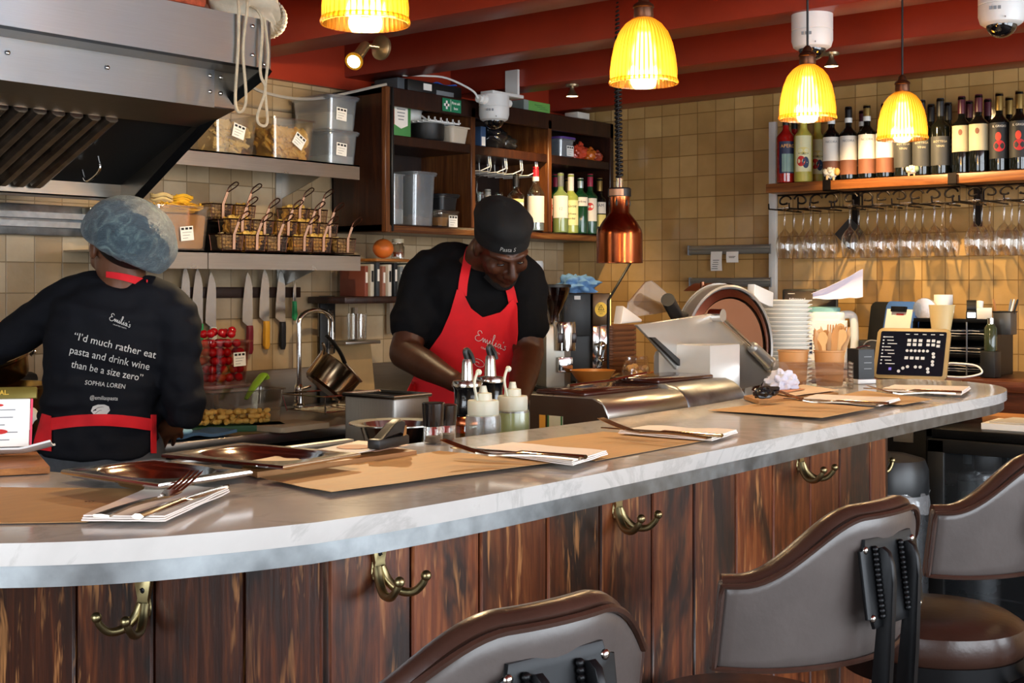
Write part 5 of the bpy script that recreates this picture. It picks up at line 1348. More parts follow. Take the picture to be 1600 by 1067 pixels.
q = at(1291, 530, X=5.02)
jg = thing('plastic_jug', 'white plastic jug with teal lid behind the wooden cutlery', 'jug', (5.02, q.y, z), face_cam(5.02, q.y))
b = MB(); b.prism(rrect(.17, .12, .03), 0, .20, bev=.012); b.prism(rrect(.15, .105, .03), .19, .235, bev=.012); b.build('body', mat('white_hdpe', 'dfe3e4', .4, 0, .03, sss=.1), jg)
b = MB(); b.tube(cr([(.06, 0, .222), (.10, 0, .222), (.112, 0, .19), (.112, 0, .08), (.09, 0, .04), (.07, 0, .04)], 6), .017, 12); b.build('handle', mat('white_hdpe_handle', 'dfe3e4', .4, 0, .03), jg)
b = MB(); b.lathe([(0, .235), (.07, .235), (.07, .252), (.06, .256), (0, .256)], 32, M=T3(-.02, 0, 0) @ Matrix.Diagonal((1.1, .7, 1, 1))); b.build('lid', mat('teal_plastic', '79a9a8', .4), jg)
b = MB(); b.box((-.01, -.0612, .10), (.12, .001, .13)); b.build('label', PAPER, jg)
b = MB()
for k in range(5): b.box((-.02, -.062, .14 - .018 * k), (.07 - .01 * (k % 2), .0005, .003))
b.box((-.05, -.062, .145), (.002, .0005, .03)); b.box((-.062, -.062, .09), (.012, .0006, .06)); b.build('label_print', LB_BLUE, jg)
q = at(1308, 462, X=4.98); mm = face_cam(4.98, q.y)
b = MB(); b.sheet(lambda u, v: V(((u - .5) * .20, .02 * sin(v * 3), .04 + (.012 + .045 * u) * (v * 2 - .6) + .035 * (u ** 1.5) + .006 * noise.noise(V((u * 5, v * 5, 3))))), 16, 10, .0012)
tag(b.build('crumpled_paper', mat('lilac_white_paper', 'cfcadb', .8, 0, .05), None, (4.985, q.y, z + .257), (0, 0, mm), sharp=70), 'stiff lilac white paper sheet lying over the jug lid', 'paper')
# orange bottle and dark charger unit
q = at(1353, 570, X=4.83); t = thing('sauce_bottle', 'small orange bottle behind the black box', 'bottle', (4.83, q.y, z), face_cam(4.83, q.y))
b = MB(); b.lathe([(0, 0), (.03, 0), (.032, .01), (.032, .055), (.018, .075), (.016, .09), (0, .092)], 20); b.build('body', mat('orange_plastic', 'cf5a1c', .35), t)
b = band(.0325, .014, .05, .9); b.build('label', PAPER, t)
q = at(1364, 555, X=5.10); t = thing('card_terminal_dock', 'black box unit with a looped wire beside the tablet', 'electronics', (5.10, q.y, z), face_cam(5.1, q.y))
b = MB(); b.box((0, 0, .06), (.115, .08, .12), bev=.006); b.build('case', BLACK, t)
b = MB(); b.tube(cr([(-.06, -.052, .03), (-.03, -.058, .11), (.02, -.058, .115), (.05, -.058, .07), (.03, -.056, .02)], 6), .003, 6); b.build('wire', GREYP, t)
# tablet in a tan case
q = at(1424, 568, X=4.56); rzT = R(-82)
tb_ = thing('tablet', 'tablet in tan case showing a table plan, leaning behind the bar end', 'tablet', (4.56, q.y, z), rzT)
MT = T3(0, 0, .098) @ Matrix.Rotation(R(-24), 4, 'X') @ FACE_Y
b = MB(); b.prism(rrect(.262, .196, .018), -.012, 0, M=MT, bev=.004); b.build('case', mat('tan_case', '9c8358', .5), tb_)
b = MB(); b.prism(rrect(.235, .170, .006), 0, .0012, M=MT); b.build('screen', mat('tablet_screen', '12151f', .12, emit=.12), tb_)
SCI = mat('screen_icon', 'b8bcc4', .5, emit=.12, ecol='c8ccd4')
b = MB()
def ic(x, y, r=.006, sq=False):
    if sq: b.box((x, y, .0016), (r * 2, r * 1.7, .0005), M=MT)
    else: b.prism([(x + r * cos(k * pi / 6), y + r * sin(k * pi / 6)) for k in range(12)], .0014, .0018, M=MT)
for j in range(2):
    for k in range(3): ic(-.012 + .020 * k, .050 - .016 * j, .0065, True); ic(.056 + .018 * k, .050 - .016 * j - (.004 if k == 2 else 0), .006, True)
for k in range(6): ic(-.016 + .0145 * k, .010, .0055)
for k, (x, y) in enumerate(((.078, .0), (.080, -.012), (.078, -.03), (.079, -.042), (.064, -.058), (.066, -.070), (.02, -.052), (.037, -.052), (-.008, -.052), (-.024, -.058), (-.038, -.07))): ic(x, y, .006)
for k in range(4): ic(-.016 + .0195 * k, -.018, .0065, True)
for k in range(9): b.box((-.088 + .008 * (k % 3), .062 - .013 * k, .0016), (.034 - .01 * (k % 2), .003, .0005), M=MT); b.box((-.105, .062 - .013 * k, .0016), (.006, .005, .0005), M=MT)
for k in range(5): b.box((-.02 + .03 * k, .074, .0016), (.014, .003, .0005), M=MT)
b.build('table_plan', SCI, tb_)
b = MB(); b.box((-.07, -.062, .0018), (.010, .010, .0005), M=MT); b.build('purple_icon', mat('purple_icon', '6a62c0', .5, emit=.5), tb_)
b = MB(); b.box((0, .075, .05), (.12, .012, .11), rot=(R(25), 0, 0)); b.build('prop', BLACK, tb_)
b = MB(); rr = face_cam(4.84, q.y)
q2 = at(1480, 570, X=4.84); b.tube(cr([(4.835, q2.y, z + .05), (4.84, q2.y - .03, z + .052), (4.86, q2.y - .10, z + .045), (4.84, q2.y - .13, z + .02), (4.81, q2.y - .08, z + .004), (4.79, q2.y - .02, z + .004)], 8), .0035, 8)
tag(b.build('charging_cable', WHITEP), 'white charging cable looping from the tablet', 'cable')
# clipboards
q = at(1408, 490, X=5.02)
cbd = thing('clipboard_case', 'blue storage clipboard standing on edge with papers', 'clipboard', (5.03, q.y, z), face_cam(5.03, q.y) + R(-56))
b = MB(); b.prism(rrect(.20, .275, .02), 0, .028, M=T3(0, 0, .14) @ Matrix.Rotation(R(-10), 4, 'X') @ FACE_Y, bev=.005); b.build('case', mat('royal_blue_plastic', '3f67ad', .4, 0, .05), cbd)
MQ = T3(0, 0, .14) @ Matrix.Rotation(R(-10), 4, 'X') @ FACE_Y
b = MB(); b.box((0, -.012, .029), (.175, .235, .002), M=MQ); b.build('paper', PAPER, cbd)
b = MB(); b.box((0, .105, .034), (.10, .022, .010), bev=.002, M=MQ); b.build('clip', BLACKM, cbd)
b = MB(); b.box((.01, .085, .0312), (.05, .006, .0006), M=MQ); b.build('red_print', LB_RED, cbd)
q = at(1392, 490, X=5.12)
t = thing('clipboard_case', 'black clipboard standing behind the blue one', 'clipboard', (5.12, q.y, z), face_cam(5.12, q.y) + R(-35))
b = MB(); b.prism(rrect(.19, .27, .02), 0, .024, M=MQ, bev=.005); b.build('case', BLACK, t)
# letter trays
ql, qr = at(1432, 540, X=4.97).y, at(1552, 540, X=4.97).y
lt = thing('letter_trays', 'black three tier letter tray stuffed with papers', 'letter tray', (5.06, (ql + qr) / 2, z)); L = ql - qr
zt_ = at(1490, 503, X=4.93).z - z
b = MB()
for e in (-1, 1): b.box((0, e * (L / 2), zt_ / 2), (.24, .006, zt_))
b.box((.12, 0, zt_ / 2), (.005, L, zt_)); b.build('frame', BLACKM, lt)
for k in range(4):
    b = MB(); b.box((0, 0, .004 + zt_ * k / 3.05), (.24, L, .004)); b.box((-.118, 0, .010 + zt_ * k / 3.05), (.004, L, .012)); b.build('tray', BLACKM, lt)
for e in (-.04, ): b = MB(); b.tube([(-.121, e - .02, 0), (-.121, e - .02, zt_)], .003, 6); b.build('front_wire', GREYP, lt)
rnd = random.Random(9)
for k in range(3):
    for j in range(3):
        b = MB(); b.sheet(lambda u, v: V(((u - .5) * .21, (v - .5) * (L - .05 - .02 * j), .004 * noise.noise(V((u * 3, v * 3, j + k))))), 8, 8, .003)
        o = b.build('paper_sheaf', mat('office_paper_%d%d' % (k, j), ('cfccc6', 'a9adb6', 'd6d0c4')[(j + k) % 3], .8), None, (5.055, (ql + qr) / 2 + rnd.uniform(-.008, .008), z + .0145 + zt_ * k / 3.05 + .011 * j), sharp=70); tag(o, '%s sheaf of papers in the %s letter tray' % (('bottom', 'middle', 'top')[j], ('lowest', 'middle', 'topmost')[k]), 'papers', 'paper sheaves in the letter trays')
zT = z + zt_ + .0005 - .0
zTop = z + .0065 + zt_ * 3 / 3.05
def ontop(pxx, X=5.03): return at(pxx, 490, X=X).y
b = MB(); b.lathe([(.012, -.024), (.042, -.024), (.044, -.018), (.044, .018), (.042, .024), (.012, .024)], 28, M=Matrix.Rotation(R(90), 4, 'Y')); b.lathe([(.012, -.024), (.012, .024)], 20, M=Matrix.Rotation(R(90), 4, 'Y'), cap=False)
tag(b.build('tape_roll', thin_glass('clear_tape', 'e6d9c6', .12, .6, .1, .3, 'd8cdb8'), None, (5.0, ontop(1450), zTop + .0445), (0, 0, R(15))), 'roll of clear tape on the letter tray beside the clipboard', 'tape')
b = MB(); b.lathe([(.0, 0), (.036, 0), (.036, .10), (.014, .10), (.014, .06), (0, .06)], 28); tag(b.build('till_roll', PAPER, None, (5.08, ontop(1474, 5.08), zTop)), 'tall white till roll on the letter tray', 'paper roll')
b = MB()
q = at(1478, 500, X=4.925)
def cone(u, v):
    a = -2.2 + 4.4 * u; r = .048
    hz = .065 * (1 - v) - v * (.105 - .06 * abs(u - .25) * 2)
    return V((r * sin(a) * (1 - .35 * v), -r * cos(a) * (1 - .35 * v), hz))
b.sheet(cone, 28, 12, .0014); tag(b.build('label_strip', mat('cream_label_roll', 'dcc189', .35, 0, .05, coat=.4), None, (4.885, q.y, z + .205), (0, 0, face_cam(4.88, q.y)), sharp=70), 'curled cream label strip hanging off the letter tray front', 'label roll')
t = thing('tape_dispenser', 'black desk dispenser on the letter tray', 'dispenser', (5.06, ontop(1518, 5.06), zTop), face_cam(5.06, 1.8)); b = MB(); b.box((0, 0, .02), (.04, .07, .04), bev=.006); b.cyl((-.018, 0, .05), (.018, 0, .05), .03, n=20); b.build('body', BLACK, t)
b = MB(); b.box((0, -.034, .022), (.03, .004, .02)); b.build('metal_edge', CHROME, t)
t = thing('memo_cube', 'white memo box on the right of the letter tray', 'note box', (5.07, ontop(1538, 5.07), zTop), face_cam(5.07, 1.75)); b = MB(); b.box((0, 0, .025), (.055, .055, .05), bev=.001); b.build('notes', PAPER, t)
b = MB(); b.tube([(0, 0, 0), (.018, 0, .07)], .013, 12); tag(b.build('glue_stick', WHITEP, None, (5.13, ontop(1529, 5.13), zTop + .004)), 'white tube standing behind the memo box', 'tube')
# hanging mesh cup with pens, small green bottle
q = at(1566, 505, X=4.96)
t = thing('pen_cup', 'black mesh pen cup hooked on the letter tray side', 'pen holder', (4.98, qr - .040, q.z - .035))
MESHB = thin_glass('black_mesh', '6a6a6a', .1, .3, .4, .5, '101010')
b = MB(); b.box((0, 0, .035), (.07, .066, .085), bev=.002); top = max(b.bm.faces, key=lambda f: f.calc_center_median().z); b.bm.faces.remove(top); b.build('mesh', MESHB, t)
b = MB(); b.tube([(.035 * sx, .033 * sy, .078) for sx, sy in ((-1, -1), (1, -1), (1, 1), (-1, 1))], .003, 6, closed=True); b.build('rim', BLACKM, t)
for i, (dx, dy, tx, ty, c_, lab) in enumerate(((0, -.01, .01, -.035, BLACK, 'black pen leaning right in the mesh cup'), (.01, .0, .0, -.02, GREYP, 'grey pen upright in the mesh cup'), (-.012, .015, -.01, .02, CARD, 'tan pencil leaning left in the mesh cup'), (-.005, -.005, .02, -.025, WHITEP, 'white pen behind the black pen in the mesh cup'))):
    b = MB(); p0 = V((dx, dy, 0)); p1 = V((dx + tx, dy + ty, .125)); b.tube([p0, p0.lerp(p1, .1), p0.lerp(p1, .9), p1], [.0015, .0042, .0042, .003], 8)
    tag(b.build('pen', c_, None, (4.98, qr - .040, q.z - .035)), lab, 'pen', 'pens in the mesh cup')
q = at(1550, 500, X=4.93)
t = thing('spray_bottle', 'small dark green bottle at the letter tray front corner', 'bottle', (4.90, q.y - .005, z + .10)); b = MB(); b.lathe([(0, 0), (.022, 0), (.023, .006), (.023, .085), (.012, .10), (0, .10)], 20); b.build('glass', mat('smoky_green_glass', '39402b', .12, coat=.3), t)
b = MB(); b.lathe([(.012, .10), (.0125, .122), (0, .122)], 16); b.build('cap', CHROME, t)
b = MB(); b.box((4.90, q.y - .005, z + .05), (.07, .055, .098), bev=.003); tag(b.build('black_caddy', BLACK), 'black caddy box under the small green bottle', 'box')
# paper cone on the counter front edge right
q = at(1583, 614, X=4.76)
# ================================================================ BACK BAR AND THINGS ON IT
ZB2 = .98
bb = thing('back_bar_unit', 'low steel prep unit behind the bar counter', 'counter', (2.72, 1.86, 0))
b = MB(); b.box((-.115, .01, ZB2 - .015), (2.0, .62, .03), bev=.003); b.build('top', STEEL, bb)
b = MB(); b.box((-.115, .02, .47), (1.98, .58, .94)); b.build('carcass', BLACKM, bb)
# prep box with rounded steel front
X0, X1 = 2.165, 2.47
pb = thing('warming_box', 'long low steel food warmer with rounded front behind the bar', 'food warmer', (2.45, 1.635, ZB2 + .0005))
def rsec(d0, h, r, n=7): return [(-.105 - 0, 0), ] + [(-.105 + r - r * cos(R(90 * k / n)), h - r + r * sin(R(90 * k / n))) for k in range(n + 1)] + [(d0, h), (d0, 0)]
PX = Matrix(((0, 0, 1, 0), (1, 0, 0, 0), (0, 1, 0, 0), (0, 0, 0, 1)))
BRTOP = mat('ceiling_reflection_brown', '3a1a12', .18, .3, .15, 10, coat=.5)  # warmer tops: the red ceiling's reflection is put into this colour
b = MB(); b.prism(rsec(.095, .172, .04), X0 - 2.45, X1 - 2.45, M=PX, bev=.002); b.build('body', STEEL, pb)
b = MB(); b.prism([(-.104, -.0), (-.104, .135), (-.09, .160), (-.065, .170), (.097, .170), (.097, 0)], X0 - 2.452, X0 - 2.449, M=PX); b.build('end_plate', mat('brown_end_plate', '4a3a30', .35, .6, .1), pb)
b = MB(); b.box((.155 - 2.45 + X0 , .03, .176), (.28, .13, .010), bev=.004); b.build('lid', BRTOP, pb)
b = MB(); b.prism(rsec(.10, .182, .06), X1 - 2.45, 2.735 - 2.45, M=PX, bev=.012, seg=3); b.build('cover', GALV, pb)
b = MB(); b.box((.135, .035, .186), (.24, .13, .012), bev=.005); b.build('cover_top', BRTOP, pb)
b = MB(); b.tube([(-.20, .06, .186), (-.05, .06, .188), (.10, .06, .198)], .004, 6); b.build('rail', CHROME, pb)
for (dy, wz, m) in ((.062, .016, mat('yellow_sticker', 'd79a3a', .5)), (.028, .040, mat('white_sticker', 'c8c4a8', .5))):
    b = MB(); b.box((X0 - 2.4535, dy, .115), (.0012, wz, .030)); b.build('sticker', m, pb)
b = MB(); b.box((X0 - 2.4545, .046, .115), (.0006, .004, .030)); b.box((X0 - 2.4545, .011, .115), (.0006, .004, .030)); b.build('sticker_print', LB_GRN, pb)

# slicer: everything laid out on its own upright plane
YSL = 1.83
def sp(pxx, py, dy=0): 
    p = at(pxx, py, Y=YSL); return V((p.x, dy, p.z))
ctr = sp(1137, 545); rad = (sp(1137, 447).z - sp(1137, 643).z) / 2
ALU = mat('cast_aluminium', 'b9b8b4', .32, .75, .06, bump=.05)
sl = thing('meat_slicer', 'large aluminium meat slicer with round blade on the back bar', 'slicer', (ctr.x, YSL, ZB2))
def L_(p): return V((p.x - ctr.x, p.y, p.z - ZB2))
c0 = L_(ctr)
MD = T3(0, 0, c0.z) @ Matrix.Rotation(R(-13), 4, 'Z') @ FACE_Y
b = MB(); b.lathe([(rad * .965, -.03), (rad * 1.02, -.03), (rad * 1.03, -.01), (rad * 1.02, .010), (rad * .99, .013), (rad * .965, .010)], 64, M=MD, cap=False); b.lathe([(0, -.032), (rad * 1.05, -.032)], 48, M=MD, cap=False); b.build('blade_guard_ring', ALU, sl)
b = MB(); b.lathe([(0, .006), (rad * .80, .006), (rad * .82, .002), (rad * .95, -.004), (rad * .95, -.008), (0, -.01)], 64, M=MD); b.build('blade', mat('mirror_blade', '8f6650', .12, 1, .04, rvar=.04), sl)
b = MB(); b.lathe([(rad * .82, .0085), (rad * .94, .002), (rad * .95, .006), (rad * .83, .0115)], 64, M=MD, cap=False); b.build('blade_edge', mat('blade_rim', '6a3b28', .2, .9, .1), sl)
pl = [(963, 507), (1085, 489), (1150, 548), (1178, 578), (1160, 600), (1100, 612), (1048, 600), (985, 528)]
b = MB(); pts = [L_(sp(x, y)) for x, y in pl]; b.prism([(p.x, p.z) for p in pts][::-1], 0, .008, M=T3(0, -.050, 0) @ FACE_Y, bev=.002); b.build('gauge_plate', ALU, sl)
b = MB(); pts = [L_(sp(x, y)) for x, y in ((981, 526), (988, 526), (1030, 563), (1027, 570))]; b.prism([(p.x, p.z) for p in pts], 0, .008, M=T3(0, -.060, 0) @ FACE_Y); b.build('black_trim', BLACK, sl)
# pedestal box
b = MB(); p0, p1 = L_(sp(1027, 535)), L_(sp(1069, 527)); zb_ = .0
w_ = p1.x - p0.x + .07
poly = [(p0.x, -.155), (p1.x, -.165), (p1.x + .135, -.07), (p1.x + .135, -.005), (p0.x, -.005)]
b.prism(poly, .02, p1.z - .012, bev=.004)
for v in b.bm.verts:
    if v.co.z > .1 and v.co.x > p1.x + .06: v.co.z -= .055
b.build('pedestal', mat('satin_white_casting', 'cfcecb', .3, .5, .05), sl)
b = MB(); b.box((.02, .03, .03), (.46, .26, .06), bev=.02); fx = L_(sp(1198, 600)).x
b.prism([(fx - .02, 0), (fx - .05, .20), (fx - .10, .26), (fx - .16, .20), (fx - .20, 0)], -.05, .05, M=T3(0, .02, .0) @ FACE_Y, bev=.01); b.build('base_casting', ALU, sl)
b = MB(); b.cyl((0, .05, c0.z), (0, .15, c0.z), rad * .62, rad * .5, n=40); b.box((-.04, .10, c0.z * .5), (.20, .12, c0.z), bev=.02); b.build('motor_housing', ALU, sl)
a0, a1 = L_(sp(1087, 493)), L_(sp(1170, 571))
a0.y = a1.y = -.075; d_ = a1 - a0
b = MB(); b.tube([a0, a0 + d_ * .62], .0055, 10); b.tube([a0 - d_ * .01 + V((0, .028, 0)), a0 - d_ * .01 - V((0, .01, 0))], .017, 20); b.build('carriage_rod', CHROME, sl)
b = MB(); b.tube([a0 + d_ * .58, a0 + d_ * .60, a0 + d_ * .92, a0 + d_ * .93, a0 + d_ * 1.02], [.010, .016, .018, .021, .021], 16); b.build('rod_sleeve', mat('matt_aluminium', 'b3b2ae', .4, .8, .05), sl)
b = MB(); pts = [L_(sp(x, y)) for x, y in ((993, 497), (996, 472), (1022, 441), (1032, 438), (1071, 472), (1064, 486), (1030, 492))]; b.prism([(p.x, p.z) for p in pts][::-1], 0, .005, M=T3(0, .03, 0) @ FACE_Y); b.build('clear_guard', thin_glass('clear_acrylic', 'efe6da', .1, .6, .03, .10, 'd8c8b8'), sl)
b = MB(); h0, h1 = L_(sp(1033, 468)), L_(sp(1068, 495)); h0.y, h1.y = -.02, .02; b.tube([h0, h1, L_(sp(1082, 492, .02))], [.018, .018, .008], 18); b.build('pusher_handle', BLACK, sl)
b = MB(); pts = [L_(sp(x, y)) for x, y in ((963, 506), (967, 478), (996, 499), (995, 503))]; b.prism([(p.x, p.z) for p in pts], -.01, .015, M=T3(0, .0, 0) @ FACE_Y, bev=.003); b.build('food_tray_end', mat('pale_casting', 'cbbfb2', .4, .3, .05), sl)
b = MB(); pts = [L_(sp(x, y)) for x, y in ((1168, 444), (1197, 457), (1196, 480), (1190, 478), (1166, 468))]; b.prism([(p.x, p.z) for p in pts][::-1], .0, .025, M=FACE_Y, bev=.003); b.build('sharpener_cover', mat('white_casting', 'd5d6d6', .3, .3, .04), sl)
b = MB(); k0 = L_(sp(1129, 447)); b.tube([k0 + V((0, .06, -.05)), k0 + V((-.008, .06, .012))], .006, 10); b.tube([k0 + V((.045, .06, -.02)), k0 + V((.055, .05, .006))], .007, 8); b.build('knob', mat('copper_knob', '8a5a42', .25, .9), sl)
b = MB(); k1 = L_(sp(1131, 470)); b.grid(lambda u, v: V((k1.x + .075 + (u - .5) * .15, .03 + .10 * v, c0.z + rad * (.92 + .13 * sin(pi * u)))), 20, 6); b.build('top_cover', mat('bronze_cover', '7a4a34', .3, .7, .08), sl)

# stack of white bowls
q = at(1214, 540, Y=1.90)
NB_ = 27; bw = None; pit = (at(1214, 469, Y=1.90).z - ZB2 - .03) / (NB_ - 1)
KW = mat('white_card_bowl', 'e2ddd2', .5, 0, .03)
for k in range(NB_):
    lab = 'white takeaway bowl in the tall stack, number %d up from the bottom' % (k + 1)
    if k == 0: lab = 'lowest white takeaway bowl of the tall stack beside the slicer'
    if k == NB_ - 1: lab = 'topmost white takeaway bowl of the tall stack'
    if bw is None:
        b = MB(); b.lathe([(0, 0), (.055, 0), (.086, .028), (.090, .0275), (.0905, .0305), (.0855, .0305), (.054, .0022), (0, .0022)], 40); bw = b.build('takeaway_bowl', KW, None, (q.x + .03, 1.90, ZB2 + .0005)); tag(bw, lab, 'bowl', 'stacked takeaway bowls'); o = bw
    else:
        o = bw.copy(); COL.objects.link(o); o.location = (q.x + .03 + random.uniform(-.0015, .0015), 1.90 + random.uniform(-.0015, .0015), ZB2 + .0005 + pit * k); o['label'] = 'white takeaway bowl in the tall stack between its top and bottom' if k < NB_ - 1 else lab
# brown ribbed stack behind the slicer, in the corner of the worktop
q = at(982, 560, Y=3.62)
for k in range(12):
    if k == 0:
        b = MB(); b.prism(rrect(.40, .24, .02), 0, .016, bev=.005); b.prism(rrect(.37, .215, .02), .016, .024); o = b.build('food_tray', mat('brown_tray', '8f5f42', .5, .1, .08), None, (q.x + .055, 3.74, ZT + .001)); tag(o, 'lowest brown tray of the stack behind the slicer', 'tray', 'stacked brown trays'); tr0 = o
    else:
        o = tr0.copy(); COL.objects.link(o); o.location.z = ZT + .001 + .0245 * k; o['label'] = 'topmost brown tray of the stack behind the slicer' if k == 11 else 'brown tray in the middle of the stack behind the slicer'
# ================================================================ COFFEE CORNER ON THE WORKTOP
q = at(882, 612, Y=3.56)
gr = thing('coffee_grinder', 'silver coffee grinder with brown bean hopper in the corner', 'coffee grinder', (q.x + .03, 3.64, ZT + .0005), face_cam(q.x, 3.58) + R(20))
def gz(y): return at(880, y, Y=3.56).z - ZT
b = MB(); b.box((0, .02, .012), (.15, .20, .024), bev=.006); b.build('foot', BLACK, gr)
b = MB(); b.prism([(-.060, -.06), (.02, -.075), (.06, -.05), (.06, .09), (-.06, .09)], .02, gz(508), bev=.012); b.build('body', mat('silver_grinder_paint', 'b3afa4', .32, .6, .05), gr)
b = MB(); b.lathe([(0, gz(548)), (.052, gz(548)), (.054, gz(508)), (.05, gz(503)), (0, gz(503))], 28, M=T3(.025, -.06, 0)); b.build('dosing_chamber', CHROME, gr)
b = MB(); b.box((-.01, -.108, gz(528)), (.022, .004, .045), bev=.002); b.build('window_slot', mat('dark_coffee', '2a1510', .3), gr)
b = MB(); b.box((.055, -.108, gz(528)), (.022, .004, .045), bev=.002); b.build('window_slot', mat('dark_coffee2', '2a1510', .3), gr)
b = MB(); b.lathe([(.026, gz(505)), (.028, gz(492)), (.05, gz(478)), (.075, gz(455)), (.078, gz(448)), (.074, gz(448)), (.047, gz(478)), (.024, gz(492))], 32, M=T3(-.005, 0, 0), cap=False); b.build('hopper', thin_glass('hopper_smoke', 'b39a90', .1, .6, .05, .12, '4a2a20'), gr)
b = MB(); b.lathe([(0, gz(492)), (.022, gz(492)), (.044, gz(478)), (.064, gz(462)), (0, gz(460))], 28, M=T3(-.005, 0, 0)); b.build('beans', mat('coffee_beans', '2a140c', .4, 0, .3, 60, bump=.8, bscale=130, bd=.004), gr)
b = MB(); b.lathe([(0, gz(449)), (.081, gz(449)), (.081, gz(445)), (.07, gz(444)), (0, gz(444))], 32, M=T3(-.005, 0, 0)); b.build('hopper_lid', BLACK, gr)
b = MB(); b.box((.02, -.085, gz(570)), (.07, .02, .07), bev=.004); b.build('spout_plate', CHROME, gr)
q = at(926, 612, Y=3.62)
cm = thing('coffee_machine', 'black and chrome coffee machine with yellow warning sticker', 'coffee machine', (q.x + .03, 3.70, ZT + .0005), face_cam(q.x, 3.62) + R(14))
b = MB(); b.box((-.03, .02, .19), (.20, .22, .38), bev=.006); b.build('case', BLACK, cm)
hm = gz(462) * 1.02
b = MB(); b.box((-.055, -.02, hm - .10), (.13, .20, .20), bev=.004); b.build('left_panel', BLACK, cm)
b = MB(); b.box((.06, -.03, hm - .075), (.085, .19, .15), bev=.004); b.build('right_panel', mat('bronze_panel', '5c4630', .3, .6, .08), cm)
b = MB(); b.box((.1045, -.03, hm - .075), (.004, .185, .152)); b.build('edge_strip', mat('brass_edge', 'c9a860', .3, .8), cm)
b = MB(); b.prism([(.018, hm - .15), (.104, hm - .15), (.080, hm - .23), (.07, hm - .34), (.018, hm - .36)], -.0, .12, M=T3(0, -.0, 0) @ FACE_Y, bev=.006); b.build('group_head', CHROME, cm)
b = MB(); b.tube(cr([(.03, -.13, hm - .24), (.05, -.15, hm - .24), (.05, -.15, hm - .31), (.09, -.14, hm - .31)], 5), .005, 8); b.sphere((.06, -.13, hm - .245), .022, 14, 10); b.build('steam_tap', CHROME, cm)
b = MB(); b.box((.02, -.08, .02), (.18, .16, .04), bev=.004); b.build('drip_tray', POLISH, cm)
st_ = MB(); st_.prism([(.030 * cos(k * pi / 16), .034 * sin(k * pi / 16)) for k in range(32)], 0, .0008, M=T3(.058, -.1255, hm - .075) @ FACE_Y); so = st_.build('warning_sticker', mat('warning_yellow', 'e0b832', .5, 0, .03), cm)
b = MB(); tri = [(-.014, -.004), (.014, -.004), (0, .020)]
for i in range(3): p, q2 = tri[i], tri[(i + 1) % 3]; b.tube([T3(.058, -.1268, hm - .073) @ FACE_Y @ V((p[0], p[1], 0)), T3(.058, -.1268, hm - .073) @ FACE_Y @ V((q2[0], q2[1], 0))], .0012, 5)
b.box((.058, -.1268, hm - .067), (.0022, .0008, .010)); b.box((.058, -.1268, hm - .0745), (.0022, .0008, .0022)); b.build('warning_triangle', INK, so)
lettering('CAUTION', .0075, INK, so, T3(.058, -.1266, hm - .086) @ FACE_Y); lettering('HOT', .0075, INK, so, T3(.058, -.1266, hm - .095) @ FACE_Y)
b = MB(); b.box((-.055, -.1215, hm - .02), (.03, .001, .018)); b.build('label', PAPER, cm)
for k in range(4):
    q3 = at(938 + 8 * k, 455, Y=3.75)
    b = MB(); b.lathe([(0, 0), (.018, 0), (.024, .05), (.022, .05), (.016, .003), (0, .003)], 18)
    tag(b.build('espresso_glass', GLASS, None, (cm.location.x - .045 + .045 * k, 3.80, ZT + .0005 + .382)), '%s small glass from the left on top of the coffee machine' % nm[k], 'glass', 'glasses on the coffee machine')
qc = at(905, 452, Y=3.60)
b = MB(); crumple(b, (0, 0, .035), (.085, .06, .045), 13, .55, 40, 24)
tag(b.build('blue_cloth', BLUEC, None, (qc.x + .04, 3.64, ZT + .0005 + hm + .003), (0, 0, -.6), sharp=80), 'crumpled light blue cloth on top of the coffee machine', 'cloth')
# bowl on wooden board
q = at(905, 612, Y=3.50)
b = MB(); b.prism(rrect(.28, .14, .02), 0, .032, bev=.004); tag(b.build('wooden_board', wood('board_wood', '4a2512', '7a4422', 'a5652f', 0, .45, island=0), None, (q.x - .0, 3.442, ZT + .0005), (0, 0, R(-2))), 'thick wooden board under the tan bowl', 'board')
b = MB(); b.lathe([(0, 0), (.045, 0), (.046, .008), (.075, .035), (.102, .075), (.0985, .0755), (.072, .038), (.042, .012), (0, .010)], 40); tag(b.build('tan_bowl', mat('tan_stoneware', 'b3702f', .4, 0, .08), None, (q.x, 3.425, ZT + .0335)), 'tan flared bowl on the wooden board before the coffee grinder', 'bowl')
q = at(938, 600, Y=3.45); b = MB(); b.lathe([(0, 0), (.02, 0), (.022, .06), (.020, .06), (.018, .004), (0, .004)], 18, M=Matrix.Rotation(R(80), 4, 'Y')); tag(b.build('shot_glass', GLASS, None, (q.x + .04, 3.42, ZT + .0555)), 'small glass lying beside the tan bowl', 'glass')
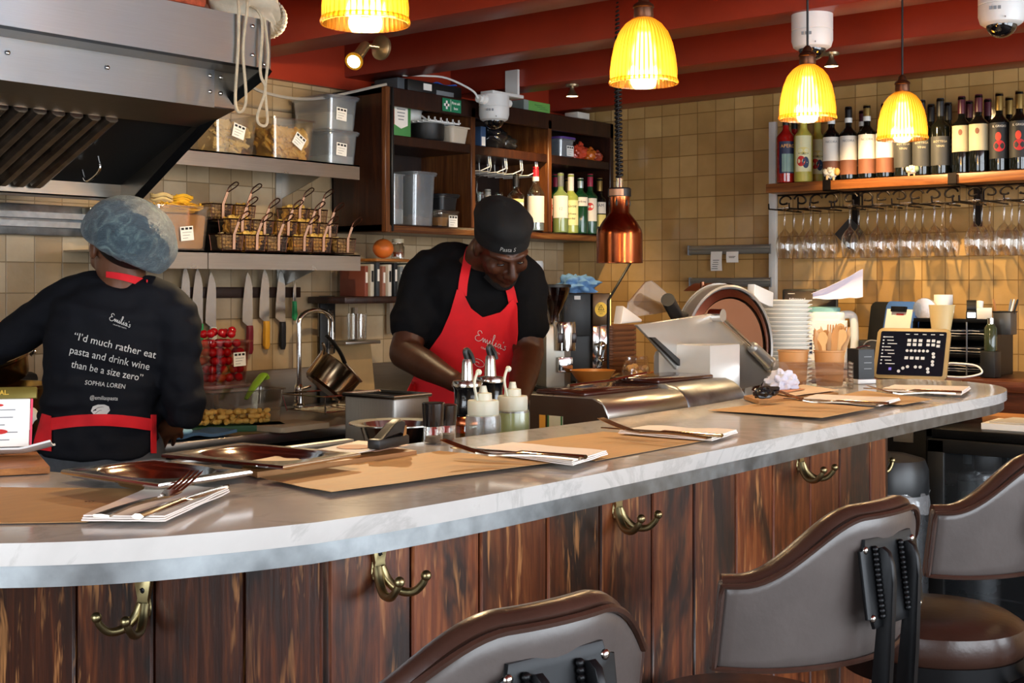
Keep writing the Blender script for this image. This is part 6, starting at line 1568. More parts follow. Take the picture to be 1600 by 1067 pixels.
# garlic bag
q = at(994, 596, Y=3.45)
gx, gy = q.x, 3.45
b = MB(); GAR = mat('garlic_skin', 'd9b887', .5, 0, .12, 20, sss=.1)
b.lathe([(0, 0), (.009, .002), (.0155, .012), (.0165, .022), (.012, .034), (.004, .042), (0, .046)], 12); ga = b.build('garlic_clove', GAR); tag(ga, 'pale peeled garlic clove in the clear bag behind the warmer', 'garlic', 'garlic cloves in the bag')
rnd = random.Random(6); gp = []; n = 0
for tr in range(400):
    x, y = rnd.uniform(-.095, .085), rnd.uniform(-.045, .045); l_ = rnd.choice((0, 0, 1, 2, 3)); zz = .018 + .026 * l_
    if abs(x) > .10 - .02 * l_: continue
    p = V((x, y, zz))
    if any((p - k).length < .033 for k in gp) or n >= 26: continue
    gp.append(p); o = ga if n == 0 else ga.copy()
    if n: COL.objects.link(o)
    o.location = (gx + x, gy + y, ZT + .0175 + zz - .018); o.rotation_euler = (rnd.uniform(1.2, 1.8), rnd.uniform(-.5, .5), rnd.uniform(0, 6)); n += 1
b = MB(); b.grid(lambda u, v: V(((.115 - .04 * v + .012 * noise.noise(V((u * 9, v * 5, 1)))) * cos(2 * pi * u), (.07 - .035 * v + .01 * noise.noise(V((u * 9, v * 5, 2)))) * sin(2 * pi * u), .002 + .15 * v)), 40, 14, True)
tag(b.build('plastic_bag', thin_glass('clear_bag_film', 'f3e6d2', .08, .55, .08, .04), None, (gx, gy, ZT + .0005), sharp=50, recalc=False), 'clear plastic bag holding the garlic cloves', 'bag')
for k in range(5):
    b = MB(); b.box((0, 0, .018), (.05, .03, .035), bev=.008); tag(b.build('bread_piece', mat('toast_%d' % k, 'b06a30', .7, 0, .25, 40, bump=.6, bscale=80, bd=.003), None, (gx + .15 + .045 * (k % 3), gy + .02 + .0 * k, ZT + .0005 + .0365 * (k // 3)), (0, 0, .1)), '%s orange brown bread piece from the left beside the garlic' % nm[k], 'bread', 'bread pieces beside the garlic')
# thermos beyond the man
q = at(829, 500, Y=3.95)
t = thing('flask', 'tall white and steel flask standing behind the man', 'flask', (q.x, 3.93, ZT + .0005))
zf = at(829, 408, Y=3.95).z - ZT
b = MB(); b.lathe([(0, 0), (.046, 0), (.046, zf * .80), (.044, zf * .82), (0, zf * .82)], 28); b.build('body', WHITEM, t)
b = MB()
for k in range(4): b.lathe([(.045, zf * .82 + .012 * k), (.047, zf * .82 + .012 * k + .003), (.045, zf * .82 + .012 * k + .008)], 28, cap=False)
b.lathe([(0, zf * .82), (.044, zf * .82), (.044, zf * .90), (0, zf * .90)], 28); b.build('ribbed_neck', POLISH, t)
b = MB(); b.lathe([(.044, zf * .90), (.047, zf * .91), (.047, zf * .98), (.043, zf), (0, zf)], 28); b.build('cap', WHITEP, t)
b = MB(); b.box((q.x - .005, 4.022, 1.13 + .10), (.13, .02, .22), bev=.004); tag(b.build('wall_socket_panel', mat('pale_steel_panel', '9a9790', .4, .4), None), 'pale steel panel on the tiles behind the flask', 'panel')

# ================================================================ ON THE BACK BAR BESIDE THE BAR EDGE
def P2(px_, py, Y): return at(px_, py, Y=Y)
q = P2(755, 640, 1.60)
def squeeze(label, x, y, top, liq, cord_):
    t = thing('squeeze_bottle', label, 'squeeze bottle', (x, y, ZB2 + .0005), 0, 'sauce squeeze bottles'); h = top - ZB2
    r = .0335
    b = MB(); b.lathe([(0, 0), (r * .93, 0), (r, .006), (r, h - .062), (r * .96, h - .055), (r * .80, h - .052), (r * .78, h - .05)], 28, cap=False); b.build('body', MILKY, t)
    b = MB(); b.lathe([(0, .003), (r * .95, .003), (r * .96, liq), (0, liq)], 28); b.build('sauce', cord_, t)
    CAPM = mat('milky_cap', 'c8c6b2', .4, 0, .04, sss=.1)
    b = MB(); b.lathe([(r * .86, h - .056), (r * .88, h - .052), (r * .88, h - .030), (r * .84, h - .027), (r * .5, h - .027), (r * .48, h - .014), (r * .25, h - .012), (r * .17, h), (0, h)], 28, cap=False)
    b.build('cap', CAPM, t)
    b = MB(); b.tube(cr([(-r * .5, 0, h - .027), (-r * .75, 0, h + .005), (-r * .45, 0, h + .028), (-r * .35, 0, h + .022)], 5), .0028, 6); b.sphere((-r * .38, 0, h + .026), .006, 8, 6); b.build('tip_cover', CAPM, t)
squeeze('left squeeze bottle with a little dark dressing at the bottom', q.x, 1.60, P2(755, 603, 1.60).z, .085, mat('dark_dressing', '7d7440', .2, 0, .1))
q2 = P2(801, 640, 1.62); squeeze('right squeeze bottle nearly full of green oil', q2.x, 1.62, P2(801, 597, 1.62).z, .155, mat('green_oil', '9aa038', .2, 0, .1))
OILG = thin_glass('oil_bottle_glass', 'c9a54a', .1, .8)
def oil(label, pxx, Y, ytop):
    q = P2(pxx, 600, Y); h = P2(pxx, ytop, Y).z - ZB2; tl = h - .075
    t = thing('oil_bottle', label, 'oil bottle', (q.x, Y, ZB2 + .0005), 0, 'oil bottles with pourers'); r = .034
    b = MB(); b.lathe([(0, 0), (r, 0), (r, .006), (r, tl * .62), (r * .95, tl * .66), (r * .72, tl * .72), (r * .64, tl * .82), (r * .66, tl * .95), (r * .66, tl)], 28, cap=False); b.build('glass', OILG, t)
    b = MB(); b.lathe([(0, .004), (r * .94, .004), (r * .94, tl * .56), (0, tl * .56)], 24); b.build('oil', mat('golden_oil', '8a7a1c', .15, 0, .1, coat=.3), t)
    b = MB(); b.lathe([(r * .98, tl * .625), (r * 1.04, tl * .63), (r * 1.04, tl * .68), (r * .9, tl * .71)], 28, cap=False); b.build('copper_collar', COPPER, t)
    b = MB(); b.lathe([(r * .76, tl * .715), (r * .84, tl * .76), (r * .74, tl * .84), (r * .76, tl * .96), (r * .82, tl * .985), (r * .7, tl)], 28, cap=False); b.build('black_grip', mat('black_lacquer', '101012', .15, coat=.5), t)
    b = MB(); b.lathe([(0, tl - .002), (r * .88, tl - .002), (r * .90, tl + .003), (r * .82, tl + .009), (r * .36, tl + .011), (r * .30, tl + .045), (r * .24, tl + .052), (0, tl + .052)], 28); b.build('steel_pourer', POLISH, t)
    b = MB(); b.tube(cr([(0, 0, tl + .05), (-.006, 0, tl + .066), (.0, 0, tl + .07), (.012, 0, tl + .058), (.018, 0, tl + .044)], 4), .0052, 8); b.build('black_spout', BLACK, t)
oil('oil bottle with black grip on the left of the pair', 730, 1.70, 543); oil('oil bottle with black grip behind the squeeze bottles', 766, 1.72, 538)
def grinder(label, pxx, Y, ytop, ybot):
    q = P2(pxx, 660, Y); h = P2(pxx, ytop, Y).z - HC
    t = thing('pepper_grinder', label, 'grinder', (q.x, Y, HC + .0003), 0, 'spice grinders on the bar edge'); r = .0165
    b = MB(); b.lathe([(0, 0), (r * .9, 0), (r, .004), (r, h * .45)], 16, cap=False); b.build('glass', GLASS, t)
    b = MB(); b.lathe([(0, .003), (r * .85, .003), (r * .85, h * .18), (0, h * .18)], 16); b.build('peppercorns', mat('peppercorn', '4a3a28', .7, 0, .4, 200), t)
    b = MB(); b.lathe([(r * .8, h * .42), (r * 1.02, h * .43), (r * 1.15, h * .98), (r * 1.08, h), (0, h)], 24, cap=False); b.build('black_cap', mat('gloss_black', '0f0d0d', .18, coat=.4), t)
grinder('black capped spice grinder at the bar edge, the larger view', 677, 1.475, 629, 700); grinder('black capped spice grinder half hidden behind its twin', 697, 1.492, 632, 700)
# shallow bowl on its tall foot, deep steel tank
q = P2(618, 665, 1.66); zr_ = P2(618, 662, 1.66).z
t = thing('steel_bowl', 'shiny flat rimmed steel bowl behind the bar edge', 'bowl', (q.x, 1.66, ZB2 + .0005)); h = zr_ - ZB2
b = MB(); b.lathe([(0, 0), (.05, 0), (.045, .02), (.042, h - .06), (.050, h - .05), (.064, h - .004), (.084, h), (.084, h + .002), (.062, h), (.045, h - .038), (0, h - .045)], 40); b.build('bowl', POLISH, t)
q = P2(616, 622, 2.02)
t = thing('steel_tank', 'deep square steel container with rim behind the bar', 'container', (q.x, 2.02, ZB2 + .0005)); h = P2(616, 622, 2.02).z - ZB2
TKM = brushed('dull_tank_steel', '8f8b85', .38, (40, 40, 2))
w_, d_ = .115, .16
b = MB(); b.box((w_ / 2, d_ / 2, h / 2), (w_, d_, h), bev=.008); top = [f for f in b.bm.faces if f.calc_center_median().z > h - .001]; bmesh.ops.delete(b.bm, geom=top, context='FACES_ONLY'); b.build('walls', TKM, t)
b = MB(); b.tube([(0, 0, h), (w_, 0, h), (w_, d_, h), (0, d_, h)], .005, 6, closed=True); b.build('rim', POLISH, t)
# low steel trays further along the back bar
q = P2(845, 650, 1.95)
for k in range(3):
    b = MB(); b.prism(rrect(.16, .24, .012), 0, .02, bev=.004); tag(b.build('prep_tray', mat('bronze_tray_%d' % k, '7a6145', .3, .8, .1), None, (2.10, 1.93, ZB2 + .0005 + .0212 * k), (0, 0, R(4 * k - 3))), '%s steel tray in the low stack beside the warmer' % ('bottom', 'middle', 'top')[k], 'tray', 'low stack of steel trays')

# ================================================================ THINGS ON THE BAR TOP
def corners(pts, Z=HC): return [at(x, y, Z=Z) for x, y in pts]
def bil(c, u, v): return (c[0] * (1 - u) + c[1] * u) * (1 - v) + (c[3] * (1 - u) + c[2] * u) * v
def sheet_on(name, label, cat, pts, m, group=None, z=.0012, th=.0006, curl=None, nu=22, nv=16, wav=.0006, seed=0):
    c = corners(pts); o_ = (c[0] + c[1] + c[2] + c[3]) / 4
    def f(u, v):
        p = bil(c, u, v) - o_; dz = z + wav * (1 + noise.noise(V((u * 4, v * 4, seed))))
        if curl: dz += curl(u, v)
        return V((p.x, p.y, dz))
    b = MB(); b.sheet(f, nu, nv, th); o = b.build(name, m, None, o_, sharp=70); return tag(o, label, cat, group)
GMAT, GNAP = 'kraft paper placemats', 'folded napkins with cutlery'
m1 = sheet_on('placemat', 'kraft paper placemat at the left end of the bar', 'placemat', [(-130, 762), (-60, 821), (135, 818), (316, 767)], KRAFT, GMAT, seed=1)
m2 = sheet_on('placemat', 'kraft paper placemat with one curled corner, nearest the middle', 'placemat', [(408, 752), (517, 777), (877, 726), (687, 708)], KRAFT, GMAT, z=.003, curl=lambda u, v: .010 * max(0, u - .6) ** 1.2 * (1 - abs(v - .45)) + .006 * max(0, .25 - v), seed=2)
m3 = sheet_on('placemat', 'kraft paper placemat between the two middle napkins', 'placemat', [(775, 698), (930, 722), (1112, 688), (942, 676)], KRAFT, GMAT, seed=3)
m4 = sheet_on('placemat', 'kraft paper placemat in front of the slicer', 'placemat', [(1106, 643), (1284, 658), (1366, 642), (1228, 627)], KRAFT, GMAT, z=.002, curl=lambda u, v: .004 * u, seed=4)
m5 = sheet_on('placemat', 'kraft paper placemat at the far end of the bar', 'placemat', [(1282, 627), (1409, 636), (1457, 627), (1350, 613)], KRAFT, GMAT, z=.0042, seed=5)
# print on the first mat
for i, (s, dx, dy, sz) in enumerate((('FRESH', .0, .032, .016), ('PASTA', -.03, .008, .018), ('EST', -.075, .05, .008))):
    p = at(262, 782, Z=HC) - m1.location
    lettering(s, sz, KRAFTD, m1, Matrix.Translation((p.x + dx, p.y + dy, .0034)) @ Matrix.Rotation(R(-25), 4, 'Z'), name='print')
p = at(985, 690, Z=HC) - m3.location; lettering('FRESH PASTA', .012, KRAFTD, m3, Matrix.Translation((p.x + .15, p.y + .01, .0034)) @ Matrix.Rotation(R(8), 4, 'Z'), name='print')
def napkin(label, pts, seed, zb=.004):
    c = corners(pts); o_ = (c[0] + c[1] + c[2] + c[3]) / 4
    b = MB()
    for k in range(3):
        b.sheet(lambda u, v: V((*((bil(c, u, v) - o_) * (1 - .012 * k)).xy, zb + .0022 * k + .0012 * (1 + noise.noise(V((u * 3, v * 3, seed + k)))) * (1 + .6 * v))), 14, 10, .0017)
    return tag(b.build('napkin', LINEN, None, o_, sharp=70), label, 'napkin', GNAP)
ZN = .0145
n1 = napkin('white folded napkin with fork and knife at the left end of the bar', [(127, 820), (258, 821), (359, 775), (238, 772)], 1)
n2 = napkin('white folded napkin beside the curled placemat', [(742, 712), (895, 735), (950, 718), (800, 704)], 2, .0065)
n3 = napkin('white folded napkin in front of the food warmer', [(966, 681), (1112, 693), (1153, 681), (1012, 674)], 3)
n4 = napkin('white folded napkin between the two far placemats', [(1254, 631), (1374, 641), (1407, 632), (1276, 626)], 4, .008)
n5 = napkin('white folded napkin at the far rounded end of bar', [(1377, 615), (1502, 622), (1517, 612), (1397, 609)], 5, .0065)
CUT = mat('cutlery_steel', 'b8a894', .14, 1, .05, rvar=.08)
def fork_mesh():
    b = MB(); n = 26
    def sec(t):   # t along 0..1 from handle end
        x = .205 * t
        wv = .0095 - .004 * min(1, t / .25) if t < .6 else .0052
        if t > .62: wv = .0052 + (.0115 - .0052) * min(1, (t - .62) / .10)
        z = .004 + .006 * sin(pi * min(1, t / .62)) * .4 + (0 if t < .62 else .020 * ((t - .62) / .38) ** 1.4)
        return x, wv, z
    T_ = [i / n for i in range(int(n * .76) + 1)]
    rows = []
    for t in T_:
        x, wv, z = sec(t); rows.append([b.bm.verts.new((x, y * wv, z + dz)) for y, dz in ((-1, -.0012), (1, -.0012), (1, .0012), (-.0, .0022), (-1, .0012))])
    for A, B in zip(rows, rows[1:]):
        for k in range(5): b._f([A[k], A[(k + 1) % 5], B[(k + 1) % 5], B[k]])
    b._f(rows[0][::-1]); b._f(rows[-1])
    hd_ = b
    tn = []
    for k in range(4):
        y = -.0085 + .00567 * k; m_ = MB(); m_.tube([V((sec(t)[0], y, sec(t)[2])) for t in (.74, .80, .86, .92, .97, 1.0)], [.0018, .0017, .0016, .0015, .0013, .0006], 6, flat=.8); tn.append(m_)
    return hd_, tn
def knife_mesh():
    b = MB(); rows = []
    for i in range(31):
        t = i / 30; x = .225 * t
        wv = .0075 if t < .05 else .0085 - .0035 * min(1, t / .45) if t < .5 else .005 + .0045 * min(1, (t - .5) / .1)
        if t > .88: wv *= math.sqrt(max(.02, (1 - t) / .12))
        th = .0030 if t < .5 else .0011; rows.append([b.bm.verts.new((x, y * wv, .0035 + dz * th)) for y, dz in ((-1, 0), (-.4, 1), (.4, 1), (1, 0), (.4, -1), (-.4, -1))])
    for A, B in zip(rows, rows[1:]):
        for k in range(6): b._f([A[k], A[(k + 1) % 6], B[(k + 1) % 6], B[k]])
    b._f(rows[0][::-1]); b._f(rows[-1]); return b
FPROTO = KPROTO = None
def lay(kind, label, pend, ptip, zb):
    global FPROTO, KPROTO
    a, c = at(*pend, Z=HC + zb), at(*ptip, Z=HC + zb + (.022 if kind == 'fork' else 0)); rz = math.atan2(c.y - a.y, c.x - a.x)
    loc = (a.x, a.y, HC + zb)
    if kind == 'fork':
        if FPROTO is None:
            FPROTO = thing('fork', label, 'fork', loc, rz, 'forks on the napkins'); h_, tn = fork_mesh(); h_.build('handle_and_shoulder', CUT, FPROTO, sharp=60)
            for m_ in tn: m_.build('tine', CUT, FPROTO)
            return FPROTO
        return dup(FPROTO, loc, rz, label)
    if KPROTO is None:
        KPROTO = knife_mesh().build('table_knife', CUT, None, loc, (0, 0, rz), sharp=60); return tag(KPROTO, label, 'knife', 'knives on the napkins')
    o = dup(KPROTO, loc, rz, label); return o
lay('fork', 'fork on the napkin at the left end of the bar', (158, 812), (270, 748), ZN); lay('knife', 'knife on the napkin at the left end of the bar', (215, 812), (340, 768), ZN - .001)
lay('fork', 'fork on the napkin beside the curled placemat', (906, 721), (738, 690), ZN + .002); lay('knife', 'knife on the napkin beside the curled placemat', (915, 718), (790, 709), ZN + .001)
lay('fork', 'fork on the napkin in front of the food warmer', (1108, 688), (973, 657), ZN); lay('knife', 'knife on the napkin in front of the food warmer', (1128, 684), (1010, 676), ZN - .001)
lay('fork', 'fork on the napkin between the two far placemats', (1370, 636), (1260, 614), ZN + .004); lay('knife', 'knife on the napkin between the two far placemats', (1388, 633), (1285, 628), ZN + .003)
lay('fork', 'fork on the napkin at the far rounded end', (1490, 617), (1385, 603), ZN + .002); lay('knife', 'knife on the napkin at the far rounded end', (1502, 615), (1405, 611), ZN + .001)

# steel gastronorm lids with oval wells, on a pair of rails behind the bar's inner edge
rl = thing('pan_rails', 'pair of steel rails holding the two pans behind the bar', 'rail', (1.25, 1.56, HC - .03))
for yy in (-.02, .085):
    b = MB(); b.box((.08, yy, .022), (.46, .018, .012), bev=.001); b.build('rail', STEEL, rl)
b = MB()
for xx in (-.12, .25): b.box((xx, -.04, .012), (.02, .02, .012)); b.box((xx, .03, .012), (.02, .14, .008))
b.build('bracket', BLACKM, rl)
def pan(label, c4, zb, group):
    c = [at(x, y, Z=HC + zb + .012) for x, y in c4]; o_ = (c[0] + c[1] + c[2] + c[3]) / 4
    ex = ((c[2] - c[1]) + (c[3] - c[0])) / 2; ey = ((c[0] - c[1]) + (c[3] - c[2])) / 2
    W, D = ex.length, ey.length; rz = math.atan2(ex.y, ex.x)
    t = thing('steel_pan', label, 'pan', (o_.x, o_.y, HC + zb), rz, group)
    def oval(k, e=2.6, n=48): return [(math.copysign(abs(cos(2 * pi * i / n)) ** (2 / e), cos(2 * pi * i / n)) * W * .5 * k, math.copysign(abs(sin(2 * pi * i / n)) ** (2 / e), sin(2 * pi * i / n)) * D * .5 * k) for i in range(n)]
    b = MB(); n = 48
    rings = []
    sq = []
    for i in range(n):
        a = 2 * pi * i / n; ca_, sa_ = cos(a), sin(a); k = 1 / max(abs(ca_) , abs(sa_)); sq.append((ca_ * k * W / 2, sa_ * k * D / 2))
    seq = [(sq, .005), (sq, .009), (oval(.84), .009), (oval(.81), .006), (oval(.74), -.001), (oval(.58), -.003), (oval(.52), -.010), (oval(.40), -.012)]
    for pts, z in seq: rings.append([b.bm.verts.new((x, y, z + .0)) for x, y in pts])
    for A, B in zip(rings, rings[1:]):
        for i in range(n): b._f([A[i], A[(i + 1) % n], B[(i + 1) % n], B[i]])
    b._f(rings[-1]); b.build('plate_and_well', POLISH, t, sharp=50)
    b = MB(); b.tube([(-W * .5, -D * .5, .006), (W * .5, -D * .5, .006), (W * .5, D * .5, .006), (-W * .5, D * .5, .006)], .0028, 6, closed=True); b.build('rolled_edge', CHROME, t)
    return t
pan('lower steel pan under the one with the oval well', [(128, 733), (217, 757), (360, 738), (270, 714)], .0035, 'steel pans behind the bar')
pan('front steel pan with oval well beside the woman', [(128, 727), (217, 755), (362, 735), (270, 709)], .020, 'steel pans behind the bar')
pan('rear steel pan with oval well in front of the worktop', [(300, 701), (396, 729), (519, 709), (420, 684)], .016, 'steel pans behind the bar')
# menu boards with papers and clips
def menu_board(label, c4, papers, clip, grp='menu boards'):
    bd = sheet_on('menu_board', label, 'menu board', c4, wood('thin_board', '8a5528', 'b07a40', 'cf9a5c', 0, .5, island=0), grp, z=.006, th=.008, wav=.0, nu=6, nv=6)
    for (nmx, lb, pts, m, z) in papers: sheet_on(nmx, lb, 'paper', pts, m, None, z=z, th=.0006, wav=.0008)
    return bd
menu_board('thin wooden menu board beside the rear steel pan', [(366, 738), (402, 749), (651, 714), (600, 706)],
    [('menu_sheet', 'white menu sheet on the board beside the rear pan', [(378, 737), (440, 739), (600, 716), (520, 711)], mat('cream_menu_paper', 'dcc3a0', .7), .0125),
     ('photo_card', 'pinkish photo card on the far end of menu board', [(500, 719), (585, 722), (640, 711), (560, 704)], mat('pink_card', 'b98a72', .5, 0, .15, 20), .0150)], None)
o = sheet_on('printed_plate', 'oval printed plate picture on the photo card', 'picture', [(498, 720), (560, 726), (608, 716), (545, 710)], PAPER, None, z=.0175, th=.0008, wav=0)
c = corners([(510, 719), (560, 723), (595, 716), (545, 712)]); o_ = (c[0] + c[2]) / 2
b = MB(); N = 30; b.prism([((c[2] - o_).x * .62 * cos(2 * pi * k / N) + (c[1] - o_).x * .62 * sin(2 * pi * k / N), (c[2] - o_).y * .62 * cos(2 * pi * k / N) + (c[1] - o_).y * .62 * sin(2 * pi * k / N)) for k in range(N)], .0185, .0190); b.build('pasta_print', mat('print_tan', 'a8683c', .6, 0, .25, 60), o, o_ - o.location)
q = at(600, 700, Z=HC + .016)
t = thing('tape_cutter', 'black clip standing on the menu board beside the steel bowl', 'clip', (q.x, q.y - .01, HC + .0185), R(12))
b = MB(); b.box((0, 0, .008), (.085, .022, .015), bev=.003); b.build('base', BLACK, t)
b = MB(); b.prism([(-.035, .014), (.005, .034), (.022, .040), (.034, .036), (.038, .012), (.030, .012), (.022, .024), (-.02, .014)], -.009, .009, M=FACE_Y, bev=.003); b.build('lever', BLACK, t)
b = MB(); b.prism([(.024, .013), (.034, .016), (.036, .030), (.030, .030)], -.010, .010, M=FACE_Y); b.build('metal_jaw', CHROME, t)
menu_board('thin wooden menu board beside the crumpled napkin', [(1162, 625), (1186, 633), (1310, 620), (1262, 611)],
    [('menu_sheet', 'white menu sheet on the board behind the far placemats', [(1200, 621), (1235, 628), (1310, 618), (1255, 609)], mat('cream_menu_paper2', 'dcc0a0', .7), .0125)], None)
o = sheet_on('printed_plate', 'oval printed plate picture on the far menu board', 'picture', [(1196, 620), (1222, 625), (1258, 618), (1228, 613)], mat('print_tan2', 'b97848', .6, 0, .25, 60), None, z=.0155, th=.0008, wav=0)
q = at(1197, 625, Z=HC + .012)
b = MB()
for k in range(16):
    rnd = random.Random(k); b.tube(cr([(rnd.uniform(-.03, .03), rnd.uniform(-.015, .015), rnd.uniform(.005, .024)) for _ in range(5)], 5), .0045, 6)
for i in range(1): b.sphere((-.005, 0, .014), (.03, .015, .012), 12, 8)
tag(b.build('wire_bundle', mat('black_rubber', '101012', .35, coat=.3), None, (q.x, q.y, HC + .0152)), 'tangled black bundle on the far menu board', 'cable')
q = at(1232, 605, Z=HC + .02)
b = MB(); crumple(b, (0, 0, .024), (.038, .03, .028), 9, .5, 36, 24); b.sheet(lambda u, v: V((-.075 + .10 * u, -.03 + .05 * v, .004 + .02 * u * v + .004 * sin(u * 9))), 10, 8, .0015)
tag(b.build('crumpled_napkin', mat('bluish_tissue', 'c9cad8', .85, 0, .06, bump=.5, bscale=60, bd=.003), None, (q.x + .01, q.y + .02, HC + .0022), sharp=40), 'crumpled bluish white tissue on the bar beside the bowls', 'napkin')
# acrylic holder with kraft cups of wooden cutlery
qh = at(1243, 603, Z=HC); qh.y -= .045
hx = thing('acrylic_holder', 'clear acrylic holder around the two kraft cups', 'holder', (qh.x, qh.y, HC + .0003), face_cam(qh.x, qh.y) + R(4))
b = MB(); ac = thin_glass('acrylic', 'f4efe8', .10, .8, .03, .03)
b.box((0, 0, .002), (.20, .10, .004)); b.box((0, -.05, .034), (.20, .003, .065)); b.box((-.10, 0, .034), (.003, .10, .065)); b.box((.10, 0, .034), (.003, .10, .065)); b.build('walls', ac, hx)
MH = Matrix.Rotation(hx.rotation_euler.z, 4, 'Z')
cups = []
for sx, lab in ((-1, 'left kraft paper cup in the acrylic holder'), (1, 'right kraft paper cup full of wooden cutlery')):
    off = MH @ V((sx * .046, .0, 0))
    t = thing('kraft_cup', lab, 'cup', (qh.x + off.x, qh.y + off.y, HC + .0048), 0, 'kraft paper cups')
    b = MB(); b.lathe([(0, 0), (.032, 0), (.0335, .004), (.039, .088), (.0375, .088), (.031, .006), (0, .006)], 32); b.build('wall', mat('kraft_cup_paper', 'b9824a', .55, 0, .05), t)
    b = MB(); b.lathe([(.0385, .086), (.041, .088), (.0408, .091), (.0378, .091)], 32, cap=False); b.build('rolled_rim', mat('kraft_cup_rim', 'c08a52', .5), t); cups.append(t)
WDC = [mat('birch_%d' % k, c_, .6, 0, .1, 40, stretch=(1, 1, .1)) for k, c_ in enumerate(('c98f52', 'd7a668', 'dcb684'))]
rnd = random.Random(14); cl0 = cups[1].location
for k in range(15):
    a = 2 * pi * k / 15 + .3; lean = rnd.uniform(.14, .34); kind = ('fork', 'spoon', 'knife')[k % 3]
    if k in (3, 6, 9): kind = 'knife'
    hgt = rnd.uniform(.135, .158)
    b = MB()
    if kind == 'knife': poly = [(-.006, 0), (.006, 0), (.008, .09), (.009, hgt - .02), (.002, hgt), (-.008, hgt - .03), (-.007, .09)]
    elif kind == 'spoon': poly = [(-.005, 0), (.005, 0), (.005, .10), (.0125, .118), (.0135, hgt - .018), (.008, hgt - .003), (0, hgt), (-.008, hgt - .003), (-.0135, hgt - .018), (-.0125, .118), (-.005, .10)]
    else:
        poly = [(-.005, 0), (.005, 0), (.005, .10), (.0125, .115), (.0125, hgt)]
        for q_ in range(4):
            x = .0125 - .0068 * q_; poly += [(x - .0035, hgt)]
            if q_ < 3: poly += [(x - .0045, hgt - .022), (x - .0062, hgt - .022), (x - .0068, hgt)]
        poly += [(-.0125, .115), (-.005, .10)]
    M = Matrix.Rotation(rnd.uniform(-.5, .5) + (face_cam(cl0.x, cl0.y)), 4, 'Z') @ FACE_Y
    b.prism(poly, -.0008, .0008, M=M)
    r0 = .010 + .012 * (k % 2)
    ox, oy = r0 * cos(a), r0 * sin(a)
    o = b.build('wooden_' + kind, WDC[k % 3], None, (cl0.x + ox * .6, cl0.y + oy * .6, HC + .0115), (-sin(a) * lean * .8, cos(a) * lean, 0))
    tag(o, 'wooden disposable %s sticking out of the right kraft cup' % kind, kind, 'wooden %s pieces in the kraft cup' % kind)
q = at(1334, 598, Z=HC)
t = thing('black_card_box', 'small black box with folded silver clip on the bar', 'box', (q.x, q.y - .02, HC + .0003), face_cam(q.x, q.y) + R(35))
b = MB(); b.box((0, 0, .006), (.058, .058, .012), bev=.002); b.build('white_base', WHITEP, t)
b = MB(); b.box((0, 0, .052), (.052, .052, .082), bev=.0015, seg=1); b.build('carton', mat('matt_black_card', '17181a', .5), t)
b = MB(); b.tube([(-.02, -.01, .094), (0, -.012, .100), (.02, -.01, .100), (.005, .0, .096)], .003, 6); b.build('silver_clip', CHROME, t)
b = MB()
for k in range(3): b.box((.004, -.0265, .072 - .016 * k), (.024, .0006, .0022))
b.build('print', GREYP, t)
# menu stand at the left end
q = at(0, 735, Z=HC + .008)
ob = sheet_on('wooden_board', 'smooth wooden board at the left end of the bar', 'board', [(-140, 735), (-140, 752), (78, 741), (57, 716)], OAK, None, z=.006, th=.009, wav=0)
q = at(22, 716, Z=HC + .012)
ms = thing('menu_stand', 'menu card with gold header standing in a white tray', 'menu', (q.x, q.y + .015, HC + .0120), face_cam(q.x, q.y) + R(-8))
b = MB(); b.sheet(lambda u, v: V((-.14 + .20 * u, -.02 + .06 * v, .003 + .012 * (1 - v) ** 2 + .010 * max(0, u - .8) * 5)), 24, 10, .003); b.build('white_tray', WHITEP, ms)
MM = T3(-.03, .012, .058) @ Matrix.Rotation(R(-14), 4, 'X') @ FACE_Y
b = MB(); b.box((-.005, -.004, 0), (.125, .080, .0015), M=MM); b.build('menu_card', PAPER, ms)
b = MB(); b.box((-.002, .034, .004), (.138, .017, .010), M=MM, bev=.001); b.build('gold_header', mat('olive_gold', '6e6128', .35, .5), ms)
b = MB(); b.box((.060, -.006, .001), (.003, .072, .002), M=MM); b.build('pink_edge', mat('pink_edge', 'd8405a', .5), ms)
lettering('BUFFAL.', .0095, mat('gold_print', 'c9a23a', .4, .3), ms, MM @ T3(.012, .034, .0095), name='header_lettering', bold=.0002)
b = MB()
for k in range(5): b.box((.0 + .004 * (k % 2), .010 - .011 * k, .0011), (.075 - .014 * (k % 3), .0014, .0004), M=MM)
b.build('menu_text', GREYP, ms)
b = MB(); b.prism([(.016 * cos(k * .35), .004 * sin(k * .35)) for k in range(18)], .001, .0014, M=MM @ T3(.012, -.022, 0)); b.prism([(.007 * cos(k * .35), .002 * sin(k * .35)) for k in range(18)], .001, .0014, M=MM @ T3(.014, .017, 0)); b.build('red_motif', LB_RED, ms)
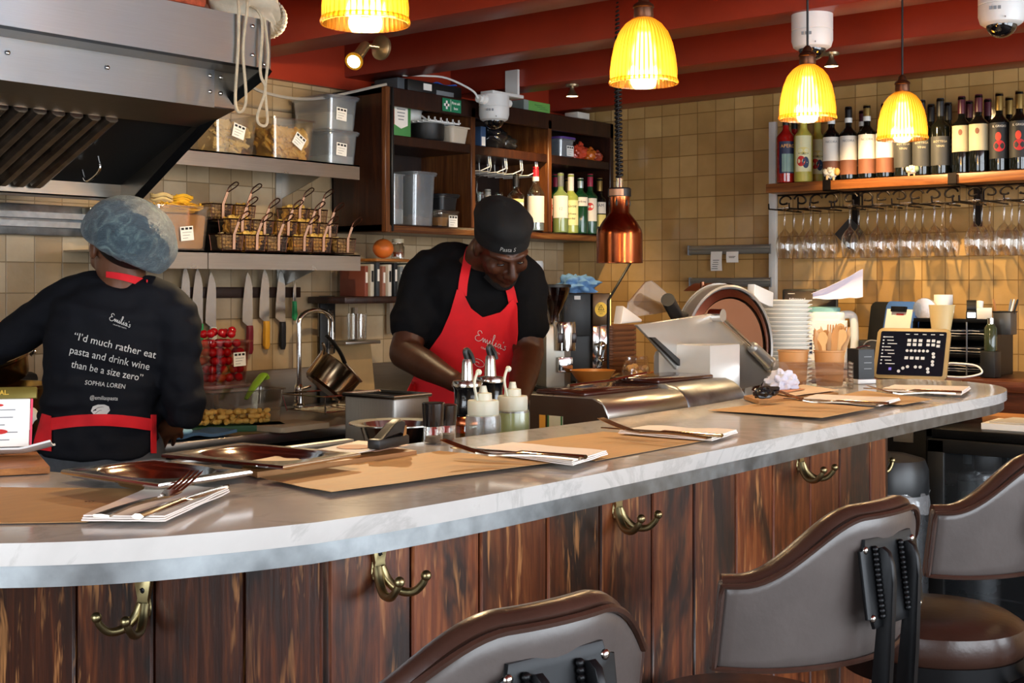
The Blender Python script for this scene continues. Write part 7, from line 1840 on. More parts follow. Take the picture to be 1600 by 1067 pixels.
# ================================================================ PEOPLE
UP = V((0, 0, 1)); RIGHT = V((SA, -CA, 0)); FWD = V((CA, SA, 0))
def tubes(mb, pts, rads, n=16, sub=5, flat=None):
    k = len(pts); path = cr(pts, sub); rr = []
    for i in range(len(path)):
        t = i / sub; a = min(int(t), k - 2) if k > 1 else 0; f = t - a; f = f * f * (3 - 2 * f); rr.append(rads[a] * (1 - f) + rads[a + 1] * f)
    mb.tube(path, rr, n, flat=flat); mb.sphere(path[0], rr[0] * .98, n, 8); mb.sphere(path[-1], rr[-1] * .98, n, 8)
def loft(mb, secs, n=32):
    """secs: (centre, x axis, half width, y axis, half depth, squareness)"""
    rows = []
    for c, ax, a, ay, b_, e in secs:
        row = []
        for i in range(n):
            t = 2 * pi * i / n; cx, sx = cos(t), sin(t)
            row.append(mb.bm.verts.new(c + ax * (a * math.copysign(abs(cx) ** (2 / e), cx)) + ay * (b_ * math.copysign(abs(sx) ** (2 / e), sx))))
        rows.append(row)
    for A, B in zip(rows, rows[1:]):
        for i in range(n): mb._f([A[i], A[(i + 1) % n], B[(i + 1) % n], B[i]])
    mb._f(rows[0][::-1]); mb._f(rows[-1])
def fuse(name, mb, voxel, m, parent, smooth=4, fold=None, origin=None):
    me = mb.mesh('tmp', m); o = bpy.data.objects.new('tmp', me); COL.objects.link(o)
    r = o.modifiers.new('r', 'REMESH'); r.mode = 'VOXEL'; r.voxel_size = voxel; r.use_smooth_shade = True
    s = o.modifiers.new('s', 'SMOOTH'); s.factor = .5; s.iterations = smooth
    me2 = bpy.data.meshes.new_from_object(o.evaluated_get(bpy.context.evaluated_depsgraph_get()))
    bpy.data.objects.remove(o); bpy.data.meshes.remove(me)
    if fold:
        nr = [v.normal.copy() for v in me2.vertices]
        for v, n_ in zip(me2.vertices, nr): v.co += n_ * fold(v.co)
    me2.materials.clear(); me2.materials.append(m)
    for p in me2.polygons: p.use_smooth = True
    bv = BVHTree.FromPolygons([v.co.copy() for v in me2.vertices], [tuple(p.vertices) for p in me2.polygons])
    off = origin or V((0, 0, 0))
    for v in me2.vertices: v.co -= off
    o = bpy.data.objects.new(name, me2); COL.objects.link(o)
    if parent is not None: o.parent = parent
    else: o.location = off
    return o, bv
EYE = V((0, 0, H))
def onto(bv, px_, py, off, fallback=None):
    tgt = at(px_, py, d=1.0); dr = (tgt - EYE).normalized()
    h, n_, i, dist = bv.ray_cast(EYE + dr * 1.0, dr)
    if h is None:
        return EYE + dr * (fallback / dr.dot(FWD)) if fallback else None
    return h - dr * off
class Both:
    def __init__(s, *t): s.t = t
    def ray_cast(s, o, d):
        r = [q for q in (t.ray_cast(o, d) for t in s.t) if q[0] is not None]
        return min(r, key=lambda q: q[3]) if r else (None, None, None, None)
def head(mb, M, beard=True):
    def S(c, r): mb.sphere(M @ V(c), r, 24, 16, M.to_3x3())
    S((0, -.014, .036), (.078, .099, .094)); S((0, .022, -.030), (.064, .070, .088)); S((0, .032, -.084), (.050, .050, .036)); S((0, .066, -.098), (.026, .022, .020))
    def Tt(pts, r): tubes(mb, [M @ V(p) for p in pts], r, 12, 4)
    Tt([(0, .086, .018), (0, .101, -.004), (0, .118, -.030)], [.009, .011, .0145])
    for s in (-1, 1):
        S((s * .0135, .103, -.035), (.0105, .013, .009)); S((s * .031, .077, .004), (.0165, .012, .0095)); S((s * .040, .062, -.026), (.026, .028, .028))
        S((s * .079, -.006, -.008), (.010, .021, .031))
        Tt([(s * .012, .092, .022), (s * .034, .085, .028), (s * .056, .062, .020)], [.009, .010, .008])
    Tt([(-.026, .084, -.058), (-.008, .103, -.053), (0, .101, -.055), (.008, .103, -.053), (.026, .084, -.058)], [.005, .008, .0075, .008, .005])
    Tt([(-.022, .084, -.064), (0, .101, -.068), (.022, .084, -.064)], [.005, .0095, .005])
def hand(mb, wrist, fwd, pal, s=1, curl=(.5, .5, .5, .5), thumb=1, spread=.08):
    """wrist point, direction of the fingers, palm normal (the side they curl to); s=+1: thumb on the fwd x pal side"""
    f = fwd.normalized(); p = (pal - f * pal.dot(f)).normalized(); x = f.cross(p).normalized() * s
    c = wrist + f * .048
    mb.sphere(c, (.040, .050, .0155), 20, 14, Matrix((x, f, p)).transposed())
    mb.sphere(wrist + f * .075, (.041, .018, .0125), 20, 12, Matrix((x, f, p)).transposed())
    for k, (o_, L, r) in enumerate(((.030, .070, .0088), (.010, .078, .0092), (-.010, .072, .0088), (-.029, .056, .0078))):
        q = wrist + f * (.082 - .004 * abs(k - 1)) + x * o_; d = (f + x * (spread * (1.5 - k))).normalized(); ang = .15; pts = [q]
        for seg, l_ in enumerate((.46, .31, .23)):
            ang += curl[k] * (.55, .75, .55)[seg]
            pts.append(pts[-1] + (d * cos(ang) + p * sin(ang)) * (L * l_))
        tubes(mb, pts, [r, r * .97, r * .92, r * .82], 12, 3)
    b0 = wrist + f * .028 + x * .030; d = (f * .65 + x * .62 + p * .35 * thumb).normalized()
    b1 = b0 + d * .034; b2 = b1 + (f * .85 + x * .2 + p * .45).normalized() * .030; b3 = b2 + (f * .9 + p * .4).normalized() * .022
    tubes(mb, [wrist + f * .014 + x * .016, b0, b1, b2, b3], [.012, .0135, .0115, .0105, .0085], 12, 3)
# hand-written wordmark as pen strokes (unit: cap height 1)
WORD = [
 [(.62, .82), (.50, .98), (.28, .92), (.24, .70), (.42, .56), (.22, .50), (.06, .28), (.16, .06), (.42, .04), (.66, .22)],
 [(.66, .22), (.78, .44), (.82, .08), (.96, .42), (1.04, .10), (1.18, .42), (1.22, .08), (1.34, .14)],
 [(1.34, .14), (1.46, .44), (1.44, .08), (1.56, .12)], [(1.50, .60), (1.52, .62)],
 [(1.56, .12), (1.78, .70), (1.84, 1.02), (1.72, .98), (1.68, .30), (1.76, .06), (1.90, .16)],
 [(1.90, .16), (2.02, .44), (2.0, .08), (2.12, .14)], [(2.06, .60), (2.08, .62)],
 [(2.46, .40), (2.28, .42), (2.20, .20), (2.32, .06), (2.46, .38), (2.48, .08), (2.60, .14)],
 [(2.70, .78), (2.66, .62)], [(2.96, .42), (2.80, .38), (2.92, .20), (2.82, .04), (2.68, .10)]]
def pen(bv, strokes, origin, ex, ey, r, parent, name, off=.0018, m=None, poff=None):
    """draw strokes on a body: origin, ex, ey in picture coordinates"""
    b = MB(); ref = None
    for st_ in strokes:
        pts = []
        for p in cr([(x, y, 0) for x, y in st_], 6):
            q = onto(bv, origin[0] + ex[0] * p.x + ey[0] * p.y, origin[1] + ex[1] * p.x + ey[1] * p.y, off)
            if q is not None: pts.append(q - (poff or V((0, 0, 0))))
        if len(pts) > 1: b.tube(pts, r, 6)
    o = b.build(name, m or PRINTW, parent); return o
PRINTW = mat('white_print', 'cfcdc8', .8)
def print_text(bv, s, origin, ex, ey, parent, name='lettering', off=.0016, poff=None, bend=0, squash=1, bold=0):
    me = text_mesh(s, 1, 0, .12, 'CENTER', bold); me.materials.clear(); me.materials.append(PRINTW)
    bmx = bmesh.new(); bmx.from_mesh(me); bmesh.ops.remove_doubles(bmx, verts=bmx.verts[:], dist=1e-4)
    long = [e for e in bmx.edges if e.calc_length() > .4]
    if long: bmesh.ops.subdivide_edges(bmx, edges=long, cuts=2)
    bmx.to_mesh(me); bmx.free(); last = None
    for v in me.vertices:
        x, y = v.co.x * squash, v.co.y + bend * v.co.x ** 2
        q = onto(bv, origin[0] + ex[0] * x + ey[0] * y, origin[1] + ex[1] * x + ey[1] * y, off)
        if q is None: q = last
        last = q; v.co = q - (poff or V((0, 0, 0)))
    o = bpy.data.objects.new(name, me); COL.objects.link(o); o.parent = parent; return o
def wrap_sheet(bv, fn, nu, nv, off, th, name, m, parent, poff, fb):
    """cloth panel laid over the body: fn(u,v) picture coordinates -> surface, with thickness"""
    P = [[None] * nv for _ in range(nu)]
    for i in range(nu):
        for j in range(nv):
            x, y = fn(i / (nu - 1), j / (nv - 1)); P[i][j] = onto(bv, x, y, off, fb)
    for it in range(3):
        Q = [[p.copy() for p in r_] for r_ in P]
        for i in range(1, nu - 1):
            for j in range(1, nv - 1): P[i][j] = (Q[i][j] * 2 + Q[i - 1][j] + Q[i + 1][j] + Q[i][j - 1] + Q[i][j + 1]) / 6
    b = MB(); b.sheet(lambda u, v: P[round(u * (nu - 1))][round(v * (nv - 1))] - poff, nu, nv, th)
    return b.build(name, m, parent, sharp=80)
def lerpk(keys, t):
    for (a, x), (b_, y) in zip(keys, keys[1:]):
        if t <= b_: return x + (y - x) * max(0, (t - a)) / (b_ - a)
    return keys[-1][1]
def folds(seed, amp, fx, fz, dirv):
    def f(p):
        q = p.dot(dirv)
        w_ = noise.noise(V((p.x * 6 + seed, p.y * 6, p.z * 5)))
        return amp * (noise.noise(V((q * fx + w_ * 1.4, p.z * fz + seed, w_))) + .5 * noise.noise(p * 22 + V((seed, 0, 0))))
    return f

# ---------------------------------------------------------------- the man
def man():
    F = (-FWD * .92 + RIGHT * .39).normalized(); S = F.cross(UP).normalized()
    if S.dot(RIGHT) < 0: S = -S
    org = at(735, 650, d=4.32); org.z = 0
    J = lambda x, y, d: at(x, y, d=d)
    spine = [(735, 720, 4.34), (735, 655, 4.32), (737, 600, 4.29), (739, 545, 4.25), (742, 490, 4.21), (746, 445, 4.17), (750, 418, 4.15), (755, 402, 4.13)]
    hw = [.185, .19, .182, .178, .186, .195, .168, .085]; hd_ = [.13, .135, .135, .135, .13, .118, .098, .078]
    def secs(gr):
        out = []
        for i, (k, a, b_) in enumerate(zip(spine, hw, hd_)):
            c = J(*k); t = (J(*spine[min(i + 1, 7)]) - J(*spine[max(i - 1, 0)])).normalized(); N = t.cross(S).normalized()
            out.append((c, S, a + gr, N, b_ + gr, 2.5 if i < 5 else 2.2))
        return out
    sL, sR = J(668, 432, 4.16), J(816, 438, 4.17)
    eL, eR = J(632, 552, 4.06), J(826, 552, 4.12)
    wL, wR = J(712, 597, 3.82), J(808, 634, 3.80)
    hc = J(784, 383, 4.01)
    hF = (-FWD * .74 + RIGHT * .36 - UP * .74).normalized(); hX = hF.cross(UP - RIGHT * .12).normalized(); hU = hX.cross(hF).normalized()
    HM = frame(hX, hF, hU, hc)      # x: his right/left axis, y: face, z: crown
    b = MB(); loft(b, secs(-.012))
    tubes(b, [J(752, 425, 4.15), J(762, 398, 4.10), hc - hF * .02 - hU * .04], [.075, .068, .064])
    head(b, HM)
    tubes(b, [sL, eL], [.062, .050]); tubes(b, [eL, eL.lerp(wL, .35), wL], [.049, .047, .031])
    tubes(b, [sR, eR], [.062, .050]); tubes(b, [eR, eR.lerp(wR, .35), wR], [.048, .046, .031])
    hand(b, wL, (wL - eL) + RIGHT * .06 - UP * .02, -UP * .9 + FWD * .1, 1, (.9, .9, 1, 1.1)); hand(b, wR, (wR - eR) - RIGHT * .05 - FWD * .03, -RIGHT * .8 - UP * .2, -1, (.8, .9, 1, 1))
    for s in (-1, 1):
        h0 = J(735, 700, 4.34) + S * .095 * s; tubes(b, [h0, V((h0.x, h0.y, .50)) + S * .01 * s, V((h0.x, h0.y, .09)) - F * .03], [.088, .06, .045])
        tubes(b, [V((h0.x, h0.y, .05)) - F * .05, V((h0.x, h0.y, .04)) + F * .16], [.045, .035])
    body, bvb = fuse('person', b, .0055, SKIN, None, 3, None, org)
    tag(body, 'man in black shirt, red bib apron and black cap, head bowed over his work', 'person')
    # shirt
    b = MB(); loft(b, secs(.006)[:-1] + [(J(754, 404, 4.135), S, .10, (J(755, 402, 4.13) - J(746, 445, 4.17)).cross(S).normalized(), .088, 2.2)])
    qL, qR = sL.lerp(eL, .60), sR.lerp(eR, .70)
    tubes(b, [J(720, 420, 4.17), sL, qL], [.085, .080, .076]); tubes(b, [J(785, 424, 4.18), sR, qR], [.072, .070, .066])
    shirt, bvs = fuse('shirt', b, .008, BLACKC, body, 5, folds(3, .012, 12, 6, (S + UP * .4)), org)
    # trousers and shoes, behind the bar
    b = MB()
    for s in (-1, 1):
        h0 = J(735, 700, 4.34) + S * .095 * s; tubes(b, [h0 + UP * .02, V((h0.x, h0.y, .50)) + S * .01 * s, V((h0.x, h0.y, .08)) - F * .03], [.105, .078, .064])
    c = J(735, 690, 4.34); b.sphere(c, (.185, .145, .13), 24, 14, Matrix((S, F, UP)).transposed()); fuse('trousers', b, .012, GREYC, body, 4, None, org)
    for s in (-1, 1):
        h0 = J(735, 700, 4.34) + S * .095 * s; b = MB(); tubes(b, [V((h0.x, h0.y, .052)) - F * .06, V((h0.x, h0.y, .046)) + F * .17], [.050, .044], flat=.9)
        for v in b.bm.verts: v.co.z = max(.002, v.co.z)
        b2 = b.build('shoe', BLACK, body)
        for v in b2.data.vertices: v.co -= org
    # cap: pleated soft crown and a band low on the forehead
    b = MB(); n = 56; rows = []
    prof = [(1.015, -.012), (1.035, .0), (1.04, .018), (1.05, .03), (1.09, .042), (1.11, .056), (1.05, .078), (.88, .098), (.58, .112), (.2, .119), (.02, .120)]
    TL = Matrix.Rotation(R(13), 4, 'X')
    for k, z in prof:
        row = []
        for i in range(n):
            a = 2 * pi * i / n; pl = 1 + (.018 * sin(a * 7 + 1) + .02 * noise.noise(V((cos(a) * 2, sin(a) * 2, z * 20)))) * (1 if z > .035 else 0)
            row.append(b.bm.verts.new(HM @ T3(0, -.012, .030) @ TL @ V((.080 * k * pl * cos(a), .104 * k * pl * sin(a), z * (.92 + .05 * sin(a + 2))))  - org))
        rows.append(row)
    for A, B in zip(rows, rows[1:]):
        for i in range(n): b._f([A[i], A[(i + 1) % n], B[(i + 1) % n], B[i]])
    b._f(rows[-1])
    cap = b.build('cap', mat('black_cap_cloth', '050506', .85, 0, .15, bump=.4, bscale=200), body, sharp=80)
    CM = HM @ T3(0, -.012, .030) @ TL
    me = text_mesh('Pasta S', .019, .0002, .2); me.materials.clear(); me.materials.append(PRINTW)
    for v in me.vertices:
        a = pi / 2 - .25 + v.co.x / .094
        rr = 1.052 if v.co.y > -1 else 1
        v.co = CM @ V((.080 * rr * cos(a), .104 * rr * sin(a), .006 + v.co.y)) - org
    o = bpy.data.objects.new('cap_lettering', me); COL.objects.link(o); o.parent = body
    # eyes and beard
    for s in (-1, 1):
        b = MB(); b.sphere(HM @ V((s * .031, .083, .000)) - org, (.013, .008, .0035), 14, 8, HM.to_3x3()); b.build('eye', mat('eye_dark', '120c0a', .2), body)
    b = MB()
    for pts, r in (([(-.050, .036, -.082), (-.022, .069, -.100), (0, .076, -.104), (.022, .069, -.100), (.050, .036, -.082)], .0125), ([(-.020, .093, -.0455), (0, .1025, -.0440), (.020, .093, -.0455)], .0038)):
        b.tube([HM @ p - org for p in cr(pts, 5)], r, 10)
    b.build('beard', mat('black_beard', '100906', .95, bump=1, bscale=400, bd=.004), body, sharp=80)
    # apron
    Lk = [(452, 714), (490, 703), (520, 690), (565, 658), (620, 632), (720, 628)]; Rk = [(452, 802), (480, 808), (520, 809), (570, 803), (620, 795), (720, 790)]
    tk = [(0, 452), (.12, 456), (.3, 482), (.5, 496), (.75, 488), (.92, 470), (1, 466)]
    def ap(u, v):
        y = lerpk(tk, u); y = y + (725 - y) * v; return lerpk(Lk, y) * (1 - u) + lerpk(Rk, y) * u, y
    fb = MB(); loft(fb, secs(.014)); fo, bva = fuse('tmp_apron_form', fb, .008, REDC, None, 6); bpy.data.objects.remove(fo); bva = Both(bva, bvs)
    wrap_sheet(bva, ap, 44, 60, .010, .003, 'apron', REDC, body, org, 4.12)
    def strap(pts, w_):
        c = cr([(x, y, 0) for x, y in pts], 8)
        def f(u, v):
            i = u * (len(c) - 1); p = c[min(int(i), len(c) - 1)]; q = c[min(int(i) + 1, len(c) - 1)]; t = (c[min(int(i) + 1, len(c) - 1)] - c[max(int(i) - 1, 0)]).normalized()
            return p.x - t.y * (v - .5) * w_, p.y + t.x * (v - .5) * w_
        return f, len(c)
    f, n = strap([(722, 462), (724, 440), (729, 415), (733, 396), (736, 388)], 14); wrap_sheet(bvs, f, n, 4, .012, .003, 'apron_strap', REDC, body, org, 4.1)
    f, n = strap([(802, 474), (798, 456), (791, 436), (785, 424)], 14); wrap_sheet(bvs, f, n, 4, .012, .003, 'apron_strap', REDC, body, org, 4.07)
    # wordmark
    pen(bva, WORD, (741, 531), (16.5, 6.0), (2.5, -17), .0009, body, 'wordmark', .0150, None, org)
    print_text(bva, 'CRAFTED PASTA', (766, 548), (4.0, 1.4), (.4, -4.0), body, 'small_lettering', .0145, org)
    sp_ = [[(.5 + (.08 + .06 * k) * cos(k * .55), .5 + (.08 + .06 * k) * .6 * sin(k * .55)) for k in range(16)]]
    pen(bva, sp_, (740, 572), (12, 4), (2, -12), .0008, body, 'swirl_print', .0150, None, org)
    return body
man()

# ---------------------------------------------------------------- the woman
def woman():
    D0 = 3.64
    F = (FWD * .96 + RIGHT * -.10).normalized(); S = V((F.y, -F.x, 0)).normalized()
    J = lambda x, y, d=D0: at(x, y, d=d)
    org = J(157, 700); org.z = 0
    spine = [(154, 745, 3.66), (154, 705, 3.66), (155, 665, 3.65), (158, 625, 3.64), (163, 580, 3.64), (172, 530, 3.63), (183, 480, 3.62), (190, 455, 3.62), (196, 438, 3.61)]
    hw = [.165, .168, .158, .152, .156, .170, .158, .115, .065]; hd_ = [.12, .122, .112, .105, .108, .112, .10, .08, .062]
    SS = []
    for i, k in enumerate(spine):
        q = S * cos(-R(2 + 1.1 * i)) + UP * sin(-R(2 + 1.1 * i)); SS.append(q)
    def secs(gr):
        out = []
        for i, (k, a, b_) in enumerate(zip(spine, hw, hd_)):
            t = (J(*spine[min(i + 1, 8)]) - J(*spine[max(i - 1, 0)])).normalized(); N = t.cross(SS[i]).normalized(); out.append((J(*k), SS[i], a + gr, N, b_ + gr, 2.4))
        return out
    sL, sR = J(104, 474, 3.64), J(272, 497, 3.62)
    eL, wL = J(-8, 545, 3.68), J(-120, 560, 3.72)
    eR, wR = J(291, 640, 3.63), J(268, 642, 3.88)
    hc = J(190, 388, 3.60)
    hF = (F * .86 - RIGHT * .50 - UP * .18).normalized(); hX = hF.cross(UP + RIGHT * .08).normalized(); hU = hX.cross(hF).normalized()
    HM = frame(hX, hF, hU, hc)
    b = MB(); loft(b, secs(-.012)); tubes(b, [J(192, 462, 3.62), J(196, 430, 3.605), hc - hU * .03], [.068, .056, .056]); head(b, HM)
    tubes(b, [sL, eL], [.052, .042]); tubes(b, [eL, eL.lerp(wL, .4), wL], [.041, .039, .026]); hand(b, wL, (wL - eL), -UP, 1, (.6,) * 4)
    tubes(b, [sR, eR], [.052, .043]); tubes(b, [eR, eR.lerp(wR, .4), wR], [.042, .040, .027])
    tip = at(266, 686, Z=ZT + .022); hand(b, wR, (tip - wR).normalized() * .9 + F * .05, F * .5 - RIGHT * .2 + UP * -.3, -1, (.18, .15, .15, .2), spread=.16)
    for s in (-1, 1):
        h0 = J(155, 720, 3.66) + S * .085 * s; tubes(b, [h0, V((h0.x, h0.y, .48)), V((h0.x, h0.y, .09))], [.088, .056, .042]); tubes(b, [V((h0.x, h0.y, .05)) - F * .05, V((h0.x, h0.y, .04)) + F * .07], [.042, .032])
    body, bvb = fuse('person', b, .0055, SKIN2, None, 3, None, org)
    tag(body, 'woman seen from behind in black printed shirt, red apron ties and blue hair net', 'person')
    b = MB(); sc_ = secs(.006); loft(b, sc_[1:8] + [(J(194, 447, 3.615), SS[7], .083, sc_[7][3], .072, 2.2)])
    tubes(b, [J(160, 462, 3.63), sL, sL.lerp(eL, .5), eL], [.075, .070, .058, .054]); tubes(b, [eL, wL], [.053, .042])
    tubes(b, [J(225, 470, 3.62), sR, sR.lerp(eR, .5), eR], [.075, .070, .060, .058]); tubes(b, [eR, eR.lerp(wR, .62)], [.057, .046])
    def fw(p):
        lo = max(0, min(1, (1.20 - p.z) / .15))
        return folds(7, .008 + .009 * lo, 5, 24, (S * .5 + UP))(p)
    shirt, bvs = fuse('shirt', b, .008, NAVY, body, 5, fw, org)
    b = MB()
    for s in (-1, 1):
        h0 = J(155, 720, 3.66) + S * .085 * s; tubes(b, [h0 + UP * .02, V((h0.x, h0.y, .48)), V((h0.x, h0.y, .07))], [.100, .074, .058])
    lo = secs(-.006); loft(b, [(lo[0][0] - UP * .10,) + lo[0][1:], lo[0], lo[1], (lo[2][0] - UP * .03,) + lo[2][1:]]); tr, bvt = fuse('trousers', b, .009, GREYC, body, 4, folds(2, .003, 12, 10, S), org)
    for s in (-1, 1):
        h0 = J(155, 720, 3.66) + S * .085 * s; b = MB(); tubes(b, [V((h0.x, h0.y, .050)) - F * .06, V((h0.x, h0.y, .044)) + F * .075], [.047, .040])
        for v in b.bm.verts: v.co.z = max(.002, v.co.z); v.co -= org
        b.build('shoe', BLACK, body)
    # hair net: puffy, finely wrinkled, gathered hem
    cc = hc + hU * .022 - hF * .040 + RIGHT * .010
    b = MB()
    nx = (RIGHT * .88 - UP * .46).normalized(); nz = (UP * .88 + RIGHT * .46).normalized(); ny = nz.cross(nx)
    def net(u, v):
        a, ph = 2 * pi * u, .02 + (pi * .74) * v
        d = V((sin(ph) * cos(a), sin(ph) * sin(a), cos(ph)))
        k = 1 + .03 * noise.noise(d * 2.5) + .018 * noise.noise(V((a * 4 if a < pi else (2 * pi - a) * 4, ph * 1.5, 2))) + .012 * noise.noise(V((d.x * 14, d.y * 14, d.z * 3)))
        if v > .86: k *= 1 - .28 * ((v - .86) / .14) ** 1.5
        return cc + nx * (.131 * d.x * k) + ny * (.128 * d.y * k) + nz * (.110 * d.z * k) - org
    b.grid(net, 110, 50, True)
    t = NT('hair_net'); p = t.p; v = t.coord((1, 1, 1)); nn = t.noise(v, 26, 6, .65, 1.5); n2 = t.noise(t.coord((30, 30, 160)), 3, 4, .7, 1)
    t.ln(t.ramp(nn, [(.25, C('22343f')), (.5, C('3a525e')), (.75, C('7d9795'))]), p.inputs['Base Color']); p.inputs['Roughness'].default_value = .42; p.inputs['Sheen Weight'].default_value = .3; p.inputs['Alpha'].default_value = .93
    ad = t.add('Math', operation='ADD'); t.ln(nn, ad.inputs[0]); t.ln(n2, ad.inputs[1]); t.bump(ad.outputs[0], .8, .006)
    b.build('hair_net', t.m, body, sharp=80)
    b = MB(); b.tube([net(k / 60, 1) for k in range(60)], .0055, 8, closed=True); b.build('hair_net_band', t.m, body, sharp=80)
    # dark hair inside
    b = MB(); b.sphere(cc - hU * .004 - org, (.098, .098, .080), 24, 14, Matrix((nx, ny, nz)).transposed()); b.build('hair', mat('black_hair', '14100e', .6), body)
    # apron: waist tie, side edges, neck loop
    def band(fn_top, fn_bot, x0, x1, n, name, bv=bvs, off=.009):
        return wrap_sheet(bv, lambda u, v: (x0 + (x1 - x0) * u, fn_top(u) * (1 - v) + fn_bot(u) * v), n, 6, off, .003, name, REDC, body, org, 3.58)
    band(lambda u: 655 - 8 * sin(pi * u), lambda u: 674 - 9 * sin(pi * u), 68, 243, 50, 'waist_tie')
    wrap_sheet(bvs, lambda u, v: (66 + 14 * (1 - v) * u + (-16 + 30 * u) * v, 646 + 4 * u + 55 * v), 10, 20, .010, .003, 'apron_edge', REDC, body, org, 3.60)
    wrap_sheet(bvs, lambda u, v: (236 + 8 * u, 648 + 60 * v), 6, 20, .010, .003, 'apron_edge', REDC, body, org, 3.60)
    wrap_sheet(bvb, lambda u, v: (166 + 64 * u, 424 + 4 * u + 9 * u * u + (9 + 5 * u) * v), 26, 5, .006, .003, 'neck_loop', REDC, body, org, 3.56)
    # prints on the back
    pen(bvs, WORD, (170, 500), (11.2, 4.2), (2.2, -12), .0008, body, 'wordmark', .0016, None, org)
    print_text(bvs, 'CRAFTED PASTA', (187, 510), (2.8, .9), (.2, -2.8), body, 'small_lettering', .0016, org)
    print_text(bvs, '\u201cI\u2019d much rather eat', (179, 540), (15.2, 3.6), (2.0, -16.5), body, 'quote_line', .0016, org, 0, 1.03)
    print_text(bvs, 'pasta and drink wine', (171, 560), (15.0, 3.2), (2.0, -16.5), body, 'quote_line', .0016, org, 0, 1.0)
    print_text(bvs, 'than be a size zero\u201d', (167, 580), (14.2, 2.8), (1.8, -16), body, 'quote_line', .0016, org, 0, .98)
    print_text(bvs, 'SOPHIA LOREN', (164, 601), (9.2, 1.0), (.8, -10), body, 'credit_line', .0016, org)
    print_text(bvs, '@emiliaspasta', (162, 622), (7.6, .3), (.4, -9), body, 'handle_line', .0016, org)
    hexa = [(-15, 2), (-12, -5), (-4, -8), (6, -8), (13, -5), (15, 1), (10, 7), (-2, 8), (-11, 7)]
    b = MB(); c0 = onto(bvs, 157, 640, .0016) - org; vs = [onto(bvs, 157 + x, 640 + y, .0016) - org for x, y in hexa]; b.raw([c0] + vs, [(0, 1 + k, 1 + (k + 1) % len(vs)) for k in range(len(vs))]); mo = b.build('pasta_motif', PRINTW, body)
    pen(bvs, [[(-12, 3), (-4, -3), (6, -4), (13, 0)], [(-8, 6), (0, 1), (9, 4)]], (157, 640), (1, 0), (0, 1), .0006, body, 'motif_lines', .0022, INK, org)
    return body
woman()
# ================================================================ LAMPS AND CAMERAS
def amber():
    t = NT('ribbed_amber_glass'); t.n.remove(t.p)
    tr = t.add('BsdfTransparent'); tr.inputs[0].default_value = (1.0, .83, .42, 1)
    tc = t.add('TexCoord'); sx = t.add('SeparateXYZ'); t.ln(tc.outputs['Object'], sx.inputs[0]); at2 = t.add('Math', operation='ARCTAN2'); t.ln(sx.outputs[1], at2.inputs[0]); t.ln(sx.outputs[0], at2.inputs[1])
    m44 = t.add('Math', operation='MULTIPLY'); m44.inputs[1].default_value = 44; t.ln(at2.outputs[0], m44.inputs[0]); sn = t.add('Math', operation='SINE'); t.ln(m44.outputs[0], sn.inputs[0])
    ribc = t.ramp(sn.outputs[0], [(0, (1.0, .84, .44, 1)), (.25, (1.0, .80, .38, 1)), (.9, (.62, .33, .06, 1))])
    tl = t.add('BsdfTranslucent'); tl.inputs[0].default_value = (1.0, .68, .16, 1)
    gl = t.add('BsdfGlossy'); gl.inputs['Roughness'].default_value = .08; gl.inputs[0].default_value = (1, .92, .75, 1)
    rf = t.add('BsdfRefraction'); rf.inputs[0].default_value = (1.0, .82, .38, 1); t.ln(ribc, rf.inputs[0]); t.ln(ribc, tr.inputs[0]); rf.inputs['Roughness'].default_value = .55; rf.inputs['IOR'].default_value = 1.12
    m0 = t.add('MixShader'); m0.inputs[0].default_value = .68; t.ln(tr.outputs[0], m0.inputs[1]); t.ln(rf.outputs[0], m0.inputs[2])
    m1 = t.add('MixShader'); m1.inputs[0].default_value = .13; t.ln(m0.outputs[0], m1.inputs[1]); t.ln(tl.outputs[0], m1.inputs[2])
    lw = t.add('LayerWeight'); lw.inputs[0].default_value = .3; mr = t.add('MapRange'); mr.inputs[3].default_value = .04; mr.inputs[4].default_value = .5
    t.ln(lw.outputs['Facing'], mr.inputs[0]); m2 = t.add('MixShader'); t.ln(mr.outputs[0], m2.inputs[0]); t.ln(m1.outputs[0], m2.inputs[1]); t.ln(gl.outputs[0], m2.inputs[2])
    t.ln(m2.outputs[0], t.out.inputs[0]); return t.m
AMB = amber()
BULB = mat('glowing_bulb', 'ffdca0', .3, emit=40, ecol='ffd696')
WARM = (1.0, .74, .42)
PEND = mat('bronze_fitting', '5a3a28', .4, .8, .15)
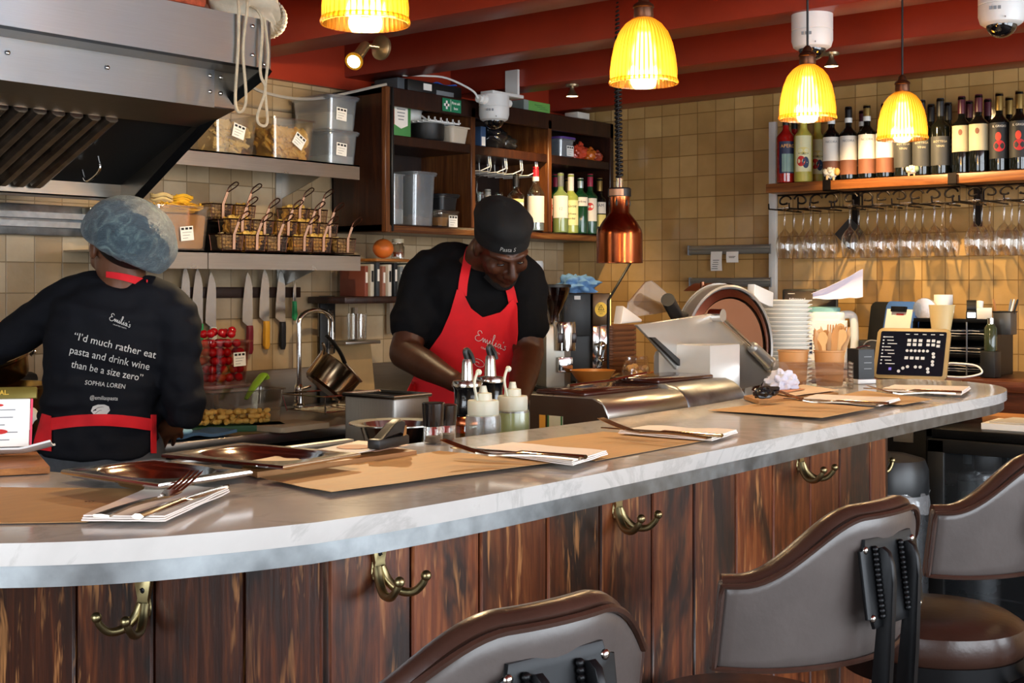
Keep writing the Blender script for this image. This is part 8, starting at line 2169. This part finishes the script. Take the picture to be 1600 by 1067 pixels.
def pendant(loc, label):
    t = thing('pendant_lamp', label, 'pendant lamp', loc, 0, 'amber glass pendants over the bar')
    prof_o = [(.0755, 0), (.0745, .010), (.0735, .03), (.070, .06), (.0635, .09), (.0535, .115), (.040, .133), (.028, .142), (.021, .146)]
    nrib = 44
    def rm(a, z): return 1 + .034 * (abs(sin(a * nrib / 2)) - .5) * (1 if .012 < z < .140 else 0)
    b = MB(); b.lathe(prof_o, nrib * 4, rmod=rm, cap=False); b.lathe([(r * .965, z) for r, z in prof_o], nrib, cap=False); b.build('ribbed_shade', AMB, t, sharp=80, recalc=False)
    b = MB(); b.lathe([(.0725, .003), (.0765, .0), (.0775, .004), (.0755, .010), (.073, .008)], 64, cap=False); b.build('rim', AMB, t)
    b = MB(); b.lathe([(0, .028), (.010, .030), (.022, .045), (.025, .062), (.020, .082), (.013, .095), (.013, .11), (0, .11)], 24); b.build('bulb', BULB, t)
    b = MB(); b.lathe([(0, .135), (.016, .135), (.020, .146), (.022, .150), (.021, .168), (.024, .170), (.022, .176), (.013, .182), (.011, .192), (.005, .198), (0, .199)], 24); b.build('lamp_holder', PEND, t)
    b = MB(); b.tube([(0, 0, .196), (0, 0, ZC - loc[2] - .003)], .0032, 8); b.build('flex', BLACK, t)
    b = MB(); b.lathe([(0, ZC - loc[2] - .03), (.03, ZC - loc[2] - .028), (.04, ZC - loc[2] - .002), (0, ZC - loc[2] - .001)], 20); b.build('ceiling_rose', PEND, t)
    point('pendant_light', (0, 0, .02), 11, WARM, .03, t)
    return t
for (pxx, D, yrim, lab) in ((577, 140, 42, 'amber pendant lamp cut by the top of the frame'), (985, 107, 122, 'amber pendant lamp in front of the coiled cable'), (1226, 88, 183, 'amber pendant lamp beside the white ceiling camera'), (1400, 78, 216, 'amber pendant lamp in front of the wine bottles')):
    d = .153 * FPX / D; p = at(pxx, 300, d=d); p.y = 1.615 if abs(p.y - 1.615) < .08 else p.y
    pendant((p.x, p.y, 1.829), lab)
# spotlight with adjustable arm on the beam
q = at(598, 75, X=3.13 - .0)
sp_ = thing('spotlight', 'brass adjustable spotlight on the red beam', 'spotlight', (q.x - .002, q.y, q.z))
NIK = mat('antique_nickel', '8f7f66', .3, .9, .15)
b = MB(); b.lathe([(0, 0), (.042, 0), (.042, .010), (.03, .018), (0, .02)], 28, M=Matrix.Rotation(R(-90), 4, 'Y')); b.build('wall_plate', NIK, sp_)
tip = at(553, 96, X=2.98) - sp_.location
k1 = V((-.05, .03, .005))
b = MB(); b.tube([(-.015, 0, 0), k1], .008, 10); b.build('arm', NIK, sp_)
dr = (tip - k1).normalized()
b = MB(); b.tube([k1 - dr * .005, k1 + dr * .012, tip - dr * .03, tip - dr * .02, tip], [.014, .018, .018, .026, .028], 20); b.build('lamp_head', NIK, sp_)
b = MB(); b.tube([tip - dr * .004, tip + dr * .0015], [.030, .030], 28); b.build('gold_ring', mat('glowing_gilt', 'd8a030', .25, .9, emit=.25, ecol='ffb030'), sp_)  # the ring is no lamp; a faint glow is put into its material
b = MB(); b.tube([tip + dr * .0016, tip + dr * .0028], [.022, .022], 24); b.build('lens', mat('lit_lens', 'fff2d0', .3, emit=22, ecol='ffdf9a'), sp_)
spot('spotlight_beam', sp_.location + tip + dr * .02, sp_.location + tip + dr, 70, (1, .74, .42), 100, .7)
# small halogen spots under the beams
for (pxx, py, Xb, lab, tgt, pw) in ((894, 141, 4.55, 'small halogen spot under the beam near the cabinet', (4.75, 3.9, 1.3), 45), (1299, 88, 4.55, 'small halogen spot under the beam near the wine shelf', (5.36, 1.85, 1.05), 95)):
    p = at(pxx, py, X=Xb)
    t = thing('halogen_spot', lab, 'spotlight', (p.x, p.y, ZB - .001), 0, 'small halogen spots')
    b = MB(); b.lathe([(0, 0), (.030, 0), (.028, -.008), (.010, -.010), (.010, -.022), (.014, -.030), (.028, -.052), (.026, -.052), (.012, -.034), (0, -.034)], 24); b.build('fitting', NIK, t)
    b = MB(); b.lathe([(0, -.040), (.018, -.044), (.025, -.0505), (0, -.0535)], 24); b.build('lens', mat('halogen_lens', 'fff2d0', .3, emit=16, ecol='ffd890'), t)
    spot('halogen_beam', (p.x, p.y, ZB - .062), tgt, pw, (1, .70, .34), 95, .6, .012)
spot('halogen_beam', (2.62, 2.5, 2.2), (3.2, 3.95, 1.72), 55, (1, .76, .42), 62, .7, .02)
# ceiling cameras
SMK = mat('smoked_dome', '0c0c0e', .05, 0, .05, rvar=0, coat=.8)
def dome(label, loc, base=True, sc=1.0, arm=False):
    t = thing('ceiling_camera', label, 'camera', loc, 0, 'white dome cameras')
    b = MB(); b.lathe([(0, 0), (.066, 0), (.066, -.050), (.064, -.052), (.066, -.054), (.066, -.085), (.060, -.105), (.050, -.112), (0, -.112)], 40); b.build('housing', mat('camera_white', 'd9d9d6', .38, 0, .03), t)
    b = MB(); b.sphere((0, 0, -.108), (.044, .044, .040), 28, 16); b.build('dome', SMK, t)
    rz = face_cam(loc[0], loc[1]); MR = Matrix.Rotation(rz, 4, 'Z')
    b = MB()
    for k in range(3): b.box((-.03 + .012 * k, -.0662, -.070), (.008, .001, .010), M=MR)
    b.sphere(MR @ V((.01, -.066, -.098)), (.002, .002, .003), 6, 4); b.build('print', GREYP, t)
    if arm:
        for s in (-1, 1):
            b = MB(); b.tube([(s * .06, 0, -.025), (s * .085, 0, -.025), (s * .087, 0, -.025), (s * .105, 0, -.025)], [.022, .022, .017, .017], 14); b.build('conduit_gland', WHITEP, t)
    return t
p = at(1269, 40, X=3.875); dome('white dome camera beside the third pendant', (p.x, p.y, ZB - .001))
p = at(1565, 10, X=3.875); dome('white dome camera at the top right of the frame', (p.x, p.y, ZB - .001))
p = at(773, 170, Y=3.66); dome('white dome camera in front of the cabinet top', (p.x, 3.664, at(773, 149, Y=3.66).z), arm=True)
b = MB(); zz = at(773, 149, Y=3.66).z; b.box(((p.x + 4.44) / 2, 3.664, zz + .008), (4.46 - p.x + .08, .07, .014), bev=.002); b.box((4.452, 3.664, zz + .07), (.014, .07, .11)); tag(b.build('camera_bracket', WHITEM), 'white bracket carrying the cabinet camera from the beam', 'bracket')
pc = at(700, 125, Y=3.74)
b = MB(); b.tube(cr([(p.x - .105, 3.664, zz - .025), (p.x - .13, 3.68, zz + .01), (p.x - .20, 3.76, zz + .06), (p.x - .30, 3.80, zz + .062), (p.x - .42, 3.806, zz + .050)], 6), .0045, 6); tag(b.build('camera_cable', WHITEP), 'white cable from the cabinet camera to the recorder', 'cable')
# copper heat lamp on coiled cable
p = at(968, 400, d=4.62); yb = at(968, 411, d=4.62).z
hl = thing('heat_lamp', 'copper heat lamp hanging on a black coiled cable', 'heat lamp', (p.x, p.y, yb))
b = MB(); b.lathe([(.080, 0), (.0835, .0), (.082, .006), (.0815, .10), (.078, .118), (.062, .145), (.046, .165), (.036, .178), (.036, .235), (0, .236)], 48, cap=False); b.lathe([(.0785, .002), (.078, .10), (.058, .145), (.03, .175), (0, .176)], 48, cap=False); b.build('shade', COPPER, hl)
b = MB(); b.lathe([(0, .235), (.041, .235), (.041, .262), (.036, .266), (0, .266)], 32); b.build('black_collar', BLACK, hl)
b = band(.0412, .237, .260, .7); b.build('collar_label', mat('copper_label', 'b98a6a', .4, .4), hl, rot=(0, 0, face_cam(p.x, p.y) - .35))
for k in range(6):
    a = k * pi / 3 + .3
    b = MB(); b.sphere((.0362 * cos(a), .0362 * sin(a), .212), (.004, .004, .012), 8, 8); b.build('vent_slot', BLACK, hl)
b = MB(); b.lathe([(0, .266), (.014, .266), (.012, .30), (.010, .302), (0, .302)], 16); b.build('cord_grip', CHROME, hl)
ztop = ZC - yb - .02; b = MB(); n = 46 * 10; pts = []
z0, z1 = .30, ztop - .05
for i in range(n + 1):
    q_ = i / n; a = 2 * pi * 46 * q_; sway = .022 * sin(pi * q_ * 1.1)
    pts.append((.0105 * cos(a) - sway * .4, .0105 * sin(a), z0 + (z1 - z0) * q_))
b.tube(pts, .0048, 6); b.tube([(0 - .022 * .4 * sin(pi * q_ / 10 * 1.1), 0, z0 + (z1 - z0) * q_ / 10) for q_ in range(11)], .004, 6); b.build('coiled_cable', mat('black_cord', '1a1512', .5), hl, sharp=80)
b = MB(); b.lathe([(0, ztop - .055), (.03, ztop - .05), (.035, ztop + .0185), (0, ztop + .019)], 20); b.build('ceiling_mount', BLACK, hl)
b = MB(); b.cyl((0, 0, .07), (0, 0, .17), .03, .02, n=20); b.build('bulb', mat('heat_bulb', 'b04a2a', .3), hl)
# thin black pole beside heat lamp, down to the worktop
a, c = at(985, 411, Y=3.46), at(950, 470, Y=3.48)
b = MB(); b.tube([(c.x, c.y, ZT + .001), (c.x, c.y, ZT + .10), c, a], .006, 8); b.lathe([(0, 0), (.04, 0), (.04, .006), (0, .012)], 20, M=T3(c.x, c.y, ZT + .0005)); tag(b.build('bent_pole', BLACKM), 'thin bent black pole rising behind the heat lamp', 'pole')
# red conduit on the beam above the middle pendant
